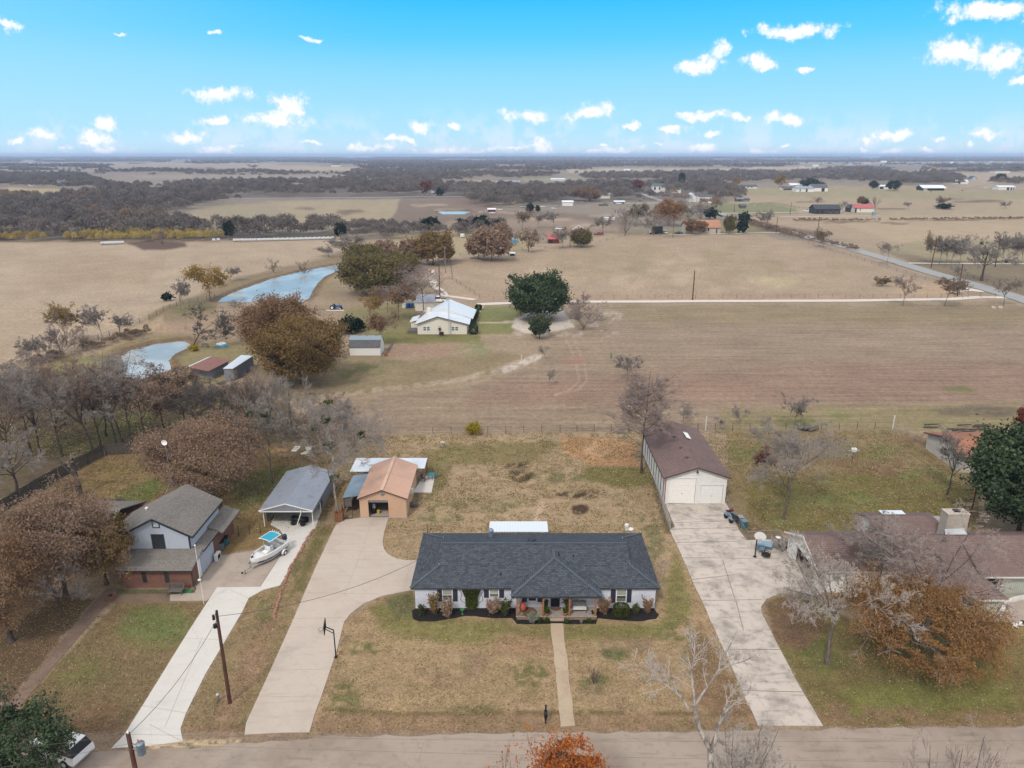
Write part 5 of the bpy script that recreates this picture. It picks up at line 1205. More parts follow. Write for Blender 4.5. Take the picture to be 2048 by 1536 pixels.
MB().box(s0[0],s1[0],Yg,Yg+4,0,2.6).build('wall','siding_cream',gs2)
MB().slab([(s0[0]-.2,Yg-.2,2.5),(s1[0]+.2,Yg-.2,2.5),(s1[0]+.2,Yg+1.2,3.7),(s0[0]-.2,Yg+1.2,3.7)],.08).slab([(s0[0]-.2,Yg+1.2,3.7),(s1[0]+.2,Yg+1.2,3.7),(s1[0]+.2,Yg+2.6,4.3),(s0[0]-.2,Yg+2.6,4.3)],.08).slab([(s0[0]-.2,Yg+2.6,4.3),(s1[0]+.2,Yg+2.6,4.3),(s1[0]+.2,Yg+4.2,2.5),(s0[0]-.2,Yg+4.2,2.5)],.08).build('roof','metal_grey',gs2)
# ---- rusty barn and grey lean-to by the round pond
rb=thing('barn','low barn with a rusty red and white metal roof by the round pond','barn',G(410,770))
q0=G(322,760,2.5);q1=G(423,713,2.5);dq=(q1[0]-q0[0],q1[1]-q0[1]);lq=math.hypot(*dq);dq=(dq[0]/lq,dq[1]/lq);nq=(dq[1],-dq[0])
def Q(u_,v_,z_):return(q0[0]+dq[0]*u_+nq[0]*v_,q0[1]+dq[1]*u_+nq[1]*v_,z_)
MB().slab([Q(0,-.9,2.3),Q(0,.1,2.6),Q(lq,.1,2.6),Q(lq,-.9,2.3)],.1).build('roof_edge','metal_white',rb)
MB().slab([Q(lq*.5,.12,2.6),Q(lq*.5,4.4,2.0),Q(lq-.4,4.4,2.0),Q(lq,.12,2.6)],.1).build('roof','metal_rusty',rb)
MB().prism([Q(lq*.6,-.6,0)[:2],Q(lq*.6,4.1,0)[:2],Q(lq-.8,4.1,0)[:2],Q(lq-.5,-.6,0)[:2]],0,1.85).build('wall','siding_grey',rb)
gl=thing('metal_shed','grey corrugated shed with a pale flat roof left of the huge oaks','shed',G(478,762))
a_,b_,c_,d_=G(446,738,2.4),G(466,738,2.4),G(507,712,2.4),G(482,711,2.4)
MB().slab([(p[0],p[1],2.5)for p in(a_,b_,c_,d_)],.1).build('roof','metal_white',gl)
cx_,cy_=sum(p[0]for p in(a_,b_,c_,d_))/4,sum(p[1]for p in(a_,b_,c_,d_))/4
MB().prism([(cx_+(p[0]-cx_)*.96,cy_+(p[1]-cy_)*.96)for p in(a_,b_,c_,d_)],0,2.4).build('wall','siding_grey',gl)
# ------------------------------------------------------------------ garden of the main house
MBD=[(826,1238),(824,1222),(830,1218),(1032,1212),(1034,1240),(1193,1240),(1194,1217),(1305,1214),(1318,1230),(1312,1238),(1280,1243),(1230,1240),(1196,1236),(1192,1248),(1034,1248),(1024,1236),(990,1237),(950,1232),(930,1232),(870,1243),(838,1243)]
sheet('mulch_bed',MBD,'mulch',.05,edge=.4,wob=.12)
def plant(name,label,px,py,ptop,wpx,leaf,nleaf,ls,seed,cat='shrub',z0=None,group=None,ball=False,stem='bark',Yover=None):
 if Yover:Y=Yover;x=A(px,py,Y)[0];z=A(px,ptop,Y)[2];zb=z0 or 0
 else:x,Y,_=G(px,py,z0 or 0);z=A(px,ptop,Y)[2];zb=z0 or 0
 H=max(.15,z-zb);Wm=wpx*(Y*CP+(CAMH-zb)*SP)/FPX
 r=np.random.default_rng(seed);root=thing(name,label,cat,(x,Y,zb),0,group)
 n=14 if not ball else 3;a=r.uniform(0,6.28,n);e=r.uniform(.15,1.0,n)
 P=np.zeros((n,5,3));tip=np.stack([np.cos(a)*Wm*.45*e,np.sin(a)*Wm*.45*e,H*r.uniform(.65,1.0,n)],-1)
 for i,f in enumerate(np.linspace(0,1,5)):P[:,i]=tip*f**np.array([1.3,1.3,.8])+r.normal(size=(n,3))*.02*H*f
 V,F=tubes(P,np.full((n,5),.018)*np.linspace(1,.4,5),4)
 o_=bpy.data.objects.new('stem',rawmesh('stem',V,F,stem));COL.objects.link(o_);o_.parent=root
 if not ball:nleaf=int(nleaf*1.8)
 if ball:
  d=r.normal(size=(nleaf,3));d/=np.linalg.norm(d,axis=1,keepdims=True);C=np.sign(d)*np.abs(d)**.7*r.uniform(.85,1.0,(nleaf,1));C/=np.maximum(1,np.abs(C).max(1,keepdims=True)*1.02);C=C*np.array([Wm*.5,Wm*.42,H*.5])+np.array([0,0,H*.5])
 else:
  k=r.integers(0,n,nleaf);f=r.uniform(.25,1.0,nleaf)[:,None];C=tip[k]*f**np.array([1.3,1.3,.8])+r.normal(size=(nleaf,3))*np.array([Wm,Wm,H])*.075
  C[:,2]=np.clip(C[:,2],.03,None)
 V,F,tv=leaves(r,C,ls,np.clip(r.uniform(0,.5,len(C))+.5*r.uniform(0,1,40)[(np.arange(len(C))//37)%40],0,1))
 o_=bpy.data.objects.new('foliage',rawmesh('foliage',V,F,leaf,None,tv));COL.objects.link(o_);o_.parent=root
 return root
plant('camellia_bush','green leafy bush at the left corner of the white brick wall',843,1232,1210,20,'leaf_magnolia',420,.085,1)
plant('dry_shrub','tall bronze-leaved shrub left of the first window',868,1230,1189,34,'leaf_bronze',620,.09,2)
plant('dry_shrub','copper-leaved shrub below the first window',895,1236,1203,30,'leaf_rust',700,.10,3)
plant('dry_shrub','copper-leaved shrub right of the climbing vine',985,1228,1202,38,'leaf_rust',760,.10,4)
plant('camellia_bush','olive shrub at the left end of the porch',1010,1232,1200,32,'leaf_magnolia',560,.09,5)
plant('dry_shrub','mauve-brown shrub right of the porch',1207,1231,1197,32,'leaf_brown',560,.09,6)
plant('box_ball','clipped square green box bush below the right window',1242,1232,1208,34,'leaf_box',2600,.06,7,ball=True)
plant('camellia_bush','small olive shrub between the box bush and the right corner',1272,1229,1209,20,'leaf_magnolia',340,.08,8)
plant('dry_shrub','bronze shrub at the right corner of the white brick wall',1294,1228,1195,24,'leaf_brown',460,.09,9)
plant('dusty_bush','silver-grey bush in front of the porch edge',1063,1247,1226,26,'leaf_dusty',620,.06,10)
plant('low_shrub','low green shrub right of the silver bush',1080,1246,1235,14,'leaf_fern',200,.06,11)
plant('low_shrub','low green shrub left of the porch step',1093,1246,1236,13,'leaf_fern',200,.06,12)
plant('low_shrub','low green shrub right of the porch step',1133,1247,1237,14,'leaf_fern',180,.06,13)
plant('dusty_bush','small silvery tuft in the bed right of the step',1163,1247,1238,12,'leaf_dusty',160,.05,14)
plant('low_shrub','low green shrub at the right end of the porch bed',1178,1246,1237,14,'leaf_fern',200,.06,15)
# climbing vine on the wall
vn=thing('climbing_vine','dark green climbing vine spreading up to the eave between two windows','vine',(A(943,1215,WY)[0],WY-.1,0))
r=np.random.default_rng(8);x0v,x1v=A(928,1180,WY)[0],A(958,1180,WY)[0];n=5200
zz=r.uniform(.15,2.32,n);half=(x1v-x0v)/2*(.80+.5*np.clip((zz-1.4)/.9,0,1))*(1-.25*(zz<.4));xx=(x0v+x1v)/2+r.uniform(-1,1,n)*half
C=np.stack([xx-vn.location.x,-r.uniform(.02,.28,n)*(1+.3*np.sin(xx*4))+.0,zz],-1)
V,F,tv=leaves(r,C,.065,np.clip((2.4-zz)/2.6*.5+r.uniform(0,.5,n),0,1));o_=bpy.data.objects.new('foliage',rawmesh('foliage',V,F,'leaf_box',None,tv));COL.objects.link(o_);o_.parent=vn
m_=MB();rn=random.Random(3)
for i in range(9):
 xs=(x0v+x1v)/2+rn.uniform(-.1,.1);m_.path([(xs,WY-.12,.05),(xs+rn.uniform(-.2,.2),WY-.15,.6),(xs+rn.uniform(-.5,.5),WY-.1,1.4),(xs+rn.uniform(-.8,.8),WY-.1,2.2)],.02,4)
for s_ in(-1,1):m_.path([((x0v+x1v)/2+s_*.3,WY-.1,.4),((x0v+x1v)/2+s_*1.1,WY-.07,1.0),((x0v+x1v)/2+s_*.95,WY-.07,1.7),((x0v+x1v)/2+s_*1.2,WY-.07,2.2)],.018,4)
m_.build('stem','bark',vn)
# things on the porch
def onporch(px,py):return G(px,py,.215)
def urn(name,label,px,py,h,r0,mat,cat='pot',z=.215):
 x,y,_=G(px,py,z);t_=thing(name,label,cat,(x,y,z))
 MB().lathe([(r0*.55,z),(r0*.9,z+h*.25),(r0,z+h*.5),(r0*.8,z+h*.78),(r0*.45,z+h*.9),(r0*.55,z+h),(r0*.4,z+h*.97)],(x,y),16).build('vessel',mat,t_,True);return t_
urn('clay_urn','tall terracotta urn on the porch at its left end',1045.5,1222,.95,.34,'terracotta','urn')
x,y,_=onporch(1058,1224);single(MB().lathe([(.02,.213),(.75,.213),(.78,.222),(.02,.226)],(x,y),20),'round_rug','rug_brown','round brown rug on the porch right of the terracotta urn','rug')
x,y,_=onporch(1111.5,1218);mb=MB();mb.add([(x-.55,y+.2,.222)]+[(x+.55*math.cos(-math.pi*i/10),y+.2+.5*math.sin(-math.pi*i/10),.222)for i in range(11)]+[],[tuple(range(1,12))]);mb.box(x-.55,x+.55,y+.2,y+.3,.214,.221);single(mb,'door_mat','rug_brown','half-round brown mat before the dark front door','mat')
for i,(px,py,lab)in enumerate([(1094,1230,'green fern in a clay pot left of the front steps on the porch'),(1130,1230,'green fern in a clay pot right of the front steps on the porch')]):
 f_=plant('potted_fern',lab,px,py-4,py-12,14,'leaf_fern',330,.08,30+i,'plant',z0=.50);x,y=f_.location[:2]
 MB().lathe([(.14,.215),(.2,.48),(.23,.52),(.2,.52)],(x,y),12).build('pot','clay',f_)
for i,(px,py,lab)in enumerate([(1091,1219,'tall dark-leaved house plant left of the front door'),(1134.5,1219,'tall dark-leaved house plant right of the front door')]):
 f_=plant('tall_plant',lab,px,py,py-21,16,'leaf_magnolia',240,.10,40+i,'plant',z0=.23);x,y=f_.location[:2]
 MB().lathe([(.12,.215),(.17,.5),(.15,.5)],(x,y),10).build('pot','black_iron',f_)
plant('small_plant','small pale plant beside the porch post at the urn',1043,1231,1225,9,'leaf_dusty',90,.06,50,'plant',z0=.215)
plant('small_plant','small dark plant beside the right-hand porch post',1184.5,1229,1221,8,'leaf_fern',90,.06,51,'plant',z0=.215)
def bench(name,label,x,y,z,w,d,hs,hb,mat,rot=0,seatmat=None,arch=False,sgn=1):
 t_=thing(name,label,'bench',(x,y,z),rot);c=lambda:MB()
 m1=c()
 for i in range(5):m1.box(-w/2,w/2,-d/2+i*d/5,-d/2+(i+.8)*d/5,hs-.04,hs)
 m1.build('seat',seatmat or mat,t_,local=True)
 b=c();yb_=d/2
 for i in range(int(w/.12)):b.box(-w/2+.05+i*.12,-w/2+.12+i*.12,yb_-.02,yb_+.01,hs+.05,hb-.05)
 b.box(-w/2,w/2,yb_-.03,yb_+.03,hb-.06,hb)
 if arch:
  for cx_ in(-w/4,w/4):
   b.add([(cx_+w/4*math.cos(math.pi*k/8),yb_,hb+.14*math.sin(math.pi*k/8))for k in range(9)]+[(cx_+w/4*math.cos(math.pi*k/8),yb_+.03,hb+.14*math.sin(math.pi*k/8))for k in range(9)],[tuple(range(9)),tuple(range(17,8,-1))])
 b.build('backrest',mat,t_,local=True)
 for sx in(-1,1):
  for sy in(-1,1):c().box(sx*(w/2-.05)-.03,sx*(w/2-.05)+.03,sy*(d/2-.04)-.03,sy*(d/2-.04)+.03,0,hs-.041 if sy<0 else hb-.07).build('leg',mat,t_,local=True)
  c().box(sx*(w/2)-.035,sx*(w/2)+.035,-d/2,d/2-.04,hs+.2,hs+.25).bar((sx*w/2,-d/2+.05,hs),(sx*w/2,-d/2+.05,hs+.2),.05,.05).build('armrest',mat,t_,local=True)
 return t_
x,y,_=onporch(1158.5,1223);bench('garden_bench','dark scrolled garden bench on the porch with a pale seat',x,y,.213,1.35,.5,.42,.98,'wood_old',0,'white_plastic',True)
x,y,_=G(352,1187);bench('timber_bench','weathered grey timber bench on the path before the brick wall',x,y,.04,1.55,.8,.42,.95,'wood_old')
# birdbath shaped ornament in the bed, garden tap
x,y,_=G(925,1229);single(MB().lathe([(.12,.05),(.05,.1),(.05,.5),(.22,.58),(.2,.6)],(x,y),10),'bird_bath','green_paint','small green bird bath in the mulch left of the vine','bird bath')
# ------------------------------------------------------------------ street furniture
x,y,_=G(1091,1446)
mbx=thing('mailbox','black mailbox on a black post by the stone walk','mailbox',(x,y,0));hb_=HT(1091,1446,1412)
MB().bbox(x-.06,x+.06,y-.06,y+.06,0,hb_,.01).build('post','black',mbx)
b=MB();prof=[(-.13,0),(.13,0)]+[(.13*math.cos(a),.18+.13*math.sin(a))for a in[math.pi*k/8 for k in range(9)]]
n=len(prof);zb=hb_*.52;b.add([(x+p[0],y-.34,zb+p[1])for p in prof]+[(x+p[0],y+.16,zb+p[1])for p in prof],[tuple(range(n)),tuple(range(2*n-1,n-1,-1))]+[(i,n+i,n+(i+1)%n,(i+1)%n)for i in range(n)]);b.build('box','trim_charcoal',mbx)
MB().box(x-.14,x+.14,y-.355,y-.341,zb+.01,zb+.28).build('door','black',mbx);MB().box(x+.135,x+.15,y-.2,y-.05,zb+.25,zb+.36).build('flag','black',mbx)
MB().box(x-.1,x+.1,y-.3,y+.12,zb-.22,zb-.03).build('newspaper_tube','black',mbx);MB().lathe([(.09,hb_),(.1,hb_+.06),(.02,hb_+.14)],(x,y),8).build('finial','black',mbx)
def backboard(par,c,rot,w,h,fmat,bmat,fan=False):
 cc,ss=math.cos(rot),math.sin(rot)
 def L(u_,v_,w_):return(c[0]+u_*cc-v_*ss,c[1]+u_*ss+v_*cc,c[2]+w_)
 if fan:
  pts=[(-w*.32,0),(w*.32,0)]+[(w*.5*math.cos(a),h*.38+h*.62*math.sin(a))for a in[math.pi*k/14 for k in range(15)]]
  n=len(pts);MB().add([L(p[0],-.02,p[1])for p in pts]+[L(p[0],.02,p[1])for p in pts],[tuple(range(n)),tuple(range(2*n-1,n-1,-1))]+[(i,n+i,n+(i+1)%n,(i+1)%n)for i in range(n)]).build('backboard',bmat,par)
 else:
  f=MB()
  for(a,b_)in(((-w/2,0),(w/2,0)),((-w/2,h),(w/2,h)),((-w/2,0),(-w/2,h)),((w/2,0),(w/2,h)),((-w/2,h*.5),(w/2,h*.5)),((0,0),(0,h))):f.bar(L(a[0],0,a[1]),L(b_[0],0,b_[1]),.05,.05)
  f.build('backboard_frame',fmat,par);MB().add([L(-w/2,-.02,0),L(w/2,-.02,0),L(w/2,-.02,h),L(-w/2,-.02,h)],[(0,1,2,3)]).build('backboard',bmat,par)
 rg=MB()
 for k in range(14):
  a0,a1=k*.4488,(k+1)*.4488;rg.tube(L(.22*math.cos(a0),-.36+.22*math.sin(a0),.18),L(.22*math.cos(a1),-.36+.22*math.sin(a1),.18),.015,.015,5)
 rg.tube(L(0,-.02,.18),L(0,-.14,.18),.03,.03,5);rim=rg.build('rim','orange' if fan else 'rust',par)
 nt=MB()
 for k in range(10):
  a0=k*.628;nt.tube(L(.22*math.cos(a0),-.36+.22*math.sin(a0),.17),L(.13*math.cos(a0+.3),-.36+.13*math.sin(a0+.3),-.22),.008,.008,3);nt.tube(L(.22*math.cos(a0),-.36+.22*math.sin(a0),.17),L(.13*math.cos(a0-.3),-.36+.13*math.sin(a0-.3),-.22),.008,.008,3)
 nt.build('net','white_plastic',rim)
x,y,_=G(672,1315);bh_=thing('basketball_hoop','black basketball hoop with a smoked board beside the left driveway','basketball hoop',(x,y,0))
MB().tube((x,y,0),(x,y,2.9),.06,.05,8).box(x-.12,x+.12,y-.12,y+.12,0,.12).build('pole','black',bh_);MB().bar((x,y,2.85),(x-.7,y+.05,3.15),.05,.08).bar((x,y,2.5),(x-.7,y+.05,2.9),.05,.05).build('arm','black',bh_)
plain('smoked',AL(120,112,110),.2,.05);backboard(bh_,(x-.75,y+.05,2.75),R(-82),1.25,.85,'black','smoked')
x,y,_=G(1509.5,1114.5);bh_=thing('basketball_hoop','black pole basketball hoop with a white fan-shaped board on the right driveway','basketball hoop',(x,y,0))
MB().tube((x,y,0),(x,y,2.5),.07,.06,8).box(x-.16,x+.16,y-.16,y+.16,.052,.12).build('pole','black',bh_);MB().bar((x,y,2.45),(x+.1,y-.55,2.75),.06,.08).build('arm','black',bh_)
backboard(bh_,(x+.1,y-.6,2.5),R(-22),1.25,.95,'black','white_plastic',True)
def pole(name,label,px,py,ptop,r0=.16,mat='pole_wood',arm=False,z=None,top=None,group=None,cat='utility pole'):
 x,y,_=G(px,py);h=HT(px,py,ptop);X2,_,_=A(top[0],top[1],y)if top else(x,0,0)
 t_=thing(name,label,cat,(x,y,0),0,group);MB().tube((x,y,0),(X2,y,h),r0,r0*.72,9).build('pole',mat,t_)
 if arm:MB().box(X2-.9,X2+.9,y-.06,y+.06,h-.5,h-.38).build('crossarm','wood_old',t_)
 return t_,(X2,y,h)
p1,T1=pole('utility_pole','rusty brown utility pole between the two left driveways',460,1406,1226)
mb=MB().tube((T1[0]-.28,T1[1],T1[2]-.6),(T1[0]-.28,T1[1],T1[2]-.2),.11,.11,8).tube((T1[0]+.05,T1[1],T1[2]-.9),(T1[0]+.05,T1[1]-.05,T1[2]+.25),.07,.1,8);mb.build('insulator','black_iron',p1)
MB().tube((T1[0]-.2,T1[1]-.1,T1[2]-1.25),(T1[0]-.2,T1[1]-.1,T1[2]-.95),.16,.16,9).build('cable_box','black',p1)
# roadside pole with transformer, cut by the lower edge
Yp=34.6;xp,_,zp=A(256,1467,Yp);p2=thing('utility_pole','dark utility pole carrying a grey transformer at the bottom edge','utility pole',(xp,Yp,0));MB().tube((xp,Yp,0),(xp,Yp,zp),.17,.13,9).build('pole','pole_wood',p2)
xt,_,zt_=A(281,1492,Yp-.1);MB().lathe([(.2,zt_-.62),(.24,zt_-.58),(.24,zt_+.18),(.26,zt_+.2),(.2,zt_+.28)],(xt,Yp-.1),14).build('transformer','steel_blue',p2,True)
MB().tube((xt-.08,Yp-.1,zt_+.25),(xt-.1,Yp-.1,zt_+.5),.04,.04,6).tube((xt+.08,Yp-.1,zt_+.25),(xt+.1,Yp-.1,zt_+.45),.04,.04,6).build('bushing','clay',p2)
MB().bar((xp,Yp,zt_+.05),(xt,Yp-.1,zt_+.05),.06,.06).bar((xp,Yp,zt_-.3),(xt,Yp-.1,zt_-.3),.06,.06).build('bracket','galv',p2);MB().lathe([(.05,zp),(.07,zp+.12),(.03,zp+.2)],(xp,Yp),8).build('insulator','white_plastic',p2)
def wire(name,label,a,b,sag,r=.014,mat='wire',n=16,group=None):
 pts=[(a[0]+(b[0]-a[0])*i/n,a[1]+(b[1]-a[1])*i/n,a[2]+(b[2]-a[2])*i/n-sag*4*(i/n)*(1-i/n))for i in range(n+1)]
 P=np.array([pts]);V,F=tubes(P,np.full((1,n+1),r),5)
 o_=bpy.data.objects.new(name,rawmesh(name,V,F,mat));COL.objects.link(o_);return tag(o_,label,'cable',group)
wire('power_line','cable sagging from the brown pole to the charcoal roof',(T1[0],T1[1],T1[2]-.3),(-8.9,63.4,3.15),1.1,.02)
wire('power_line','cable sagging from the brown pole down to the roadside transformer pole',(T1[0],T1[1],T1[2]-.5),(xp,Yp,zp-.1),.7,.018)
wire('power_line','upper cable leaving the roadside pole towards the left edge',(xp,Yp,zp-.05),A(-200,1518,Yp-.2)[:3],.15,.009,'wire')
wire('power_line','lower cable leaving the roadside pole towards the left edge',(xp,Yp,zt_+.1),A(-200,1566,Yp-.2)[:3],.15,.009,'wire')
wire('power_line','thin upper cable running along the road to the right',(xp,Yp,zp-.05),A(2300,1478,Yp-1)[:3],.35,.006,'wire',40)
wire('power_line','thin lower cable running along the road to the right',(xp,Yp,zt_+.1),A(2300,1528,Yp-1)[:3],.3,.006,'wire',40)
# lamp pole in the neighbour's lawn
x,y,_=G(408,1209);h=A(390,1092,y)[2];lp=thing('flag_pole','thin white pole with a ball finial and a small lamp on the left lawn','pole',(x,y,0));MB().tube((x,y,0),(x,y,h),.035,.025,7).build('pole','white_plastic',lp)
MB().blob((x,y,h+.06),.09,n=8).build('finial','white_gloss',lp);MB().blob((x-.02,y-.12,h*.44),(.17,.17,.1),n=9).build('lamp','lamp_glass',lp)
# brick planter, cleanout pipe, air conditioner and bins by the blue-grey house
x,y,_=G(223,1199);pl=thing('brick_planter','square brick planter where the two brown paths meet','planter',(x,y,.04));w=MB()
for(a,b,c_,d)in((-.36,.36,-.36,-.24),(-.36,.36,.24,.36),(-.36,-.24,-.24,.24),(.24,.36,-.24,.24)):w.box(x+a,x+b,y+c_,y+d,.04,.5)
w.build('wall','brick_red',pl);MB().box(x-.24,x+.24,y-.24,y+.24,.1,.4).build('soil','mulch',pl)
x,y,_=G(437,1403);single(MB().lathe([(.11,0),(.11,.62),(.13,.64),(.13,.72),(.06,.78)],(x,y),12),'vent_pipe','galv_light','short pale capped pipe left of the brown utility pole','pipe',smooth=True)
x,y,_=G(436,1119);ac=thing('air_conditioner','white boxy air conditioner standing beside the garage wall','air conditioner',(x,y,0));MB().bbox(x-.2,x+.2,y-.5,y+.5,.06,.82,.03).build('case','white_plastic',ac);MB().box(x+.2,x+.206,y-.4,y+.3,.16,.72).build('grille','black_iron',ac)
def bin_(label,px,py,m1,m2,rot=0):
 x,y,_=G(px,py);t_=thing('wheelie_bin',label,'bin',(x,y,0),rot)
 b=MB().add([(-.24,-.24,.05),(.24,-.24,.05),(.24,.24,.05),(-.24,.24,.05),(-.3,-.33,.95),(.3,-.33,.95),(.3,.3,.95),(-.3,.3,.95)],[(0,3,2,1),(4,5,6,7),(0,1,5,4),(1,2,6,5),(2,3,7,6),(3,0,4,7)]);b.build('body',m1,t_,local=True)
 MB().slab([(-.33,-.37,1.0),(.33,-.37,1.0),(.33,.34,1.06),(-.33,.34,1.06)],.05).build('lid',m2,t_,local=True)
 for sx in(-1,1):MB().rod_wheel((sx*.27,.26,.11),.11,.05).build('wheel','rubber',t_,local=True)
bin_('grey-blue wheelie bin beside the brick side wall',444,1099,'grey_bin','black',.3);bin_('teal wheelie bin behind the grey-blue one',452,1090,'teal_bin','black',.2)
x,y,_=G(376,1184);single(MB().box(x-.5,x+.4,y-.25,y+.25,.005,.06),'grass_mat','green_paint','bright green mat of artificial grass right of the timber bench','mat')
# rubble edging along the white driveway
mb=MB();rn=random.Random(5);P_=[(627,1060),(612,1082),(600,1105),(582,1133),(572,1160),(563,1182),(556,1205),(547,1236)]
P_=[G(*p)for p in P_]
for a,b in zip(P_[:-1],P_[1:]):
 n=max(2,int(math.hypot(b[0]-a[0],b[1]-a[1])/.34))
 for i in range(n):
  f=(i+.5)/n;x=a[0]+(b[0]-a[0])*f;y=a[1]+(b[1]-a[1])*f;s_=rn.uniform(.15,.22)
  mb.blob((x+rn.uniform(-.05,.05),y,.06),(s_,s_*1.1,rn.uniform(.1,.16)),n=6,m=4,jit=.3,seed=i)
single(mb,'stone_edging','brick_edging','row of rough brick and stone edging along the white driveway','edging')
# orange garage yard: wood pile, crate, gate, table
def logs(name,label,px,py,n,L,r0,mat,cat,seed=1,rot=0.0,spread_=.8,zmax=.6):
 rn=random.Random(seed);x,y,_=G(px,py);t_=thing(name,label,cat,(x,y,0))
 for i in range(n):
  a=rot+rn.uniform(-.25,.25);cx_=rn.uniform(-spread_,spread_);cz=r0+rn.uniform(0,zmax);cy=rn.uniform(-spread_,spread_)*.5
  MB().tube((x+cx_-math.cos(a)*L/2,y+cy-math.sin(a)*L/2,cz),(x+cx_+math.cos(a)*L/2,y+cy+math.sin(a)*L/2,cz+rn.uniform(-.05,.1)),r0,r0*.85,7).build('log',mat,t_)
 return t_
logs('wood_pile','dark pile of split logs against the right wall of the orange garage',829,1014,26,.5,.11,'bark','wood pile',1,.2,.32,.55)
logs('log_heap','heap of grey sawn trunks on the back fence line by the young bare tree',1617,860,7,2.2,.22,'wood_old','logs',2,.3,.8,.5)
logs('brush_heap','dark heap of cut branches in the leafy yard behind the russet oak',222,1006,40,1.6,.03,'bark_dark','brush pile',3,2.6,1.0,.5)
logs('scrap_heap','dark scrap and timber heap behind the block house',1925,863,14,2.2,.12,'bark_dark','scrap heap',4,.1,5,.4)
x,y,_=G(679,1040);cr=thing('crate','slatted rust-red crate at the corner of the left driveway by the bare tree','crate',(x,y,0));mb=MB()
for i in range(5):mb.box(x-.45+i*.2,x-.3+i*.2,y-.48,y-.44,0,1.15)
mb.box(x-.47,x-.43,y-.44,y+.44,0,1.1).box(x+.43,x+.47,y-.44,y+.44,0,1.1).box(x-.43,x+.43,y+.42,y+.46,0,1.1);mb.build('slats','wood_red',cr);MB().box(x-.42,x+.42,y-.43,y+.41,.02,.3).build('contents','bark',cr)
gt=thing('iron_gate','black iron gate across the gap left of the orange garage','gate',G(704,1037));a,b=G(688,1037),G(706,1037)
mb=MB()
for p,q_ in(((a[0],a[1],.1),(b[0],a[1],.1)),((a[0],a[1],1.15),(b[0],a[1],1.15)),((a[0],a[1],.1),(a[0],a[1],1.15)),((b[0],a[1],.1),(b[0],a[1],1.15))):mb.tube(p,q_,.03,.03,6)
mb.build('frame','black_iron',gt);MB().tube((a[0]-.12,a[1],0),(a[0]-.12,a[1],1.9),.05,.05,6).build('post','black_iron',gt)
drm=thing('cooler_stack','dark and silver coolers stacked inside the orange garage doorway','cooler',G(742,1030));x,y=-17.0,78.4
MB().lathe([(.24,.07),(.28,.1),(.28,.7),(.22,.75)],(x,y),12).build('drum','black',drm);MB().lathe([(.22,.76),(.22,1.25),(.12,1.35)],(x+.03,y+.1),12).build('cooler','silver_paint',drm)
single(MB().lathe([(.14,.07),(.17,.1),(.19,.52),(.16,.53)],(-16.42,78.3),12),'bucket','yellow','yellow bucket just inside the orange garage doorway','bucket')
SL=[G(847,953),G(870,953),G(863,986),G(826,986)];sl=single(MB().prism([p[:2]for p in(SL[0],SL[3],SL[2],SL[1])][::-1],0,.12),'patio_slab','concrete_white','pale concrete slab right of the orange garage','slab')
def table_set(nm,label,cat,px,py,tm,z=.0,r0=.55,chairs=(),rot=0,square=False):
 x,y,_=G(px,py,z);t_=thing(nm,label,cat,(x,y,z))
 if square:MB(rot,(x,y,z)).box(-r0*1.2,r0*1.2,-r0*.85,r0*.85,.68,.72).build('table_top',tm,t_)
 else:MB().lathe([(r0,z+.70),(r0,z+.73)],(x,y),16).build('table_top',tm,t_)
 for k in range(4):a=rot+.78+k*1.57;MB().tube((x+r0*.75*math.cos(a),y+r0*.75*math.sin(a),z),(x+r0*.5*math.cos(a),y+r0*.5*math.sin(a),z+.7),.025,.025,5).build('leg',tm,t_)
 return t_
def chair(label,x,y,z,mat,rot,group=None):
 t_=thing('patio_chair',label,'chair',(x,y,z),rot,group)
 MB().box(-.24,.24,-.24,.22,.4,.44).build('seat',mat,t_,local=True);MB().slab([(-.24,.22,.42),(.24,.22,.42),(.24,.34,.95),(-.24,.34,.95)],.03).build('backrest',mat,t_,local=True)
 for sx in(-1,1):
  for sy in(-1,1):MB().tube((sx*.22,sy*.22,0),(sx*.22,sy*.2,.4),.018,.018,5).build('leg',mat,t_,local=True)
  MB().bar((sx*.25,-.22,.62),(sx*.25,.28,.66),.04,.03).tube((sx*.25,-.22,.4),(sx*.25,-.22,.62),.015,.015,4).build('armrest',mat,t_,local=True)
table_set('glass_table','dark glass garden table on the slab behind the orange garage','table',861,958,'teal_bin',.12,.6)
for i,(px,py,rt,lab)in enumerate([(847,961,1.5,'dark chair left of the glass table on the slab'),(872,954,-1.4,'dark green chair right of the glass table on the slab')]):x,y,_=G(px,py,.12);chair(lab,x,y,.12,'black_iron' if i==0 else 'teal_bin',rt,None)
bbt=thing('bird_bath','pale stone bird bath among stones by the back fence','bird bath',G(885,893));x,y=bbt.location[:2];MB().lathe([(.2,0),(.08,.12),(.08,.6),(.38,.72),(.36,.76),(.1,.7)],(x,y),12).build('bowl','stone',bbt)
rn=random.Random(7)
for i in range(7):x_,y_,_=G(880+rn.uniform(0,18),894+rn.uniform(-2,3));MB().blob((x_,y_,.05),(rn.uniform(.12,.28),.18,.12),n=7,m=4,jit=.3,seed=i).build('stone','wood_old',bbt)
x,y,_=G(564,903);bs=thing('broken_slab','broken concrete slab in the yard behind the carport','slab',(x,y,0));plist=[[(582,903),(590,893),(602,893),(598,899),(592,904)],[(601,908),(612,903),(620,904),(614,909),(603,910)],[(610,895),(625,893),(622,900),(614,903)]]
for P in plist:MB().prism([G(*p)[:2]for p in P][::-1],0,.1).build('slab_piece','concrete_white',bs)
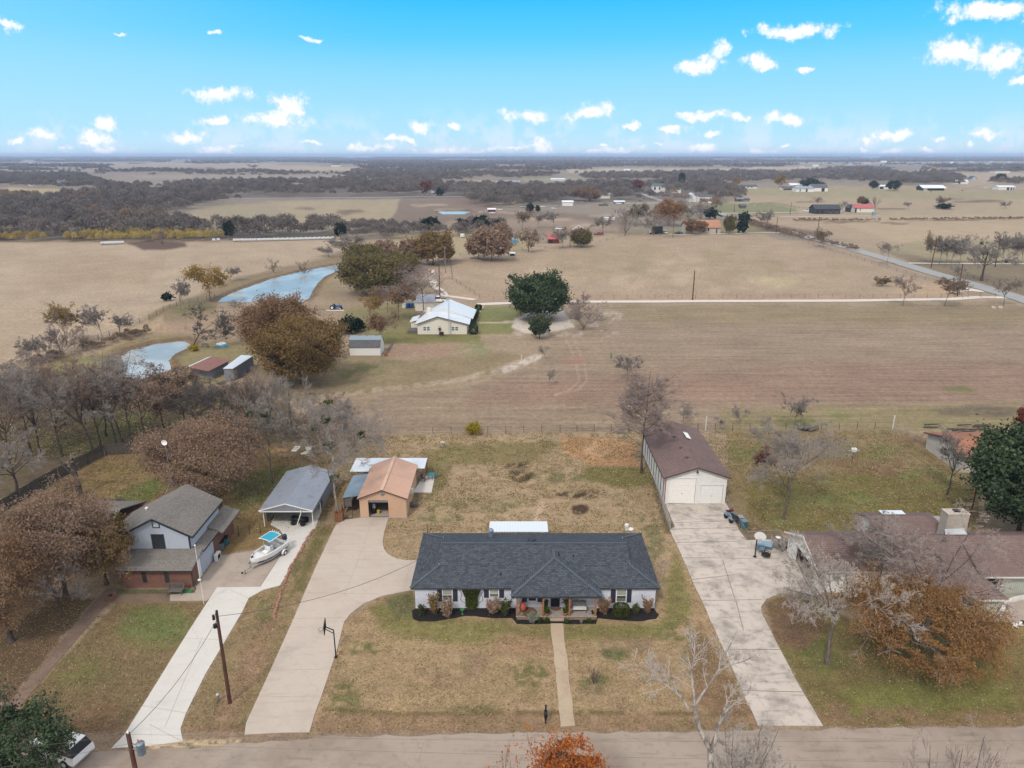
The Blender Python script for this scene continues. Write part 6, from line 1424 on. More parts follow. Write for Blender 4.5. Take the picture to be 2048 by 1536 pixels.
x,y,_=G(1253,1060);wl=thing('well_head','white well head and round lid on the grass behind the main house','well',(x,y,0));MB().lathe([(.2,0),(.22,.5),(.28,.55),(.25,.75),(.1,.85)],(x,y),12).build('cap','stone_white',wl);x2,y2,_=G(1261,1059);MB().lathe([(.36,0),(.36,.12),(.1,.18)],(x2,y2),14).build('lid','white_plastic',wl)
x,y,_=G(855,1066);single(MB().tube((x,y,0),(x,y,1.2),.05,.04,6),'stake','rust','rusty stake standing behind the left end of the charcoal roof','stake')
x,y,_=G(1222,717);single(MB().tube((x,y,0),(x,y,1.3),.12,.12,7),'post','green_paint','short green post in the mown field','post')
x,y,_=G(1411,861);single(MB().tube((x,y,0),(x,y,2.4),.07,.07,7),'post','white_plastic','white post in the back fence right of the garage roof','post')
x,y,_=G(1785,858);single(MB().tube((x,y,0),(x,y,2.3),.08,.08,7),'post','white_plastic','white corner post where the back fence turns','post')
x,y,_=G(1043,719);single(MB().tube((x,y,0),(x,y,1.1),.06,.06,6),'post','white_plastic','short white stake at the head of the pale track','post')
x,y,_=G(1615,929);single(MB().tube((x,y,0),(x,y,1.9),.05,.05,6),'stake','rust','rusty stake in the grass beside the spreading bare tree','stake')
x,y,_=G(1704,923);mh_=thing('martin_house','white bird house on a dark pole in the back garden','bird house',(x,y,0));MB().tube((x,y,0),(x+.05,y,1.6),.03,.03,6).build('pole','black_iron',mh_)
MB().bbox(x-.3,x+.4,y-.3,y+.3,1.6,2.1,.08).build('house','white_plastic',mh_);MB().slab([(x-.8,y-.05,1.72),(x+.9,y-.05,1.72),(x+.9,y+.05,1.72),(x-.8,y+.05,1.72)],.03).build('perch','galv_light',mh_)
# ------------------------------------------------------------------ fences
def fence(name,label,pts,h,step,kind='wire',mat='galv',pr=.04,rails=3,cat='fence',pmat=None,z0=0.0):
 P=[G(*p)for p in pts];t_=thing(name,label,cat,P[0]);k=0;Rl=MB();n_posts=0
 for i,(a,b)in enumerate(zip(P[:-1],P[1:])):
  L=math.hypot(b[0]-a[0],b[1]-a[1]);n=max(1,round(L/step))
  for j in range(n+(1 if i==len(P)-2 else 0)):
   f=j/n;x=a[0]+(b[0]-a[0])*f;y=a[1]+(b[1]-a[1])*f;g_=gh(x,y)
   rn_=random.Random(k*7+1);lx=rn_.uniform(-.06,.06)if kind=='wire' else 0
   if n_posts<98:MB().tube((x,y,g_),(x+lx,y,g_+h+.08),pr,pr,5).build('post',pmat or mat,t_)
   n_posts+=1;k+=1
  for r_i in range(rails):
   z=h*(r_i+1)/rails-.02;Rl.tube((a[0],a[1],gh(a[0],a[1])+z),(b[0],b[1],gh(b[0],b[1])+z),pr*(.8 if(kind=='link' and r_i==rails-1)else.3),None,4)
  if kind=='link':
   d=((b[0]-a[0])/L,(b[1]-a[1])/L);m_n=int(L/.22)
   for j in range(m_n):
    for sg in(1,-1):
     s0=j*.22;s1=s0+sg*.5
     if 0<=s1<=L:Rl.tube((a[0]+d[0]*s0,a[1]+d[1]*s0,.04),(a[0]+d[0]*s1,a[1]+d[1]*s1,h),.0045,None,3,False)
 Rl.build('rail' if kind!='wire' else 'wire',mat,t_);return t_
fence('back_fence','long post and wire fence between the back gardens and the mown field',[(866,868),(1120,864),(1290,862),(1500,860),(1785,858)],1.15,3.0,'wire','wire',.04,4,pmat='pole_wood')
fence('garden_fence','chain link fence along the left side of the white garage',[(1290,888),(1308,960),(1340,1062)],1.15,2.6,'link','galv_light',.03,2)
fence('garden_fence','chain link fence running from the white garage to the patio corner',[(1453,1010),(1493,1081),(1556,1077),(1580,1105)],1.15,2.6,'link','galv',.03,2)
fence('garden_fence','pale-topped fence running down from the white corner post to the block house',[(1785,858),(1812,872),(1849,893)],1.15,2.6,'link','galv',.03,2)
fence('wire_fence','low dark wire fence with a gate between the blue-grey house and the carport',[(459,1066),(478,1071),(521,1068)],1.2,1.5,'wire','black_iron',.035,4)
fence('pasture_fence','thin-posted wire fence above the white gravel drive',[(960,600),(1200,598),(1500,597),(1800,596),(1990,596)],1.25,4.2,'wire','wire',.05,4)
fence('pasture_fence','wire fence along the edge of the round pasture',[(900,520),(905,560),(960,595)],1.25,6,'wire','wire',.05,4)
fence('pasture_fence','fence on the top edge of the pasture beside the small red barn',[(920,512),(1010,508),(1060,497),(1120,498),(1200,485),(1250,474)],1.3,8,'wire','wire',.06,3)
fence('field_fence','old post fence at the foot of the hay field above the round pond',[(150,696),(240,664),(300,646),(380,612),(430,596)],1.2,4,'wire','wire',.07,3,pmat='bark')
fence('roadside_fence','wire fence between the county road and the massive bare oak',[(1890,536),(1960,560),(2048,590)],1.2,5,'wire','wire',.06,3)
fence('roadside_fence','wire fence on the pasture side of the county road',[(1560,470),(1700,514),(1850,560),(1960,594)],1.2,7,'wire','wire',.06,3)
fence('corral_fence','dark rail fence of the far goat paddock',[(1500,410),(1545,407),(1590,416),(1640,421)],1.5,5,'wire','bark',.12,3)
fence('pasture_fence','thin fence line across the far right pasture',[(1500,376),(1600,377),(1760,376),(1900,379),(2100,384)],1.6,18,'wire','bark',.14,2)
# board fence with its planks
bf=thing('plank_fence','weathered grey plank fence round the leafy yard on the left','fence',G(211,910));P_=[G(-40,1055),G(61,993),G(120,958),G(211,911),G(266,907),G(300,906)]
rn=random.Random(2)
for si,(a,b)in enumerate(zip(P_[:-1],P_[1:])):
 L=math.hypot(b[0]-a[0],b[1]-a[1]);d=((b[0]-a[0])/L,(b[1]-a[1])/L);mb=MB();n=int(L/.155)
 for i in range(n):
  s_=i*.155;h=1.8+rn.uniform(-.04,.03);mb.bar((a[0]+d[0]*(s_+.07),a[1]+d[1]*(s_+.07),.03),(a[0]+d[0]*(s_+.07),a[1]+d[1]*(s_+.07),h),.02 if abs(d[0])<.5 else.145,.145 if abs(d[0])<.5 else.02)
 for z in(.4,1.4):mb.bar((a[0]+.03,a[1]+.03,z),(b[0]+.03,b[1]+.03,z),.04,.09)
 mb.build('plank_panel','wood_fence',bf)
 n=int(L/2.4)
 for i in range(n):MB().tube((a[0]+d[0]*i*2.4+.06,a[1]+d[1]*i*2.4+.06,0),(a[0]+d[0]*i*2.4+.06,a[1]+d[1]*i*2.4+.06,1.75),.05,.05,5).build('post','wood_fence',bf)
 # ------------------------------------------------------------------ boat and trailer
tg,st_=G(489,1150),G(570,1096);ang=math.atan2(tg[1]-st_[1],tg[0]-st_[0])-math.pi/2
bx,by=st_[0]*.97+tg[0]*.03+.0,st_[1]*.97+tg[1]*.03
bt=thing('boat','white centre console fishing boat with a turquoise top on its trailer','boat',(bx,by,0),ang)
ST=[(0,.98,.62,.62),(1.2,1.06,.55,.58),(2.6,1.08,.55,.58),(3.8,.96,.60,.64),(4.8,.62,.72,.78),(5.35,.28,.86,.92),(5.62,.03,1.02,1.08)]
V=[];zg=lambda y:1.28+.17*(y/5.6)**2
for(y,w,zk,zc_)in ST:V+=[(-w,y,zg(y)),(-w*.97,y,zg(y)-.12),(-w*.82,y,zc_+.08),(0,y,zk-.06),(w*.82,y,zc_+.08),(w*.97,y,zg(y)-.12),(w,y,zg(y))]
F=[(k*7+i,k*7+i+1,k*7+8+i,k*7+7+i)for k in range(6)for i in range(6)]+[(0,1,2,3,4,5,6)]
hull=MB().add(V,F).build('hull','white_gloss',bt,local=True)
V=[]
for(y,w,zk,zc_)in ST:
 wi=max(.01,w-.17);zf=.86 if y<3.7 else zg(y)-.08;wi2=wi*.96
 V+=[(-w,y,zg(y)),(-wi,y,zg(y)+.02),(-wi2,y,zf),(wi2,y,zf),(wi,y,zg(y)+.02),(w,y,zg(y))]
F=[(k*6+i,k*6+6+i,k*6+7+i,k*6+1+i)for k in range(6)for i in range(5)]
MB().add(V,F).build('deck','white_plastic',bt,local=True)
MB().box(-.9,.9,.02,.5,.86,1.24).build('stern_bench','white_plastic',bt,local=True)
MB().bbox(-.42,.42,2.15,2.75,.86,1.75,.06).build('console','white_plastic',bt,local=True);MB().slab([(-.36,2.7,1.76),(.36,2.7,1.76),(.3,2.5,2.1),(-.3,2.5,2.1)],.02).build('windscreen','glass_blue',bt,local=True)
MB().bbox(-.36,.36,2.8,3.3,.86,1.25,.05).build('seat','white_gloss',bt,local=True);MB().bbox(-.45,.45,1.2,1.6,.86,1.5,.05).slab([(-.45,1.2,1.5),(.45,1.2,1.5),(.45,1.12,1.85),(-.45,1.12,1.85)],.05).build('seat','white_plastic',bt,local=True)
for sx in(-1,1):
 for yy in(1.75,2.7):MB().tube((sx*.5,yy,.86),(sx*.62,yy-.05,2.72),.03,.03,6).build('top_post','galv_light',bt,local=True)
tp=MB();
for i in range(6):
 a0,a1=-1+i/3,-1+(i+1)/3;z0_,z1_=2.82-.12*a0*a0,2.82-.12*a1*a1;tp.slab([(a0*.82,1.15,z0_),(a1*.82,1.15,z1_),(a1*.82,3.05,z1_),(a0*.82,3.05,z0_)],.04)
tp.build('canopy','teal',bt,local=True)
fr=MB()
for sx in(-1,1):fr.tube((sx*.84,1.12,2.7),(sx*.84,3.08,2.7),.04,.04,6)
for yy in(1.12,3.08):fr.path([(-.84,yy,2.7),(-.4,yy,2.8),(.4,yy,2.8),(.84,yy,2.7)],.04)
fr.build('canopy_frame','trim_white',bt,local=True)
for i in range(4):MB().tube((-.5+i*.33,1.1,2.72),(-.5+i*.33,1.0,3.0),.03,.03,5).build('rod_holder','trim_white',bt,local=True)
om=MB().bbox(-.25,.25,-.62,-.05,1.15,1.85,.12).build('outboard_motor','navy',bt,local=True);MB().box(-.08,.08,-.5,-.2,.45,1.15).box(-.14,.14,-.58,-.15,.62,.67).build('lower_leg','black',om,local=True);MB().rod_wheel((0,-.6,.48),.16,.04,axis='y').build('propeller','black',om,local=True)
MB().tube((.1,5.1,1.5),(.75,4.2,1.48),.025,.025,6).blob((.1,5.2,1.55),(.13,.2,.1),n=8).build('trolling_motor','black',bt,local=True)
trl=thing('boat_trailer','white and galvanised boat trailer under the fishing boat','trailer',(bx,by,0),ang)
for sx in(-1,1):
 MB().path([(sx*.8,-.2,.42),(sx*.8,3.2,.42),(sx*.05,5.6,.45)],.05,6).build('frame_rail','galv_light',trl,local=True)
 MB().bar((sx*.45,0,.62),(sx*.45,4.2,.62),.1,.06).build('bunk','black',trl,local=True)
 wh=MB().rod_wheel((sx*1.15,1.1,.33),.33,.2,18).build('wheel','rubber',trl,local=True);MB().rod_wheel((sx*1.16,1.1,.33),.19,.22,14).build('rim','white_plastic',wh,local=True)
 fd=MB();
 for k in range(6):
  a0,a1=math.pi*k/6,math.pi*(k+1)/6;fd.slab([(sx*1.15-.15,1.1+.45*math.cos(a0),.36+.4*math.sin(a0)),(sx*1.15+.15,1.1+.45*math.cos(a0),.36+.4*math.sin(a0)),(sx*1.15+.15,1.1+.45*math.cos(a1),.36+.4*math.sin(a1)),(sx*1.15-.15,1.1+.45*math.cos(a1),.36+.4*math.sin(a1))],.03)
 fd.build('fender','white_plastic',trl,local=True);MB().tube((sx*1.1,-.1,.4),(sx*1.12,-.12,1.75),.03,.03,6).build('guide_post','white_plastic',trl,local=True)
MB().tube((0,5.5,.45),(0,7.0,.42),.05,.05,6).build('tongue','galv',trl,local=True);MB().tube((0,5.75,.45),(0,5.75,1.1),.05,.05,6).box(-.1,.1,5.6,5.9,1.0,1.2).build('winch_post','galv',trl,local=True)
MB().tube((.12,6.5,.5),(.12,6.5,.05),.035,.035,6).blob((.12,6.5,.06),(.08,.08,.06),n=7).build('jack_wheel','black',trl,local=True);MB().bbox(-.08,.08,6.95,7.2,.36,.52,.02).build('coupler','black',trl,local=True)
for yy in(.1,1.1,2.6):MB().bar((-.8,yy,.40),(.8,yy,.40),.07,.07).build('axle','galv',trl,local=True)
for o_ in(bt,trl):o_.scale=(.92,.86,.92)
# quad bike in the carport
def quad(label,px,py,rot,bm,extra=None,name='quad_bike',cat='quad bike'):
 x,y,_=G(px,py);q_=thing(name,label,cat,(x,y,.05),rot)
 MB().bbox(-.3,.3,-.75,.75,.42,.78,.1).build('body',bm,q_,local=True);MB().bbox(-.17,.17,-.55,.1,.78,.92,.04).build('seat','black',q_,local=True)
 MB().path([(-.4,.32,1.12),(0,.42,1.0),(.4,.32,1.12)],.025).tube((0,.42,1.0),(0,.5,.7),.03).build('handlebar','black',q_,local=True)
 for(yy,nm)in((.78,'front_rack'),(-.78,'rear_rack')):MB().box(-.38,.38,yy-.22,yy+.22,.82,.86).build(nm,'black',q_,local=True)
 for sx in(-1,1):
  for yy in(-.62,.62):
   w_=MB().rod_wheel((sx*.46,yy,.29),.29,.25,14).build('wheel','rubber',q_,local=True);MB().rod_wheel((sx*.47,yy,.29),.14,.26,10).build('rim','black_iron',w_,local=True)
   MB().slab([(sx*.46-.16,yy-.34,.56),(sx*.46+.16,yy-.34,.56),(sx*.46+.16,yy+.3,.66),(sx*.46-.16,yy+.3,.66)],.04).build('fender',bm,q_,local=True)
 return q_
quad('black quad bike under the front of the grey carport',600,1048,1.35,'black')
mw=quad('grey-green quad bike parked at the fence below the white garage',1463,1041,.2,'steel_blue',name='quad_bike');
x,y,_=G(1470,1030);gcn=thing('fuel_can','red fuel can standing on the back of the grey-green quad bike','fuel can',(mw.location.x+.15,mw.location.y+.78,.93));MB().bbox(mw.location.x-.05,mw.location.x+.3,mw.location.y+.62,mw.location.y+.9,.91,1.25,.05).build('body','red_paint',gcn);MB().tube((mw.location.x+.2,mw.location.y+.75,1.25),(mw.location.x+.3,mw.location.y+.75,1.4),.03,.02,6).build('spout','black',gcn)
bin_('dark bin with a grey lid behind the chain link fence by the white garage',1480,1048,'black_iron','galv',.2)
bin_('slate wheelie bin just inside the lawn below the first dark bin',1487,1056,'teal_bin','grey_bin',.4)
# patio of the right-hand house
table_set('patio_table','pale blue patio table beside the basketball pole','table',1527,1098,'patio_blue',.05,.7,square=True,rot=-.3)
for i,(px,py,rt,lab)in enumerate([(1521,1090,.3,'pale blue chair behind the blue patio table'),(1519,1101,1.5,'pale blue chair left of the blue patio table'),(1523,1106,2.6,'pale blue chair in front of the blue patio table')]):x,y,_=G(px,py,.05);chair(lab,x,y,.05,'patio_blue',rt)
x,y,_=G(1560,1097);pt_=thing('picnic_table','weathered picnic table with two benches by the fence corner','picnic table',(x,y,.05),-.95)
MB().box(-.9,.9,-.36,.36,.72,.77).build('table_top','wood_old',pt_,local=True)
for sy in(-1,1):
 MB().box(-.9,.9,sy*.72-.13,sy*.72+.13,.42,.46).build('bench_seat','wood_old',pt_,local=True)
for sx in(-1,1):MB().bar((sx*.6,-.7,0),(sx*.6,.25,.72),.06,.09).bar((sx*.6,.7,0),(sx*.6,-.25,.72),.06,.09).bar((sx*.6,-.8,.4),(sx*.6,.8,.4),.06,.08).build('leg_frame','wood_old',pt_,local=True)
x,y,_=G(1553,1086);single(MB().lathe([(.12,.82),(.3,.9),(.31,.94),(.05,.86)],(x,y-.3),14),'bowl','white_gloss','white bowl on the weathered picnic table','bowl',smooth=True)
x,y,_=G(1531.5,1113);fp=thing('fire_pit','round black fire pit on the concrete below the blue table','fire pit',(x,y,.05));mb=MB()
for z in(.12,.32,.5):
 for k in range(16):a0,a1=k*.3927,(k+1)*.3927;mb.tube((x+.46*math.cos(a0),y+.46*math.sin(a0),z),(x+.46*math.cos(a1),y+.46*math.sin(a1),z),.025,.025,5)
for k in range(8):a0=k*.785;mb.tube((x+.46*math.cos(a0),y+.46*math.sin(a0),.05),(x+.46*math.cos(a0),y+.46*math.sin(a0),.5),.02,.02,4)
mb.build('ring','black_iron',fp);MB().lathe([(.1,.12),(.40,.28),(.42,.3),(.38,.26),(.05,.16)],(x,y),16).build('bowl','black',fp)
x,y,_=G(1636,1187);bp=thing('brick_pillar','white painted pillar and low grey-capped wall at the edge of the right driveway','pillar',(x,y,0));MB().bbox(x-.22,x+.22,y-.2,y+.2,0,1.6,.03).build('pillar','stone_white',bp);MB().box(x-1.5,x-.24,y-.35,y+.1,0,.55).build('low_wall','brick_white',bp);MB().box(x-1.55,x-.24,y-.4,y+.15,.551,.62).build('cap','galv',bp)
# garden edge wall, statue and dog on the right
cw=MB();pts=[G(p[0],p[1])for p in[(1745,1234),(1800,1237),(1860,1239),(1930,1241),(1990,1240),(2000,1232),(2004,1222),(2010,1212),(2022,1204),(2040,1199),(2070,1197)]]
for a,b in zip(pts[:-1],pts[1:]):cw.bar((a[0],a[1],.2),(b[0],b[1],.2),.3,.42)
single(cw,'garden_wall','stone_white','low white curved garden edging wall at the right house','garden wall')
x,y,_=G(2014,1186);stt=thing('statue','dark standing garden figure beside the green siding','statue',(x,y,.06));MB().lathe([(.26,.06),(.24,.3),(.2,.8),(.22,1.05),(.1,1.18)],(x,y),10).build('body','black_iron',stt,True);MB().blob((x,y,1.32),(.14,.14,.17),n=9).build('head','black_iron',stt,True)
def animal(name,label,cat,px,py,rot,s,mat,headdown=False,group=None,xyz=None):
 x,y,_=xyz or G(px,py);t_=thing(name,label,cat,(x,y,gh(x,y)),rot,group)
 b=MB();b.blob((0,0,1.0*s),(.26*s,.68*s,.30*s),n=10,m=7).blob((0,.42*s,1.02*s),(.24*s,.3*s,.34*s),n=9,m=6).blob((0,-.45*s,1.05*s),(.26*s,.3*s,.31*s),n=9,m=6)
 hz_=(.45 if headdown else 1.55)*s;hy=(1.05 if headdown else.95)*s;b.tube((0,.55*s,1.08*s),(0,hy,hz_),.2*s,.12*s,8);b.blob((0,hy+.12*s,hz_-.08*s),(.1*s,.27*s,.12*s),n=8,m=5)
 for sx in(-1,1):
  b.tube((sx*.16*s,.45*s,.85*s),(sx*.16*s,.47*s,.42*s),.10*s,.06*s,6).tube((sx*.16*s,.47*s,.42*s),(sx*.16*s,.45*s,0),.055*s,.05*s,6)
  b.tube((sx*.17*s,-.5*s,.95*s),(sx*.17*s,-.45*s,.62*s),.14*s,.08*s,6).tube((sx*.17*s,-.45*s,.62*s),(sx*.17*s,-.66*s,.36*s),.08*s,.055*s,6).tube((sx*.17*s,-.66*s,.36*s),(sx*.17*s,-.6*s,0),.055*s,.05*s,6)
  b.tube((sx*.06*s,hy-.02*s,hz_+.04*s),(sx*.09*s,hy-.06*s,hz_+.18*s),.03*s,.01*s,4)
 b.tube((0,-.72*s,1.15*s),(0,-.85*s,.5*s),.05*s,.03*s,5);b.build('body',mat,t_,True,local=True);return t_
x,y,_=G(2033,1252);dg=thing('dog','white dog with a black head lying on the lawn by the curved wall','dog',(x,y,0),-1.25)
b=MB().blob((0,0,.2),(.24,.46,.19),n=12,m=8).blob((0,-.34,.22),(.26,.24,.21),n=10,m=7).blob((0,.3,.2),(.2,.2,.19),n=10,m=7).tube((0,.38,.25),(0,.6,.3),.13,.1,9)
for sx in(-1,1):b.tube((sx*.16,.3,.1),(sx*.16,.7,.05),.06,.045,6).tube((sx*.22,-.4,.12),(sx*.3,-.1,.05),.08,.045,6)
b.tube((0,-.55,.12),(.25,-.8,.04),.045,.02,5);b.build('body','dog_white',dg,True,local=True)
b=MB().blob((0,.68,.33),(.13,.16,.13),n=10,m=7).blob((0,.84,.29),(.07,.11,.065),n=8,m=5)
for sx in(-1,1):b.tube((sx*.1,.64,.42),(sx*.15,.6,.3),.04,.02,5)
b.blob((0,-.05,.27),(.225,.1,.13),n=9,m=6);b.build('dark_fur','black',dg,True,local=True)
# television aerial on a rusty pole
x,y,_=G(1936,1050);ta=thing('tv_aerial','big white television aerial on a rusty pole before the live oak','aerial',(x,y,0));h=A(1947,946,y)[2]
MB().tube((x,y,0),(x+.1,y,h),.10,.09,7).build('pole','rust',ta);a,b=A(1918,923,y),A(1994,965,y+.3)
bm=MB().bar(a,(b[0],b[1],b[2]),.06,.06);bm.build('boom','galv_light',ta)
for k in range(15):
 f=(k+.5)/15;c=[a[i]+(b[i]-a[i])*f for i in range(3)];l_=.9-.5*f
 MB().tube((c[0]-.2,c[1]-l_,c[2]+l_*.35),(c[0]+.2,c[1]+l_,c[2]-l_*.35),.015,.015,4).build('element','galv_light',ta)
 # car below the oak in the corner
def car(name,label,x,y,rot,col,kind='suv',group=None,s=1.0,cat='car'):
 t_=thing(name,label,cat,(x,y,gh(x,y)),rot,group);L,Wd=(4.7,.92)if kind!='pickup' else(5.5,.97);h=L/2
 if kind=='pickup':prof=[(-h,.5),(-h,1.08),(-h+1.9,1.08),(-h+1.95,1.08),(h-1.55,1.12),(h-.1,.98),(h,.7),(h,.45)]
 elif kind=='sedan':prof=[(-h,.5),(-h,.95),(-h+1.0,1.0),(h-1.4,.98),(h-.1,.78),(h,.6),(h,.42)]
 else:prof=[(-h,.5),(-h,1.05),(h-1.3,1.08),(h-.1,.92),(h,.7),(h,.45)]
 n=len(prof);mid_=[(sx*Wd*s,p[0]*s,p[1]*s)for sx in(-1,1)for p in prof]
 b=MB().add([(sx*(Wd-(.06 if p[1]>.9 else 0))*s,p[0]*s,p[1]*s)for sx in(-1,1)for p in prof]+[(sx*(Wd-.08)*s,y_*s,.28*s)for sx in(-1,1)for y_ in(-h+.1,h-.1)],[tuple(range(n-1,-1,-1))+(2*n,2*n+1),tuple(range(n,2*n))+(2*n+3,2*n+2)]+[(i,i+1,n+i+1,n+i)for i in range(n-1)]+[(2*n,2*n+2,2*n+3,2*n+1)])
 body=b.build('body',col,t_,local=True)
 c0,c1,c2,c3,zr=dict(suv=(-h+.05,-h+.35,h-2.3,h-1.35,1.68),sedan=(-h+.75,-h+1.4,h-2.35,h-1.45,1.42),pickup=(-h+2.0,-h+2.15,h-2.2,h-1.55,1.72))[kind]
 zb=1.02 if kind!='sedan' else.97;w0,w1=Wd-.08,Wd-.24
 MB().add([(sx*w0*s,y_*s,zb*s)for sx in(-1,1)for y_ in(c0,c3)]+[(sx*w1*s,y_*s,zr*s)for sx in(-1,1)for y_ in(c1,c2)],[(0,1,5,4),(2,6,7,3),(1,3,7,5),(0,4,6,2)]).build('window','glass',t_,local=True)
 MB().bbox(-w1*s,w1*s,c1*s,c2*s,(zr-.015)*s,(zr+.05)*s,.03*s).build('car_roof',col,t_,local=True)
 for sx in(-1,1):
  for yy in(-h+.9,h-.95):
   w_=MB().rod_wheel((sx*(Wd-.08)*s,yy*s,.35*s),.35*s,.24*s,14).build('wheel','rubber',t_,local=True);MB().rod_wheel((sx*(Wd-.06)*s,yy*s,.35*s),.2*s,.25*s,10).build('rim','galv_light',w_,local=True)
  MB().box((sx*(Wd-.25)-.14)*s,(sx*(Wd-.25)+.14)*s,(h-.06)*s,(h+.015)*s,.68*s,.82*s).build('headlight','lamp_glass',t_,local=True)
 if kind=='pickup':MB().box(-(Wd-.16)*s,(Wd-.16)*s,(-h+.08)*s,(-h+1.85)*s,1.081*s,1.09*s).build('bed','black',t_,local=True)
 return t_
x,y,_=G(122,1508);car('parked_car','bright white car half hidden below the dark oak in the bottom left corner',x,y,R(72),'white_gloss','suv')
# ------------------------------------------------------------------ fallen leaves and tufts on the lawns
def litter(name,label,poly,n,size,mat,seed,cat='leaves'):
 r=np.random.default_rng(seed);x0,x1=min(p[0]for p in poly),max(p[0]for p in poly);y0,y1=min(p[1]for p in poly),max(p[1]for p in poly)
 X=r.uniform(x0,x1,n);Y=r.uniform(y0,y1,n);k=inpoly(X,Y,poly)&(fbm(X/40,Y/20,seed)>.42);C=np.array([G(a,b)[:2]+(.03,)for a,b in zip(X[k],Y[k])]);C[:,2]+=.03
 V,F,tv=leaves(r,C,size,r.uniform(0,1,len(C)));V[:,2]=np.maximum(V[:,2],.012);o_=bpy.data.objects.new(name,rawmesh(name,V,F,mat,None,tv));COL.objects.link(o_);tag(o_,label,cat,None,'stuff')
 # grass that stands up from the ground: short blades over the near lawns, none on the drives
def turf(name,label,poly,n,size,mat,seed,keepout,gp):
 r=np.random.default_rng(seed);W2=[G(*p)[:2]for p in poly];x0,x1=min(p[0]for p in W2),max(p[0]for p in W2);y0,y1=min(p[1]for p in W2),max(p[1]for p in W2)
 X=r.uniform(x0,x1,n);Y=r.uniform(y0,y1,n);k=inpoly(X,Y,W2)&(fbm(X/1.3+90,Y/1.3+90,seed,3)+.5*fbm(X/7+90,Y/7+90,seed,3)>gp)
 for P in keepout:k&=~inpoly(X,Y,[G(*p)[:2]for p in P])
 X,Y=X[k],Y[k];k=~((X>-9.5)&(X<14)&(Y>57.4)&(Y<69.4))&~((X>-20.8)&(X<-12.7)&(Y>77.2)&(Y<90))&~((X>19.2)&(X<27.1)&(Y>80.8)&(Y<97))&~((X>-50)&(X<-31)&(Y>62)&(Y<76.5))&~((X>30)&(Y>57)&(Y<73))
 C=np.stack([X[k],Y[k],np.full(k.sum(),size*.35)],-1);s_=size*(.6+.8*r.uniform(size=len(C)));a=r.uniform(0,6.28,len(C));d=np.stack([np.cos(a),np.sin(a),0*a],-1)*s_[:,None];up=np.stack([r.normal(size=len(C))*.5,r.normal(size=len(C))*.5,np.full(len(C),.8)],-1)*s_[:,None]*.7
 V=np.stack([C-d*.9-up*.4,C+d*.9-up*.4,C+d*.35+up,C-d*.35+up],1).reshape(-1,3);F=np.arange(len(V)).reshape(-1,4)
 o_=bpy.data.objects.new(name,rawmesh(name,V,F,mat,None,r.uniform(0,1,len(C))));COL.objects.link(o_);tag(o_,label,'grass',None,'stuff')
KO=[WD,MD,RD,MBD,[(1101,1240),(1126,1240),(1150,1455),(1121,1456)],[(392,1174),(434,1110),(577,1090),(558,1117),(520,1174)],[(215,1178),(420,1184),(414,1204),(217,1208),(32,1424),(-60,1500),(-110,1500),(22,1402),(199,1190)]]
turf('grass','short dry grass on the front lawns along the road',[(-60,1466),(-60,1180),(240,1202),(560,1172),(640,1050),(760,1050),(1380,1050),(2048,1200),(2100,1452),(1000,1466)],150000,.055,'grass_dry',21,KO,.62)
turf('grass','greener grass tufts on the front lawns',[(-60,1466),(-60,1180),(240,1202),(560,1172),(640,1050),(760,1050),(1380,1050),(2048,1200),(2100,1452),(1000,1466)],60000,.055,'grass_green',22,KO,.80)
turf('grass','dry rough grass in the back gardens',[(60,1050),(210,905),(560,880),(860,868),(1785,860),(1990,1000),(1960,1075),(1480,1060),(1340,1070),(600,1060)],130000,.085,'grass_dry',23,KO,.66)
turf('grass','green tufts in the back gardens',[(60,1050),(210,905),(560,880),(860,868),(1785,860),(1990,1000),(1960,1075),(1480,1060),(1340,1070),(600,1060)],60000,.085,'grass_green',24,KO,.80)
turf('grass','leafy rough grass on the floor of the left wood',[(-100,960),(-100,790),(400,770),(600,860),(560,880),(210,900)],60000,.12,'grass_dry',25,[],.66)
litter('fallen_leaves','pale fallen leaves scattered over the front lawn',[(640,1400),(1320,1240),(1370,1150),(1520,1450),(640,1466)],900,.05,'leaf_yellow',3)
litter('fallen_leaves','brown leaf litter in the yard behind the blue-grey house',[(60,1010),(215,912),(450,905),(640,890),(690,990),(560,1080),(300,960),(120,1060)],5200,.085,'leaf_yellow',4)
litter('fallen_leaves','leaf litter under the oaks at the left edge',[(-40,1200),(200,1200),(240,1206),(400,1206),(240,1480),(-40,1440)],5200,.06,'leaf_rust',5)
litter('fallen_leaves','leaf litter on the lawn of the right-hand house',[(1540,1210),(1700,1230),(2048,1260),(2048,1440),(1650,1440)],2600,.05,'leaf_bronze',6)
litter('fallen_leaves','leaf litter below the spreading bare tree',[(1456,880),(1800,880),(1940,1060),(1500,1050)],2600,.08,'leaf_bronze',7)
# ------------------------------------------------------------------ the trees one can tell apart
LB=dict(leaf='leaf_rust',nleaf=26000,ls=.20)
tree('oak_tree','big rusty brown oak at the left edge, beside the front path of the blue-grey house','tree',22,1284,1050,170,'oak',11,leaf='leaf_brown',nleaf=42000,ls=.085,sig=.03)
tree('oak_tree','wide russet oak hiding the left end of the blue-grey house','tree',132,1195,985,205,'oak',12,leaf='leaf_rust',nleaf=66000,ls=.085,sig=.032)
tree('oak_tree','smaller olive-brown oak between the front path and the brick wall of the blue-grey house','tree',214,1168,1020,130,'oak',13,leaf='leaf_bronze',nleaf=17000,ls=.11,sig=.03)
tree('bare_tree','small grey bare tree in front of the russet oak by the blue-grey house','tree',128,1235,1120,130,'spread',14)
tree('oak_tree','big pinkish-brown oak behind the blue-grey house and its dish mast','tree',420,990,846,236,'oak',15,leaf='leaf_rust',nleaf=76000,ls=.10,sig=.032)
